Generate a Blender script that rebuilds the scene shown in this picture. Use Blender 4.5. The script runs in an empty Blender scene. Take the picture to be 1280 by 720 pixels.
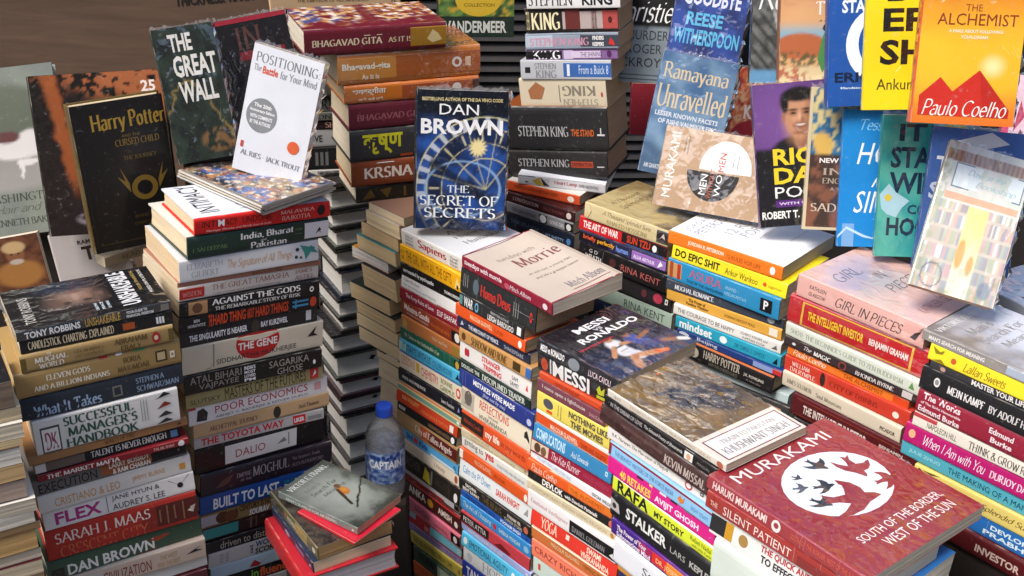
import bpy, math, random
from mathutils import Matrix, Vector, noise
R = math.radians
sc = bpy.context.scene
COL = sc.collection
# ------------------------------------------------------------------ camera
cam = bpy.data.cameras.new('camera'); cam.sensor_width = 36.0; cam.lens = 1450/1280*36
cam.clip_start = 0.05; cam.clip_end = 500
co = bpy.data.objects.new('camera', cam); COL.objects.link(co); sc.camera = co
rx = Vector((0.99945022, 0.01474196, 0.02969748)); up = Vector((-0.03315518, 0.44439073, 0.89521931)); fw = Vector((0, 0.89571176, -0.44463518))
co.matrix_world = Matrix(((rx.x, up.x, -fw.x, 0), (rx.y, up.y, -fw.y, 0), (rx.z, up.z, -fw.z, 1.75), (0, 0, 0, 1)))
# ------------------------------------------------------------------ sky and sun
SUN = Vector((-0.48, -0.42, 0.86)).normalized()
w = bpy.data.worlds.new('World'); sc.world = w; w.use_nodes = True
nt = w.node_tree; bg = nt.nodes['Background']
sky = nt.nodes.new('ShaderNodeTexSky'); sky.sky_type = 'NISHITA'; sky.sun_disc = False
sky.sun_elevation = math.asin(SUN.z); sky.sun_rotation = math.atan2(SUN.x, SUN.y)
sky.air_density = 1.0; sky.dust_density = 3.0; sky.ozone_density = 1.0
nt.links.new(sky.outputs[0], bg.inputs[0]); bg.inputs[1].default_value = 0.15
sl = bpy.data.lights.new('sun', 'SUN'); sl.energy = 2.2; sl.angle = R(22); sl.color = (1, .95, .88)
so = bpy.data.objects.new('sun', sl); COL.objects.link(so); so.rotation_euler = SUN.to_track_quat('Z', 'Y').to_euler()
vs = sc.view_settings; vs.view_transform = 'Standard'; vs.look = 'None'; vs.exposure = 0.6; vs.gamma = 1; vs.use_curve_mapping = False
sc.cycles.max_bounces = 6; sc.cycles.transparent_max_bounces = 12
# ------------------------------------------------------------------ materials
def lin(c): return c/12.92 if c <= .04045 else ((c+.055)/1.055)**2.4
_hx = {}
def hexc(h):
    if h not in _hx:
        g = h if len(h) == 6 else ''.join(q*2 for q in h)
        q = [lin(int(g[i:i+2], 16)/255)**1.03 for i in (0, 2, 4)]; l = .3*q[0]+.55*q[1]+.15*q[2]
        _hx[h] = tuple(max(0, min(.9, l+(x-l)*1.0)) for x in q)
    return _hx[h]
def new_mat(name):
    m = bpy.data.materials.new(name); m.use_nodes = True
    return m, m.node_tree, m.node_tree.nodes['Principled BSDF']
def N(nt, t, **k):
    n = nt.nodes.new('ShaderNode'+t)
    for a, b in k.items():
        if a == 'ins':
            for i, v in b.items(): n.inputs[i].default_value = v
        else: setattr(n, a, b)
    return n
def coords(nt):
    tc = N(nt, 'TexCoord'); oi = N(nt, 'ObjectInfo'); va = N(nt, 'VectorMath', operation='ADD'); sc_ = N(nt, 'VectorMath', operation='SCALE'); sc_.inputs[3].default_value = 37.0
    cx = N(nt, 'CombineXYZ'); nt.links.new(oi.outputs['Random'], cx.inputs[0]); nt.links.new(oi.outputs['Random'], cx.inputs[1])
    nt.links.new(cx.outputs[0], sc_.inputs[0]); nt.links.new(tc.outputs['Object'], va.inputs[0]); nt.links.new(sc_.outputs[0], va.inputs[1])
    return va.outputs[0]
def cover_mat(name, rough, coat, wrap=False):
    m, nt, b = new_mat(name); L = nt.links.new
    at = N(nt, 'Attribute', attribute_name='Col'); v = coords(nt)
    n1 = N(nt, 'TexNoise', ins={'Scale': 110.0, 'Detail': 7.0, 'Roughness': .7}); L(v, n1.inputs['Vector'])
    mr = N(nt, 'MapRange', ins={1: .60, 2: .74, 3: 0.0, 4: .24}); L(n1.outputs['Fac'], mr.inputs[0])
    n2 = N(nt, 'TexNoise', ins={'Scale': 9.0, 'Detail': 4.0}); L(v, n2.inputs['Vector'])
    mr2 = N(nt, 'MapRange', ins={1: .3, 2: .7, 3: .91, 4: 1.05}); L(n2.outputs['Fac'], mr2.inputs[0])
    mul = N(nt, 'Mix', data_type='RGBA', blend_type='MULTIPLY'); mul.inputs[0].default_value = 1
    L(at.outputs['Color'], mul.inputs[6]); L(mr2.outputs[0], mul.inputs[7])
    mix = N(nt, 'Mix', data_type='RGBA'); L(mr.outputs[0], mix.inputs[0]); L(mul.outputs[2], mix.inputs[6]); mix.inputs[7].default_value = (.55, .52, .48, 1)
    L(mix.outputs[2], b.inputs['Base Color'])
    rr = N(nt, 'MapRange', ins={1: .3, 2: .7, 3: rough-.08, 4: rough+.14}); L(n1.outputs['Fac'], rr.inputs[0]); L(rr.outputs[0], b.inputs['Roughness'])
    bp = N(nt, 'Bump', ins={'Strength': .12, 'Distance': .001}); n3 = N(nt, 'TexNoise', ins={'Scale': 14.0, 'Detail': 5.0}); L(v, n3.inputs['Vector']); L(n3.outputs['Fac'], bp.inputs['Height']); L(bp.outputs[0], b.inputs['Normal'])
    b.inputs['Specular IOR Level'].default_value = .32; b.inputs['Coat Weight'].default_value = coat; b.inputs['Coat Roughness'].default_value = .16
    if wrap:
        b.inputs['Coat Roughness'].default_value = .09; b.inputs['Coat IOR'].default_value = 1.95
        wz = N(nt, 'TexNoise', ins={'Scale': 18.0, 'Detail': 3.0}); L(v, wz.inputs['Vector'])
        ws = N(nt, 'VectorMath', operation='SCALE'); ws.inputs[3].default_value = .05; L(wz.outputs['Color'], ws.inputs[0]); wa = N(nt, 'VectorMath', operation='ADD'); L(v, wa.inputs[0]); L(ws.outputs[0], wa.inputs[1])
        mp = N(nt, 'Mapping'); mp.inputs['Scale'].default_value = (1.0, .42, 1); mp.inputs['Rotation'].default_value = (0, 0, R(32)); L(wa.outputs[0], mp.inputs[0])
        vo = N(nt, 'TexVoronoi', feature='F1', ins={'Scale': 48.0, 'Randomness': 1.0}); L(mp.outputs[0], vo.inputs['Vector'])
        mp2 = N(nt, 'Mapping'); mp2.inputs['Scale'].default_value = (90, 14, 30); mp2.inputs['Rotation'].default_value = (0, 0, R(24)); L(wa.outputs[0], mp2.inputs[0])
        nz2 = N(nt, 'TexNoise', noise_type='RIDGED_MULTIFRACTAL', ins={'Scale': 1.0, 'Detail': 2.0, 'Distortion': .4}); L(mp2.outputs[0], nz2.inputs['Vector'])
        ms_ = N(nt, 'TexNoise', ins={'Scale': 16.0, 'Detail': 2.0}); L(v, ms_.inputs['Vector']); mk_ = N(nt, 'MapRange', ins={1: .48, 2: .6, 3: 0.0, 4: .95}); L(ms_.outputs['Fac'], mk_.inputs[0])
        mu = N(nt, 'Math', operation='MULTIPLY'); L(nz2.outputs['Fac'], mu.inputs[0]); L(mk_.outputs[0], mu.inputs[1])
        ad = N(nt, 'Math', operation='ADD'); L(vo.outputs['Distance'], ad.inputs[0]); L(mu.outputs[0], ad.inputs[1])
        cb = N(nt, 'Bump', ins={'Strength': .85, 'Distance': .0032}); L(ad.outputs[0], cb.inputs['Height']); L(cb.outputs[0], b.inputs['Coat Normal'])
    return m
MAT = {'g': cover_mat('glossy_cover', .4, .22), 'm': cover_mat('matte_cover', .62, .05), 'w': cover_mat('shrink_wrapped_cover', .45, 1.0, True)}
def page_mat():
    m, nt, b = new_mat('page_edges'); L = nt.links.new
    at = N(nt, 'Attribute', attribute_name='Col'); v = coords(nt)
    mp = N(nt, 'Mapping'); mp.inputs['Scale'].default_value = (14, 14, 1500); L(v, mp.inputs[0])
    n1 = N(nt, 'TexNoise', ins={'Scale': 1.0, 'Detail': 4.0, 'Roughness': .7}); L(mp.outputs[0], n1.inputs['Vector'])
    mp2 = N(nt, 'Mapping'); mp2.inputs['Scale'].default_value = (10, 10, 120); L(v, mp2.inputs[0])
    n2 = N(nt, 'TexNoise', ins={'Scale': 1.0, 'Detail': 5.0}); L(mp2.outputs[0], n2.inputs['Vector'])
    r1 = N(nt, 'MapRange', ins={1: .3, 2: .7, 3: .8, 4: 1.1}); L(n1.outputs['Fac'], r1.inputs[0])
    r2 = N(nt, 'MapRange', ins={1: .3, 2: .7, 3: .93, 4: 1.04}); L(n2.outputs['Fac'], r2.inputs[0])
    mm = N(nt, 'Math', operation='MULTIPLY'); L(r1.outputs[0], mm.inputs[0]); L(r2.outputs[0], mm.inputs[1])
    mul = N(nt, 'Mix', data_type='RGBA', blend_type='MULTIPLY'); mul.inputs[0].default_value = 1; L(at.outputs['Color'], mul.inputs[6]); L(mm.outputs[0], mul.inputs[7])
    L(mul.outputs[2], b.inputs['Base Color']); b.inputs['Roughness'].default_value = .85
    bp = N(nt, 'Bump', ins={'Strength': .5, 'Distance': .0006}); L(n1.outputs['Fac'], bp.inputs['Height']); L(bp.outputs[0], b.inputs['Normal'])
    return m
PAGE = page_mat()
def film():
    m, nt, b = new_mat('clear_film'); L = nt.links.new
    tr = N(nt, 'BsdfTransparent'); gl = N(nt, 'BsdfGlossy'); gl.inputs['Roughness'].default_value = .12; df = N(nt, 'BsdfDiffuse'); df.inputs[0].default_value = (.7, .7, .72, 1)
    m1 = N(nt, 'MixShader'); m1.inputs[0].default_value = .14; L(tr.outputs[0], m1.inputs[1]); L(df.outputs[0], m1.inputs[2])
    lw = N(nt, 'LayerWeight', ins={'Blend': .3}); m2 = N(nt, 'MixShader'); L(lw.outputs['Fresnel'], m2.inputs[0]); L(m1.outputs[0], m2.inputs[1]); L(gl.outputs[0], m2.inputs[2]); L(m2.outputs[0], nt.nodes['Material Output'].inputs[0])
    return m
FILM = film()
def plain(name, c, rough=.6, scale=8.0, amt=.35, stretch=(1, 1, 1), metal=0, bump=.2):
    m, nt, b = new_mat(name); L = nt.links.new
    tc = N(nt, 'TexCoord'); mp = N(nt, 'Mapping'); mp.inputs['Scale'].default_value = stretch; L(tc.outputs['Object'], mp.inputs[0])
    n = N(nt, 'TexNoise', ins={'Scale': scale, 'Detail': 8.0, 'Roughness': .6, 'Distortion': .4}); L(mp.outputs[0], n.inputs['Vector'])
    r = N(nt, 'ValToRGB'); c = hexc(c)
    r.color_ramp.elements[0].position = .3; r.color_ramp.elements[1].position = .7
    r.color_ramp.elements[0].color = (*[q*(1-amt) for q in c], 1); r.color_ramp.elements[1].color = (*[min(1, q*(1+amt)) for q in c], 1)
    L(n.outputs['Fac'], r.inputs[0]); L(r.outputs[0], b.inputs['Base Color']); b.inputs['Roughness'].default_value = rough; b.inputs['Metallic'].default_value = metal
    bp = N(nt, 'Bump', ins={'Strength': bump, 'Distance': .002}); L(n.outputs['Fac'], bp.inputs['Height']); L(bp.outputs[0], b.inputs['Normal'])
    return m
WOODP = plain('brown_plywood', '66503f', .75, 3.0, .25, (1.5, 1, 14)); DARKW = plain('dark_wood', '2a221d', .8, 4.0, .3, (1, 1, 8))
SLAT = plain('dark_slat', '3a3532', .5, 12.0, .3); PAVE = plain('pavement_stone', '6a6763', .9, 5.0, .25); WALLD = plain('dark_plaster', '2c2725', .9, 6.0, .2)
INKM = plain('stamp_ink', '1d1714', .8, 30.0, .3)
# ------------------------------------------------------------------ mesh collector
class MB:
    def __init__(s): s.v = []; s.f = []; s.c = []
    def face(s, pts, col):
        i = len(s.v); s.v += pts; s.f.append(tuple(range(i, i+len(pts)))); s.c.append(col)
    def mesh(s, verts, faces, col):
        i = len(s.v); s.v += verts
        for f in faces: s.f.append(tuple(q+i for q in f)); s.c.append(col)
    def box(s, a, b, col=(.5, .5, .5)):
        x0, y0, z0 = a; x1, y1, z1 = b
        V = [(x0, y0, z0), (x1, y0, z0), (x1, y1, z0), (x0, y1, z0), (x0, y0, z1), (x1, y0, z1), (x1, y1, z1), (x0, y1, z1)]
        s.mesh(V, [(0, 3, 2, 1), (4, 5, 6, 7), (0, 1, 5, 4), (1, 2, 6, 5), (2, 3, 7, 6), (3, 0, 4, 7)], col)
    warp = None
    def build(s, name, mat, parent=None, smooth=False):
        if MB.warp: s.v = [MB.warp(*q) for q in s.v]
        me = bpy.data.meshes.new(name); me.from_pydata([tuple(v) for v in s.v], [], s.f); me.materials.append(mat)
        a = me.color_attributes.new('Col', 'FLOAT_COLOR', 'CORNER'); buf = []
        for f, c in zip(s.f, s.c):
            if isinstance(c, list):
                for q in c: buf += (*q, 1.0)
            else: buf += (*c, 1.0)*len(f)
        a.data.foreach_set('color', buf)
        if smooth: me.shade_smooth()
        me.update()
        o = bpy.data.objects.new(name, me); COL.objects.link(o)
        if parent: o.parent = parent
        return o
def tag(o, label, cat, group=None):
    o['label'] = label; o['category'] = cat
    if group: o['group'] = group
    return o
def empty(name, loc, rot=None):
    o = bpy.data.objects.new(name, None); o.empty_display_size = .02; COL.objects.link(o)
    o.location = loc
    if rot is not None:
        o.rotation_euler = (0, 0, rot) if not isinstance(rot, (list, tuple, Matrix)) else Matrix(rot).to_euler()
    return o
# ------------------------------------------------------------------ lettering
# ---- a pen-drawn roman alphabet: strokes are points, or arcs (cx, cy, rx, ry, a0, a1); drawn with a broad nib, feet get serifs
GL = {
'A': (.80, [[(.02, 0), (.40, 1)], [(.40, 1), (.78, 0)], [(.16, .36), (.64, .36)]]),
'B': (.66, [[(.1, 0), (.1, 1)], [(.1, 1), (.33, 1), (.33, .76, .23, .24, 90, -90), (.1, .52)], [(.33, .52), (.36, .26, .26, .26, 90, -90), (.1, 0)]]),
'C': (.78, [[(.44, .5, .37, .5, 48, 312)]]),
'D': (.80, [[(.1, 0), (.1, 1)], [(.1, 1), (.3, 1), (.32, .5, .42, .5, 90, -90), (.1, 0)]]),
'E': (.62, [[(.1, 0), (.1, 1)], [(.1, 1), (.56, 1), (.56, .86)], [(.1, .52), (.46, .52)], [(.1, 0), (.58, 0), (.6, .16)]]),
'F': (.58, [[(.1, 0), (.1, 1)], [(.1, 1), (.56, 1), (.56, .86)], [(.1, .52), (.44, .52)]]),
'G': (.82, [[(.44, .5, .37, .5, 48, 300)], [(.5, .42), (.72, .42)], [(.72, .42), (.72, .06)]]),
'H': (.82, [[(.1, 0), (.1, 1)], [(.72, 0), (.72, 1)], [(.1, .52), (.72, .52)]]),
'I': (.36, [[(.18, 0), (.18, 1)]]),
'J': (.42, [[(.28, 1), (.28, .2), (.1, .12, .18, .2, 0, -100)]]),
'K': (.76, [[(.1, 0), (.1, 1)], [(.66, 1), (.1, .42)], [(.28, .58), (.72, 0)]]),
'L': (.60, [[(.1, 0), (.1, 1)], [(.1, 0), (.56, 0), (.58, .18)]]),
'M': (.98, [[(.1, 0), (.14, 1)], [(.14, 1), (.49, .04)], [(.49, .04), (.84, 1)], [(.84, 1), (.88, 0)]]),
'N': (.84, [[(.1, 0), (.1, 1)], [(.1, 1), (.74, 0)], [(.74, 0), (.74, 1)]]),
'O': (.86, [[(.43, .5, .36, .5, 0, 360)]]),
'P': (.62, [[(.1, 0), (.1, 1)], [(.1, 1), (.33, 1), (.33, .74, .24, .26, 90, -90), (.1, .48)]]),
'Q': (.86, [[(.43, .5, .36, .5, 0, 360)], [(.46, .1), (.82, -.2)]]),
'R': (.72, [[(.1, 0), (.1, 1)], [(.1, 1), (.33, 1), (.33, .75, .23, .25, 90, -90), (.1, .5)], [(.34, .5), (.7, 0)]]),
'S': (.58, [[(.3, .76, .2, .24, 25, 250), (.29, .27, .22, .27, 80, -150)]]),
'T': (.72, [[(.36, 0), (.36, 1)], [(.04, .86), (.04, 1), (.68, 1), (.68, .86)]]),
'U': (.82, [[(.1, 1), (.1, .32), (.42, .32, .32, .32, 180, 360), (.74, 1)]]),
'V': (.78, [[(.02, 1), (.39, 0)], [(.39, 0), (.76, 1)]]),
'W': (1.08, [[(.02, 1), (.3, 0)], [(.3, 0), (.54, .9)], [(.54, .9), (.78, 0)], [(.78, 0), (1.06, 1)]]),
'X': (.76, [[(.04, 1), (.72, 0)], [(.7, 1), (.06, 0)]]),
'Y': (.74, [[(.02, 1), (.37, .48)], [(.37, .48), (.72, 1)], [(.37, .48), (.37, 0)]]),
'Z': (.68, [[(.06, .86), (.08, 1), (.62, 1), (.06, 0), (.62, 0), (.64, .16)]]),
'a': (.54, [[(.28, .48, .18, .17, 160, 0), (.46, .06), (.52, .03)], [(.25, .18, .2, .19, 70, 380)]]),
'b': (.58, [[(.1, 1), (.1, .06)], [(.31, .32, .21, .33, 150, -150)]]),
'c': (.48, [[(.29, .32, .22, .33, 45, 315)]]),
'd': (.60, [[(.5, 1), (.5, .02)], [(.29, .32, .21, .33, 30, 330)]]),
'e': (.52, [[(.08, .36), (.46, .36), (.28, .33, .2, .33, 5, 315)]]),
'f': (.36, [[(.36, .82, .19, .17, 60, 180), (.17, 0)], [(.04, .62), (.34, .62)]]),
'g': (.54, [[(.25, .42, .17, .22, 0, 360)], [(.2, .2), (.14, .1), (.4, .05), (.27, -.1, .2, .15, 60, -240)], [(.38, .56), (.52, .62)]]),
'h': (.60, [[(.1, 0), (.1, 1)], [(.3, .4, .2, .24, 170, 0), (.5, 0)]]),
'i': (.28, [[(.14, 0), (.14, .64)], [(.14, .86), (.15, .92)]]),
'j': (.28, [[(.16, .64), (.16, -.12), (.02, -.12, .14, .14, 0, -100)], [(.16, .86), (.17, .92)]]),
'k': (.56, [[(.1, 0), (.1, 1)], [(.46, .64), (.1, .26)], [(.22, .38), (.54, 0)]]),
'l': (.28, [[(.14, 0), (.14, 1)]]),
'm': (.88, [[(.1, 0), (.1, .64)], [(.27, .42, .17, .22, 170, 0), (.44, 0)], [(.61, .42, .17, .22, 170, 0), (.78, 0)]]),
'n': (.60, [[(.1, 0), (.1, .64)], [(.3, .4, .2, .24, 170, 0), (.5, 0)]]),
'o': (.56, [[(.28, .32, .22, .33, 0, 360)]]),
'p': (.58, [[(.1, .64), (.1, -.28)], [(.31, .32, .21, .33, 150, -150)]]),
'q': (.60, [[(.5, .64), (.5, -.28)], [(.29, .32, .21, .33, 30, 330)]]),
'r': (.42, [[(.1, 0), (.1, .64)], [(.3, .38, .2, .26, 165, 60)]]),
's': (.42, [[(.22, .49, .14, .16, 25, 250), (.21, .17, .16, .18, 80, -150)]]),
't': (.36, [[(.16, .84), (.16, .14), (.28, .14, .12, .14, 180, 290)], [(.03, .62), (.34, .62)]]),
'u': (.60, [[(.1, .64), (.1, .22), (.29, .22, .19, .23, 180, 350)], [(.48, .64), (.48, 0)]]),
'v': (.54, [[(.03, .64), (.27, 0)], [(.27, 0), (.51, .64)]]),
'w': (.78, [[(.03, .64), (.22, 0)], [(.22, 0), (.39, .6)], [(.39, .6), (.56, 0)], [(.56, 0), (.75, .64)]]),
'x': (.54, [[(.04, .64), (.5, 0)], [(.48, .64), (.05, 0)]]),
'y': (.54, [[(.03, .64), (.28, .02)], [(.51, .64), (.2, -.28), (.06, -.26)]]),
'z': (.48, [[(.06, .64), (.42, .64), (.06, 0), (.44, 0)]]),
'0': (.6, [[(.3, .5, .23, .5, 0, 360)]]), '1': (.4, [[(.1, .82), (.22, 1), (.22, 0)]]), '2': (.58, [[(.28, .72, .21, .28, 160, -30), (.08, 0), (.52, 0)]]), '8': (.58, [[(.29, .75, .18, .25, 0, 360)], [(.29, .26, .22, .26, 0, 360)]]),
'4': (.6, [[(.44, 0), (.44, 1), (.05, .3), (.56, .3)]]), '.': (.2, [[(.1, 0), (.11, .06)]]), ',': (.2, [[(.12, .06), (.06, -.14)]]), ':': (.22, [[(.11, .02), (.12, .08)], [(.11, .52), (.12, .58)]]), '-': (.36, [[(.06, .36), (.3, .36)]]),
'’': (.2, [[(.12, 1), (.07, .84)]]), '•': (.36, [[(.17, .4), (.19, .46)]]), '&': (.8, [[(.74, .44), (.5, .1), (.3, .24, .24, .25, -60, -250), (.5, .74), (.36, .8, .15, .2, -20, 190), (.78, 0)]]), '*': (.4, [[(.2, .7), (.2, .95)], [(.08, .76), (.32, .9)], [(.32, .76), (.08, .9)]])}
def pen_text(s, nib, ang, thin, serif, shear, track):
    V = []; Fs = []; x = 0.0; nx_, ny_ = nib*math.cos(R(ang)), nib*math.sin(R(ang))
    for ch in s:
        if ch == ' ': x += .32; continue
        wd, strokes = GL[ch]
        for st in strokes:
            pts = []
            for q in st:
                if len(q) == 2: pts.append(q)
                else:
                    n = max(3, int(abs(q[5]-q[4])/20))
                    pts += [(q[0]+q[2]*math.cos(R(q[4]+(q[5]-q[4])*i/n)), q[1]+q[3]*math.sin(R(q[4]+(q[5]-q[4])*i/n))) for i in range(n+1)]
            pr = None
            for i, (px, py) in enumerate(pts):
                a = pts[max(0, i-1)]; b = pts[min(len(pts)-1, i+1)]; dx, dy = b[0]-a[0], b[1]-a[1]; l = math.hypot(dx, dy) or 1; dx /= l; dy /= l
                sg = 1 if dx*ny_-dy*nx_ > 0 else -1; vx, vy = nx_*sg-dy*thin, ny_*sg+dx*thin
                k = len(V); V += [(x+px+vx+shear*(py+vy), py+vy), (x+px-vx+shear*(py-vy), py-vy)]
                if pr is not None: Fs.append((pr, pr+1, k+1, k))
                pr = k
            if serif:
                for e, o in ((pts[0], pts[1]), (pts[-1], pts[-2])):
                    if abs(e[1]-o[1]) > .3 and min(abs(e[1]-t) for t in (0, 1, .64, -.28)) < .02:
                        if e[1] == .64 and e[0] > o[0]+.3: continue
                        k = len(V); h = .045; up_ = -1 if e[1] > o[1] else 1; w0 = .15
                        lft = w0*(.9 if not (e[1] == .64 or (e[1] == 1 and ch in 'bdhkl')) else 1); rgt = w0*(.9 if not (e[1] == .64 or (e[1] == 1 and ch in 'bdhkl')) else .3)
                        V += [(x+e[0]-lft, e[1]), (x+e[0]+rgt, e[1]), (x+e[0]+rgt*.8, e[1]+up_*h), (x+e[0]-lft*.8, e[1]+up_*h)]; Fs.append((k, k+1, k+2, k+3))
        x += wd+track
    return V, Fs
_tc = {}
def glyphs(s, st):
    k = (s, st)
    if k in _tc: return _tc[k]
    if st in 'fFc' and all(q in GL or q == ' ' for q in s):
        V, Fs = {'f': lambda: pen_text(s, .058, 14, .018, True, 0, .08), 'F': lambda: pen_text(s, .082, 14, .026, True, 0, .1), 'c': lambda: pen_text(s, .030, 35, .022, False, .28, 0)}[st]()
    else:
        cu = bpy.data.curves.new('t', 'FONT'); cu.body = s; cu.resolution_u = 2
        if st in 'bFI': cu.offset = .03
        if st in 'iIc': cu.shear = .28
        ob = bpy.data.objects.new('t', cu); me = ob.to_mesh()
        V = [(v.co.x, v.co.y) for v in me.vertices]; Fs = [tuple(p.vertices) for p in me.polygons]
        ob.to_mesh_clear(); bpy.data.objects.remove(ob); bpy.data.curves.remove(cu)
    if not V: _tc[k] = ([], []); return _tc[k]
    xs = [v[0] for v in V]; ys = [v[1] for v in V]; x0, x1, y0, y1 = min(xs), max(xs), min(ys), max(ys)
    sx = 1/max(1e-6, x1-x0); sy = 1/max(1e-6, y1-y0)
    _tc[k] = ([((x-x0)*sx, (y-y0)*sy) for x, y in V], Fs); return _tc[k]
def ellipse(cu, cv, ru, rv, n=28): return [(cu+ru*math.cos(2*math.pi*i/n), cv+rv*math.sin(2*math.pi*i/n)) for i in range(n)]
BIRD = [(1, .08), (.82, .22), (.5, .26), (.45, .55), (.2, .85), (-.25, 1.05), (-.2, .8), (-.12, .72), (-.12, .5), (-.18, .22), (-.6, .14), (-1, .3), (-.85, .06), (-1.05, -.18), (-.5, -.16), (-.15, -.26), (-.45, -.62), (-.85, -.9), (-.3, -.85), (.15, -.62), (.5, -.25), (.8, -.06)]
BIRDS = [(.37, .71, .034, -60, '3a3a40'), (.31, .64, .05, -30, '55555c'), (.56, .725, .075, -75, '2f2f35'), (.43, .58, .07, -25, '2f2f35'), (.30, .50, .068, -65, '2f2f35'), (.72, .60, .115, -105, '8f2c34'), (.47, .43, .175, -30, '8f2c34'), (.77, .43, .085, -10, '8f2c34')]
def marks(mb, ms, fn, flip=False):
    """draw printed marks; fn(u, v, layer) -> point just above the printed face"""
    for i, m in enumerate(ms):
        k = m[0]
        if k in ('t', 'tv'):
            _, s, u0, u1, v0, v1, c, st = m; V, Fs = glyphs(s, st)
            hs = {q: (j % 5)*.06 for j, f in enumerate(Fs) for q in f} if st in 'fFc' else {}
            if k == 't': P = [fn(u0+(u1-u0)*x, v0+(v1-v0)*y, i+hs.get(n_, 0)) for n_, (x, y) in enumerate(V)]
            else: P = [fn(u0+(u1-u0)*(1-y), v0+(v1-v0)*x, i+hs.get(n_, 0)) for n_, (x, y) in enumerate(V)]
            mb.mesh(P, Fs, hexc(c))
        elif k == 'r':
            _, u0, u1, v0, v1, c = m; n = 6 if (v1-v0) > .3 else 2; C = hexc(c)
            for j in range(n):
                a, b = v0+(v1-v0)*j/n, v0+(v1-v0)*(j+1)/n
                mb.face([fn(u0, a, i), fn(u1, a, i), fn(u1, b, i), fn(u0, b, i)], C)
        elif k == 'o':
            pts = ellipse(*m[1:5]); cc = fn(m[1], m[2], i); ring = [fn(a, b, i) for a, b in pts]; n = len(ring)
            mb.mesh([cc]+ring, [(0, 1+j, 1+(j+1) % n) for j in range(n)], hexc(m[5]))
        elif k == 'ring':
            a = ellipse(m[1], m[2], m[3], m[4], 36); b = ellipse(m[1]+.02, m[2]+.01, m[5], m[6], 36)
            A = [fn(p, q, i) for p, q in a]; B = [fn(p, q, i) for p, q in b]
            mb.mesh(A+B, [(j, (j+1) % 36, 36+(j+1) % 36, 36+j) for j in range(36) if j not in (3, 4, 5)], hexc(m[7]))
        elif k == 'birds':
            for cu, cv, s, an, c in BIRDS:
                ca, sa = math.cos(R(an)), math.sin(R(an))
                mb.mesh([fn(cu+s*(x*ca-y*sa), cv+s*.86*(x*sa+y*ca), i) for x, y in BIRD], [tuple(range(len(BIRD)))], hexc(c))
        elif k == 'p':
            mb.face([fn(a, b, i) for a, b in m[1]], hexc(m[2]))
# ------------------------------------------------------------------ printed pictures: f(a, b, rgb) -> rgb, a across, b up
def mixc(a, b, t): t = max(0, min(1, t)); return tuple(x+(y-x)*t for x, y in zip(a, b))
def nz(a, b, s, k=0): return noise.fractal(Vector((a*s+k*7.3, b*s*1.5+k*3.1, k)), 1.0, 2.0, 4)
def sst(x, a, b): t = max(0, min(1, (x-a)/(b-a))); return t*t*(3-2*t)
H_ = hexc
def blob(a, b, ca, cb, ra, rb, soft=.25):
    d = math.hypot((a-ca)/ra, (b-cb)/rb); return 1-sst(d, 1-soft, 1+soft)
def art_sunset(a, b, c):
    t = b+.05*nz(a, b, 3); c = mixc(H_('f3c02e'), H_('e0631f'), sst(t, .45, 1)); c = mixc(c, H_('e8792a'), sst(-t, -.3, 0))
    return mixc(c, H_('fff0b0'), .9*blob(a, b, .74, .36, .09, .05, .9))
def art_train(a, b, c):
    n = nz(a, b, 4); c = mixc(H_('57452a'), H_('8a6c3a'), .5+.8*n); c = mixc(c, H_('54483c'), sst(a+.3*nz(a, b, 5, 2), .4, .95)); c = mixc(c, H_('66502f'), sst(-b, -.45, -.2)); c = mixc(c, H_('6f6558'), .45*sst(nz(a, b, 7, 11)+.5*(b-.6), .05, .4))
    q = .02*nz(a, b, 6, 5); k = max(blob(a+q, b+q, .44, .70, .10, .085, .12), blob(a+q, b, .60, .60, .30, .10, .18), blob(a-.15*(b-.6)+q, b, .78, .50, .22, .13, .25), blob(a+q, b+.25*(a-.3), .33, .77, .075, .022, .2))
    c = mixc(c, H_('26272c'), k); return mixc(c, H_('5a4c44'), .5*k*sst(nz(a, b, 9, 3), .05, .3))
def limb(a, b, p, q, w, s=.3):
    dx, dy = q[0]-p[0], q[1]-p[1]; t = max(0, min(1, ((a-p[0])*dx+(b-p[1])*dy)/(dx*dx+dy*dy))); return 1-sst(math.hypot(a-p[0]-t*dx, b-p[1]-t*dy)/w, 1-s, 1+s)
def art_football(a, b, c):
    c = mixc(H_('1f1f26'), H_('283458'), sst(-b+.25*nz(a, b, 4), -.55, -.1)); c = mixc(c, H_('4a4650'), .5*sst(nz(a, b, 11, 2), .1, .3)*sst(-b, -.4, -.2))
    for p, q, w, h in (((.40, .47), (.38, .30), .075, 'dcdce2'), ((.40, .30), (.44, .18), .06, 'd4d4dc'), ((.36, .42), (.24, .30), .025, 'c08a66'), ((.45, .42), (.58, .40), .025, 'c08a66'), ((.44, .18), (.60, .12), .04, 'c08a66'), ((.38, .20), (.30, .05), .04, 'b07a5a'), ((.60, .44), (.66, .27), .07, '3f4f94'), ((.64, .27), (.80, .22), .055, '2f3a70'), ((.66, .40), (.82, .44), .024, '8f6044'), ((.80, .22), (.93, .14), .032, '8f6044'), ((.93, .14), (.98, .10), .03, 'e0dcd4'), ((.60, .12), (.68, .09), .03, 'd86a3a')): c = mixc(c, H_(h), limb(a+.006*nz(a, b, 22), b, p, q, w))
    for p, q, w, h in (((.36, .40), (.44, .40), .01, '55555f'), ((.36, .33), (.43, .33), .008, '8a8a94')): c = mixc(c, H_(h), limb(a, b, p, q, w))
    for ca, cb, h in ((.41, .55, 'b58462'), (.60, .52, '8f6044')): c = mixc(c, H_(h), blob(a, b, ca, cb, .045, .045, .2)); c = mixc(c, H_('1c1714'), blob(a, b, ca-.005, cb+.025, .045, .025, .25))
    return c
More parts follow.
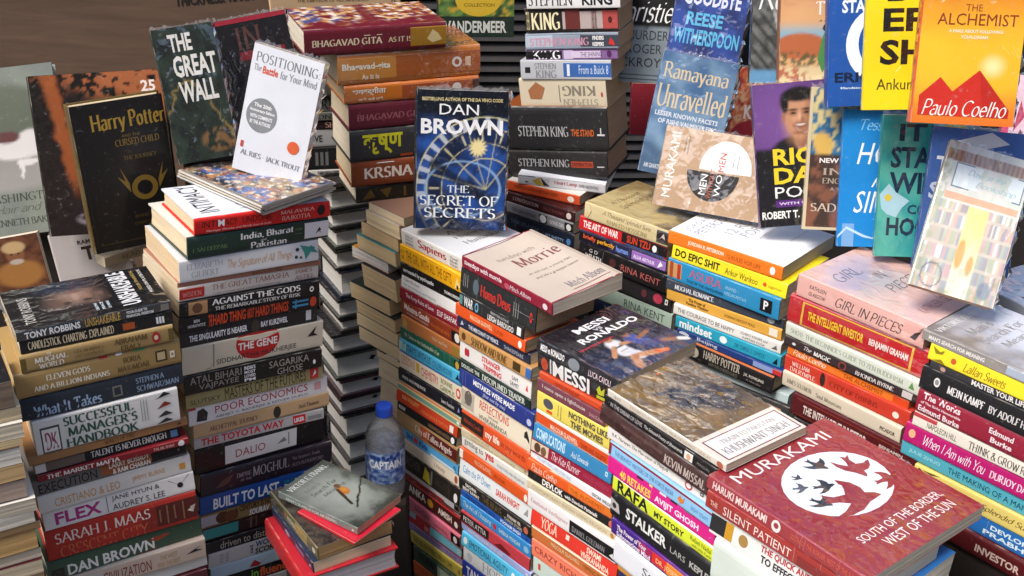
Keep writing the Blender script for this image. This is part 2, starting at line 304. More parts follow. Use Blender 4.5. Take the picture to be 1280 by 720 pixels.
def art_murakami(a, b, c):
    return mixc(c, H_('982a33'), .5+.4*nz(a, b, 2))
def art_face(a, b, c):
    x, y = a, b
    f = blob(x, y, .5, .56, .3, .2, .3); c = mixc(c, H_('5d4a42'), f)
    for ca, cb, ra, rb, h in ((.6, .56, .18, .1, '8a7062'), (.42, .62, .04, .025, '2a2220'), (.42, .49, .04, .025, '2a2220'), (.55, .555, .09, .025, 'a08474'), (.68, .56, .02, .07, '6d3f3a'), (.24, .56, .1, .22, '15161a'), (.85, .6, .14, .2, '16263c')):
        c = mixc(c, H_(h), .85*blob(x, y, ca, cb, ra, rb, .5))
    return c
def art_parchment(a, b, c):
    c = mixc(c, H_('8f7a4c'), sst(a+.3*nz(a, b, 4), .35, .9)); return mixc(c, H_('4a3f34'), .8*sst(-b+.12*nz(a, b, 6), -.2, -.02))
def art_pink(a, b, c): return mixc(mixc(c, H_('dcc4be'), .4*sst(nz(a, b, 3), -.2, .4)), H_('9c98ac'), .75*blob(a+.15*nz(a, b, 5), b, .45, .66, .34, .24, .8))
def art_mist(a, b, c):
    c = mixc(H_('8f857c'), H_('d4d4da'), sst(a+.3*nz(a, b, 3), 0, .7)); c = mixc(c, H_('4a4a50'), .8*blob(a, b, .7, .2, .1, .05, .5)); return mixc(c, H_('a8b8d0'), .6*sst(-b, -.3, 0))
def art_bird(a, b, c):
    c = mixc(H_('3c443e'), H_('949c96'), blob(a+.1*nz(a, b, 3), b, .52, .5, .5, .42, .9)); c = mixc(c, H_('262d28'), .85*sst(-b+.14*nz(a, b, 4), -.16, 0)); c = mixc(c, H_('353d36'), .7*sst(a+.15*nz(a, b, 5), .8, 1)); c = mixc(c, H_('4a544c'), .6*sst(b+.1*nz(a, b, 5, 3), .85, 1))
    c = mixc(c, H_('22201c'), max(1-sst(abs(b-(.30+.45*(a-.55))+.02*nz(a, b, 8)), .006, .018), 0)*sst(a, .35, .4))
    c = mixc(c, H_('2a2019'), limb(a, b, (.50, .50), (.40, .30), .022)); c = mixc(c, H_('a8641f'), blob(a, b, .57, .50, .085, .075, .2)); c = mixc(c, H_('c88a3a'), .8*blob(a, b, .60, .51, .045, .05, .6)); c = mixc(c, H_('3a2818'), limb(a, b, (.53, .55), (.47, .42), .022)); return mixc(c, H_('6a3c1c'), blob(a, b, .60, .595, .05, .038, .2))
def art_murk(a, b, c): return mixc(H_('1f1b1a'), H_('4a4038'), .5+1.2*nz(a, b, 8))if a+.5*b < .85 else mixc(H_('3a2422'), H_('8a3a3a'), .5+nz(a, b, 5))
def art_magazine(a, b, c):
    c = mixc(H_('8a7c5c'), H_('46639a'), sst(nz(a, b, 3), -.3, .3)); c = mixc(c, H_('1f2830'), .9*sst(nz(a, b, 5, 4), .0, .4)); c = mixc(c, H_('b8804c'), .8*sst(nz(a, b, 9, 9), .1, .4)); c = mixc(c, H_('d8ccb8'), .8*sst(nz(a, b, 14, 2), .15, .4)); return mixc(c, H_('7a3a30'), .6*sst(nz(a, b, 6, 12), .2, .4))
def art_gita(a, b, c):
    k = sst(a+.2*nz(a, b, 5), .15, .35); c = mixc(H_('74202f'), H_('a8603c'), k*sst(nz(a, b, 7), -.2, .3)); c = mixc(c, H_('e0b878'), k*sst(nz(a, b, 9, 3), .0, .4)); c = mixc(c, H_('e8e0d8'), k*sst(nz(a, b, 12, 6), .15, .4)); c = mixc(c, H_('34508a'), .9*k*sst(nz(a, b, 6, 8), .05, .3)*sst(b, .55, .75)); return mixc(c, H_('74202f'), .9*blob(a, b, .5, .48, .6, .05, .3))
def art_clock(a, b, c):
    c = mixc(H_('0f2348'), H_('2455a4'), .45+1.2*nz(a, b, 4)); c = mixc(c, H_('0b1220'), sst(b, .70, .86))
    x = a-.78; y = (b-.30)*1.5; d = math.hypot(x, y); an = math.atan2(y, x)
    for r0, wd in ((.66, .009), (.50, .006), (.78, .008), (.34, .006)): c = mixc(c, H_('cfc89a'), .85*(1-sst(abs(d-r0), wd*.5, wd*1.5)))
    if .50 < d < .66: c = mixc(c, H_('0d1a38'), .75); c = mixc(c, H_('ddd6ae'), .9*(1-sst(abs((an*17/math.pi) % 2-1), .04, .13))*(1-sst(abs(d-.58), .04, .07)))
    if .66 < d < .78: c = mixc(c, H_('d4dae0'), .75*(1-sst(abs((an*34/math.pi) % 2-1), .32, .45)))
    for k in range(5): t_ = .9+.5*k; c = mixc(c, H_('b8b48c'), .7*limb(a, b, (.78, .30), (.78+.62*math.cos(t_), .30+.41*math.sin(t_)), .006, .5))
    cx = .52; e = abs(math.hypot((a-cx)/.42, (b-.30)/.2)-1); c = mixc(c, H_('8fb0d8'), .8*(1-sst(e, .02, .05)))
    c = mixc(c, H_('0a1426'), .85*limb(a, b, (.18, .48), (.85, .2), .035, .6)); c = mixc(c, H_('0c1830'), .8*sst(-b+.12*nz(a, b, 5), -.16, -.02))
    m = math.hypot((a-.68), (b-.60)*1.5); an2 = math.atan2((b-.60)*1.5, a-.68); return mixc(c, H_('ecdca0'), 1-sst(m, .045+.03*abs(math.sin(an2*7)), .075+.05*abs(math.sin(an2*7))))
def art_kraft(a, b, c): return mixc(c, H_('b09274'), .5+.3*nz(a, b, 20))
def art_tree25(a, b, c):
    c = mixc(H_('241c1a'), H_('a8643e'), sst(b+.3*a+.10*nz(a, b, 4), .92, 1.15)); c = mixc(c, H_('191614'), sst(nz(a, b, 13, 2)+.25*nz(a, b, 30, 4)-.45*(a-.45), -.02, .12)*sst(b, .5, .7))
    c = mixc(c, H_('a85c30'), .75*(1-sst(abs(a-.24+.15*(b-.4)+.03*nz(a, b, 8)), .03, .08))*sst(b, .2, .4)); return mixc(c, H_('8f848c'), .8*blob(a, b, .5, .1, .28, .06, .1)*sst(nz(a, b, 12, 5), -.15, .1))
def art_horse(a, b, c):
    c = mixc(H_('70776f'), H_('808678'), .5+nz(a, b, 3)); c = mixc(c, H_('59604f'), blob(a, b, .45, .64, .62, .26, .12)); c = mixc(c, H_('9a9490'), .8*blob(a, b, .5, .40, .6, .14, .2))
    for ca, cb, ra, rb in ((.55, .52, .25, .07), (.72, .54, .14, .08), (.8, .46, .03, .09), (.9, .45, .1, .025), (.98, .41, .03, .06), (.66, .43, .1, .02), (.6, .39, .02, .06)):
        c = mixc(c, H_('d4cfcc'), blob(a+.012*nz(a, b, 16), b, ca, cb, ra, rb, .15))
    return mixc(c, H_('5a2c28'), blob(a, b, .5, .585, .12, .035, .2))
def art_turban(a, b, c):
    c = mixc(H_('4f2e20'), H_('784a30'), .5+nz(a, b, 4))
    for ca, cb, ra, rb, h in ((.55, .3, .4, .25, 'a8743c'), (.55, .66, .16, .16, '8a5a3c'), (.55, .8, .2, .11, 'c8a878'), (.55, .53, .12, .05, 'c0b0a0'), (.49, .68, .025, .015, '2a1a14'), (.61, .68, .025, .015, '2a1a14')): c = mixc(c, H_(h), blob(a, b, ca, cb, ra, rb, .2))
    return c
def art_greatwall(a, b, c):
    c = mixc(H_('141c17'), H_('2c382c'), .45+.9*nz(a, b, 5)); c = mixc(c, H_('8a7442'), .8*(1-sst(abs(b-.35-.25*math.sin(a*4)+.06*nz(a, b, 8)), .008, .03))); return mixc(c, H_('7a5a34'), .9*blob(a, b, .75, .14, .3, .09, .15)*sst(nz(a, b, 9), -.2, .1))
def art_jungle(a, b, c): return mixc(mixc(H_('2a4a30'), H_('6a8a44'), .5+1.3*nz(a, b, 7)), H_('b8983a'), sst(nz(a, b, 10, 5), .15, .3))
def art_bluedeep(a, b, c): return mixc(H_('1d2f6a'), H_('2f4c9a'), .5+1.2*nz(a, b, 3))
def art_steel(a, b, c): return mixc(mixc(H_('466a92'), H_('7a98b4'), .5+nz(a, b, 3)), H_('2f4a6a'), .7*sst(-b+.2*nz(a, b, 4), -.35, -.05))
def art_halfblack(a, b, c): return mixc(H_('8a969e'), H_('19191b'), sst(b+.02*nz(a, b, 6), .38, .40))
def art_rail(a, b, c):
    c = mixc(H_('4a4f4e'), H_('7a7c78'), .5+1.2*nz(a, b, 9)); k = (a*.7+b) * 9 % 1
    c = mixc(c, H_('2a2a2a'), .8*(1-sst(abs(k-.5), .12, .2))*sst(-b, -.62, -.5)); c = mixc(c, H_('c8c8c4'), .9*(1-sst(abs(a-.25-.5*(.6-b)), .01, .03))*sst(-b, -.62, -.5)); return mixc(c, H_('6aa0c8'), sst(-b, -.12, -.08))
def art_orangered(a, b, c): return mixc(mixc(H_('d8744a'), H_('e8b48a'), sst(nz(a, b, 9), -.05, .15)), H_('a83a34'), sst(nz(a, b, 7, 4), .1, .3))
def art_tehran(a, b, c):
    c = mixc(H_('d8a878'), H_('b0603f'), sst(b, .5, .95)); c = mixc(c, H_('8ab4c4'), sst(-b, -.5, -.38)*sst(b, .3, .34)); c = mixc(c, H_('b86a44'), blob(a, b, .25, .3, .32, .1, .1)); c = mixc(c, H_('5a5a3a'), .9*sst(nz(a, b, 14), -.1, .1)*blob(a, b, .25, .2, .4, .06, .3)); c = mixc(c, H_('d8c49a'), sst(-b, -.17, -.12)); return mixc(c, H_('a8402c'), .8*sst(nz(a, b, 12, 7), .05, .12)*max(blob(a, b, .1, .9, .25, .25, .3), blob(a, b, .1, .05, .25, .1, .3)))
def art_portrait(a, b, c):
    c = mixc(H_('4a2c66'), H_('7a5296'), blob(a, b, .3, .75, .6, .35, .9)); c = mixc(c, H_('1c1a1e'), sst(-b, -.57, -.53)); c = mixc(c, H_('1f1d22'), blob(a, b, .62, .52, .42, .12, .1)); c = mixc(c, H_('e4e2e4'), blob(a, b, .6, .57, .07, .05, .2))
    for ca, cb, ra, rb, h, s in ((.58, .61, .09, .08, '96674e', .3), (.58, .865, .24, .105, '1a1512', .16), (.585, .755, .195, .15, 'b27e60', .12), (.53, .74, .13, .12, 'cf9c7a', .9), (.58, .845, .15, .035, 'c89474', .8), (.73, .74, .06, .12, '95664c', .9), (.58, .91, .21, .045, '1a1512', .3), (.40, .85, .045, .06, '1a1512', .4), (.765, .85, .045, .06, '1a1512', .4), (.50, .79, .06, .022, '9c6c52', .8), (.67, .79, .06, .022, '8f6148', .8), (.50, .787, .032, .007, '2a1a14', .6), (.67, .787, .032, .007, '2a1a14', .6), (.50, .811, .058, .006, '33221a', .8), (.67, .811, .058, .006, '33221a', .8), (.605, .742, .04, .02, '9c6c52', .8), (.575, .758, .018, .035, 'dcae8c', .9), (.585, .697, .10, .03, '9a6850', .8), (.585, .703, .078, .013, '7a4038', .5), (.585, .705, .062, .007, 'e0d4c8', .5), (.45, .725, .03, .03, 'c08a6c', .9), (.72, .72, .025, .03, 'a87458', .9), (.375, .76, .02, .034, 'a87458', .4), (.785, .76, .02, .034, '8f6148', .4), (.585, .65, .1, .012, '96674e', .9)): c = mixc(c, H_(h), blob(a, b, ca, cb, ra, rb, s))
    return c
def art_inner(a, b, c):
    c = mixc(H_('4a3830'), H_('8a5a44'), sst(nz(a, b, 6)-.6*(b-.25), -.1, .3)) if b < .53 else mixc(H_('2a7aa4'), H_('1f5a84'), .5+nz(a, b, 4))
    if b >= .53: c = mixc(c, H_('d8c890'), sst(nz(a, b, 12)+1.2*(b-.82), -.05, .1)); c = mixc(c, H_('e0b860'), blob(a-.25*(.7-b), b, .15, .6, .12, .09, .15))
    return c
def art_teal(a, b, c): return mixc(H_('2f9a9a'), H_('5ab4a4'), .5+1.1*nz(a, b, 3))
def art_shop(a, b, c):
    c = mixc(H_('e8e4da'), H_('d4dccc'), .5+1.5*nz(a, b, 6)); 
    if .875 < b < .955: c = mixc(H_('8a6a58'), H_('b09480'), .5+.5*math.sin(a*110))
    if b > .955: c = H_('c8ccc4')
    if b < .61:
        if .40 < a < .66: c = mixc(H_('e8d88c'), H_('f0ecd0'), sst(b, .5, .05)); c = mixc(c, H_('d8a85c'), max(blob(a, b, .46, .28, .05, .1, .2), blob(a, b, .6, .22, .04, .07, .2)))
        else:
            row = int(b*9); k = noise.cell(Vector((a*34, row*1.0, 2))); pal = ('b87a80', '60748c', 'e4dcd4', '8a9868', 'd09a6a', '6a5468')
            c = H_(pal[int(k*5.99)]) if (b*9) % 1 < .72 else H_('b8a890')
            c = mixc(c, H_('ece8de'), .38)
    if a < .1 or (b < .2 and nz(a, b, 8) > .12): c = mixc(c, H_('a8b088'), .6*sst(nz(a, b, 14), -.1, .2))
    d = math.hypot((a-.2), (b-.1)*1.5); c = mixc(c, H_('6a6a70'), .8*(1-sst(abs(d-.12), .006, .014)))
    return mixc(c, H_('7a8a9a'), .8*blob(a, b, .84, .09, .08, .06, .2))
ART = {k[4:]: v for k, v in list(globals().items()) if k.startswith('art_')}
RES = {'shop': (60, 90), 'clock': (84, 126), 'portrait': (80, 130), 'sunset': (44, 66), 'face': (56, 80), 'horse': (60, 80), 'turban': (50, 70), 'tree25': (60, 80), 'greatwall': (44, 70), 'magazine': (60, 80), 'rail': (44, 66), 'gita': (50, 60), 'football': (76, 76), 'bird': (70, 100), 'train': (64, 76), 'tehran': (40, 60)}
# ------------------------------------------------------------------ the books
rnd = random.Random(11)
PAPER = hexc('d8d0c0')
def make_book(name, label, group, loc, rot, W, H, T, scol, tcol, pcol, mk, ms, cov, ex):
    root = empty(name, loc, rot); tag(root, label, 'magazine' if name == 'magazine' else 'book', group)
    hard = name == 'hardback_book'; mag = name == 'magazine'
    tc = min(.0065 if 'dia' in ex else .0026 if hard else .00045, T*(.2 if 'dia' in ex else .12)); over = .008 if 'dia' in ex else .003 if hard else .0003
    x0, x1, y0, y1 = -W/2, W/2, -H/2, H/2; mat = MAT[mk]
    C, TC = hexc(scol), hexc(tcol)
    bulge = 0 if mag else (min(.0035, T*.13) if hard else min(.0010, T*.05)); curl = ex.get('curl', 0); wv = 0 if cov else rnd.uniform(-1, 1)*.0004
    rc = min(.0012, T*.12)
    rw = random.Random(hash((round(loc[0], 4), round(loc[1], 4), round(loc[2], 4))) & 0xffff)
    kw_ = (0 if mag else 0.3 if hard else 1)*(.6 if cov else 1)
    bow = rw.uniform(-.0009, .0007)*kw_; twist = rw.uniform(-.0010, .0010)*kw_; cock = rw.uniform(-.10, .12)*(0.25 if hard else 1)*(1 if T > .008 else 0); sag = rw.uniform(0, .0012)*kw_
    def warp(x, y, z):
        b, a = 2*y/H, 2*x/W
        return (x+cock*(z-T/2), y, z+bow*b*b+twist*a*b-sag*max(0, a)**2)
    MB.warp = warp
    def bx(v):
        v = max(0.0, min(1.0, v)); z = v*T; r = x0-bulge*(1-abs(2*v-1)**7); e = min(z, T-z)
        if e < rc: r += rc-math.sqrt(max(0, rc*rc-(rc-e)**2))
        return r
    # spine
    mb = MB(); n = 8; vs_ = [0, .03, .08, .16, .3, .5, .7, .84, .92, .97, 1.0]
    for i in range(len(vs_)-1):
        a, b = vs_[i], vs_[i+1]
        if i in (0, 1, 8, 9) and not mag:
            ns = 18; wr = [rnd.random()**4*.55 for _ in range(ns+1)]; wr[0] = wr[-1] = .5; wi = i in (0, 9)
            for q in range(ns):
                ya, yb = y1-H*q/ns, y1-H*(q+1)/ns; c0, c1 = mixc(C, PAPER, wr[q]), mixc(C, PAPER, wr[q+1])
                k4 = [c0 if (i == 0 or wi) else C, c1 if (i == 0 or wi) else C, c1 if i == 9 else C, c0 if i == 9 else C]
                if i == 0: k4 = [c0, c1, C, C]
                elif i == 9: k4 = [C, C, c1, c0]
                else: k4 = [C]*4
                mb.face([(bx(a), ya, a*T), (bx(a), yb, a*T), (bx(b), yb, b*T), (bx(b), ya, b*T)], k4)
            continue
        mb.face([(bx(a), y1, a*T), (bx(a), y0, a*T), (bx(b), y0, b*T), (bx(b), y1, b*T)], C)
    for y, s in ((y0, 1), (y1, -1)):
        ring = [(bx(v), y, v*T) for v in vs_]+[(x0+.0012, y, T), (x0+.0012, y, 0)]
        mb.face(ring if s < 0 else ring[::-1], C)
    if not hard and not mag and T > .009:       # reading creases across the spine
        for _ in range(rw.choice((0, 0, 1, 1, 2, 3))):
            u = rw.uniform(.08, .92); dk = mixc(C, PAPER, rw.uniform(.25, .6)); w_ = rw.uniform(.0008, .0022); pts = []
            for q in range(7): pts.append((u+rw.uniform(-.003, .003), .06+.88*q/6))
            for q in range(6): mb.face([(bx(v_)-.0001, y1-(u_+o_)*H, v_*T) for (u_, v_), o_ in ((pts[q], 0), (pts[q], w_), (pts[q+1], w_), (pts[q+1], 0))], dk)
    if ms and T > .01 and not any(m[0] != 't' and m[1] > .86 or m[0] == 't' and m[3] > .88 for m in ms if m[0] != 'p') and not any(m[0] == 'p' for m in ms):
        tcx = next((m[6] for m in ms if m[0] == 't'), 'd8d4cc'); k = rw.choice((0, 1, 2))
        ms = list(ms)+([('o', .945, .5, .016, .2, tcx), ('o', .945, .5, .008, .1, scol)] if k == 0 else [('r', .93, .96, .36, .64, tcx), ('r', .938, .952, .44, .56, scol)] if k == 1 else [('p', [(.93, .34), (.962, .34), (.946, .66)], tcx)])
    marks(mb, ms, lambda u, v, i: (bx(v)-.00022-.00008*i, y1-u*H, v*T))
    mb.build('spine', mat, root)
    # covers
    def zf(a, b): return curl*max(0, (a-.35)/.65)**2 - .35*curl*max(0, (a-.8)/.2)**2 + wv*math.sin(a*2.2)*4*b*(1-b)
    mb = MB(); art = ART.get(ex.get('art')); nx, ny = RES.get(ex.get('art'), (30, 42)) if art else ((8, 6) if curl or cov else (3, 3))
    xa = x0+.0013; Wc = x1-xa
    if not art: pc = lambda a, b: TC
    else:
        g = [[art(i/nx, j/ny, TC) for j in range(ny+1)] for i in range(nx+1)]
    for i in range(nx):
        for j in range(ny):
            A = [(i, j), (i+1, j), (i+1, j+1), (i, j+1)]
            P = [(xa+Wc*p/nx, y0+H*q/ny, T+zf(p/nx, q/ny)) for p, q in A]
            mb.face(P, [g[p][q] for p, q in A] if art else TC)
    m_ = 10
    for k in range(m_):
        a, b = k/m_, (k+1)/m_
        mb.face([(x1, y0+H*a, T-tc+zf(1, a)), (x1, y0+H*b, T-tc+zf(1, b)), (x1, y0+H*b, T+zf(1, b)), (x1, y0+H*a, T+zf(1, a))], TC if hard else PAPER)
        for yy, q in ((y0, 0), (y1, 1)):
            F = [(xa+Wc*a, yy, T-tc+zf(a, q)), (xa+Wc*b, yy, T-tc+zf(b, q)), (xa+Wc*b, yy, T+zf(b, q)), (xa+Wc*a, yy, T+zf(a, q))]
            mb.face(F if q == 0 else F[::-1], TC if hard else PAPER)
        mb.face([(xa+Wc*a, y1, T-tc+zf(a, 1)), (xa+Wc*b, y1, T-tc+zf(b, 1)), (xa+Wc*b, y0, T-tc+zf(b, 0)), (xa+Wc*a, y0, T-tc+zf(a, 0))], PAPER)
    marks(mb, cov, lambda a, b, i: (x0+a*W, y0+b*H, T+zf(a, b)+.00015+.00006*i))
    mb.build('front_cover', mat, root)
    mb = MB()
    for q in range(8):
        for p in range(4): mb.box((xa+Wc*p/4, y0+H*q/8, 0), (xa+Wc*(p+1)/4, y0+H*(q+1)/8, tc), C)
    mb.build('back_cover', mat, root)
    # page block: uneven leaves, hollow fore-edge on bound books
    mb = MB(); PC = hexc(pcol); nl = 3 if T < .008 else 7; L = []
    for k in range(nl+1):
        t = k/nl; j = rnd.uniform(-1, 1)*.0004
        fx = x1-over-(.003*(1-(2*t-1)**2) if hard else 0)+j*(.4 if mag else 1)
        L.append((xa+.0002, fx, y0+over+j*.7, y1-over+j*.6, tc+(T-2*tc)*t))
    NS = 6
    for k in range(nl):
        a, b = L[k], L[k+1]
        for q in range(NS):
            s0, s1 = q/NS, (q+1)/NS
            ya0, ya1 = a[2]+(a[3]-a[2])*s0, a[2]+(a[3]-a[2])*s1; yb0, yb1 = b[2]+(b[3]-b[2])*s0, b[2]+(b[3]-b[2])*s1
            mb.face([(a[1], ya0, a[4]), (a[1], ya1, a[4]), (b[1], yb1, b[4]), (b[1], yb0, b[4])], PC)
        for q in range(4):
            s0, s1 = q/4, (q+1)/4; A0, A1 = a[0]+(a[1]-a[0])*s0, a[0]+(a[1]-a[0])*s1; B0, B1 = b[0]+(b[1]-b[0])*s0, b[0]+(b[1]-b[0])*s1
            mb.face([(A0, a[2], a[4]), (A1, a[2], a[4]), (B1, b[2], b[4]), (B0, b[2], b[4])], PC)
            mb.face([(A1, a[3], a[4]), (A0, a[3], a[4]), (B0, b[3], b[4]), (B1, b[3], b[4])], PC)
    t_ = L[-1]
    for q in range(10):
        for p in range(8):
            xs = [t_[0]+(t_[1]-t_[0])*k/8 for k in (p, p+1)]; ys = [t_[2]+(t_[3]-t_[2])*k/10 for k in (q, q+1)]
            mb.face([(xs[0], ys[0], t_[4]-.0006), (xs[1], ys[0], t_[4]-.0006), (xs[1], ys[1], t_[4]-.0006), (xs[0], ys[1], t_[4]-.0006)], PC)
    if curl:      # the top leaves follow the lifted cover
        for k in range(8):
            a, b = k/8, (k+1)/8; za, zb = T-tc+zf(a, .5)-.0002, T-tc+zf(b, .5)-.0002
            for yy, s in ((y0+over, 1), (y1-over, -1)):
                F = [(xa+Wc*a, yy, T-2*tc), (xa+Wc*b, yy, T-2*tc), (xa+Wc*b, yy, zb), (xa+Wc*a, yy, za)]; mb.face(F if s > 0 else F[::-1], PC)
        mb.face([(x1-over, y0+over, T-2*tc), (x1-over, y1-over, T-2*tc), (x1-over, y1-over, T-tc+zf(1, 1)), (x1-over, y0+over, T-tc+zf(1, 0))], PC)
    if ex.get('dia') == 2:
        xx = x1-over+.0008; cy = -.13*H; K = hexc('17171a'); mz = T*.6
        mb.face([(xx, cy-.008, mz-T*.05), (xx, cy+.002, mz-T*.11), (xx, cy+.009, mz+T*.04), (xx, cy-.002, mz+T*.10)], K)
    mb.build('page_block', PAGE, root)
    if mk == 'w' and (cov or art):          # crumpled seam of the shrink wrap along two edges
        mb = MB()
        for (p, q, nrm) in (((x1, y0), (x1, y1), (1, 0)), ((x0, y1), (x1, y1), (0, 1))):
            ns = 26; pts = []
            for k in range(ns+1):
                f = k/ns; wd = .003+.006*rnd.random()**2; zz = T*(.5+.25*rnd.uniform(-1, 1))
                bxp, byp = p[0]+(q[0]-p[0])*f, p[1]+(q[1]-p[1])*f
                pts.append(((bxp+nrm[0]*.0004, byp+nrm[1]*.0004, T*.98), (bxp+nrm[0]*wd*.6, byp+nrm[1]*wd*.6, zz+T*.25), (bxp+nrm[0]*wd, byp+nrm[1]*wd, zz)))
            for k in range(ns):
                for j in (0, 1): mb.face([pts[k][j], pts[k+1][j], pts[k+1][j+1], pts[k][j+1]], (.8, .8, .8))
        mb.build('plastic_seam', FILM, root)
    MB.warp = None
    return root
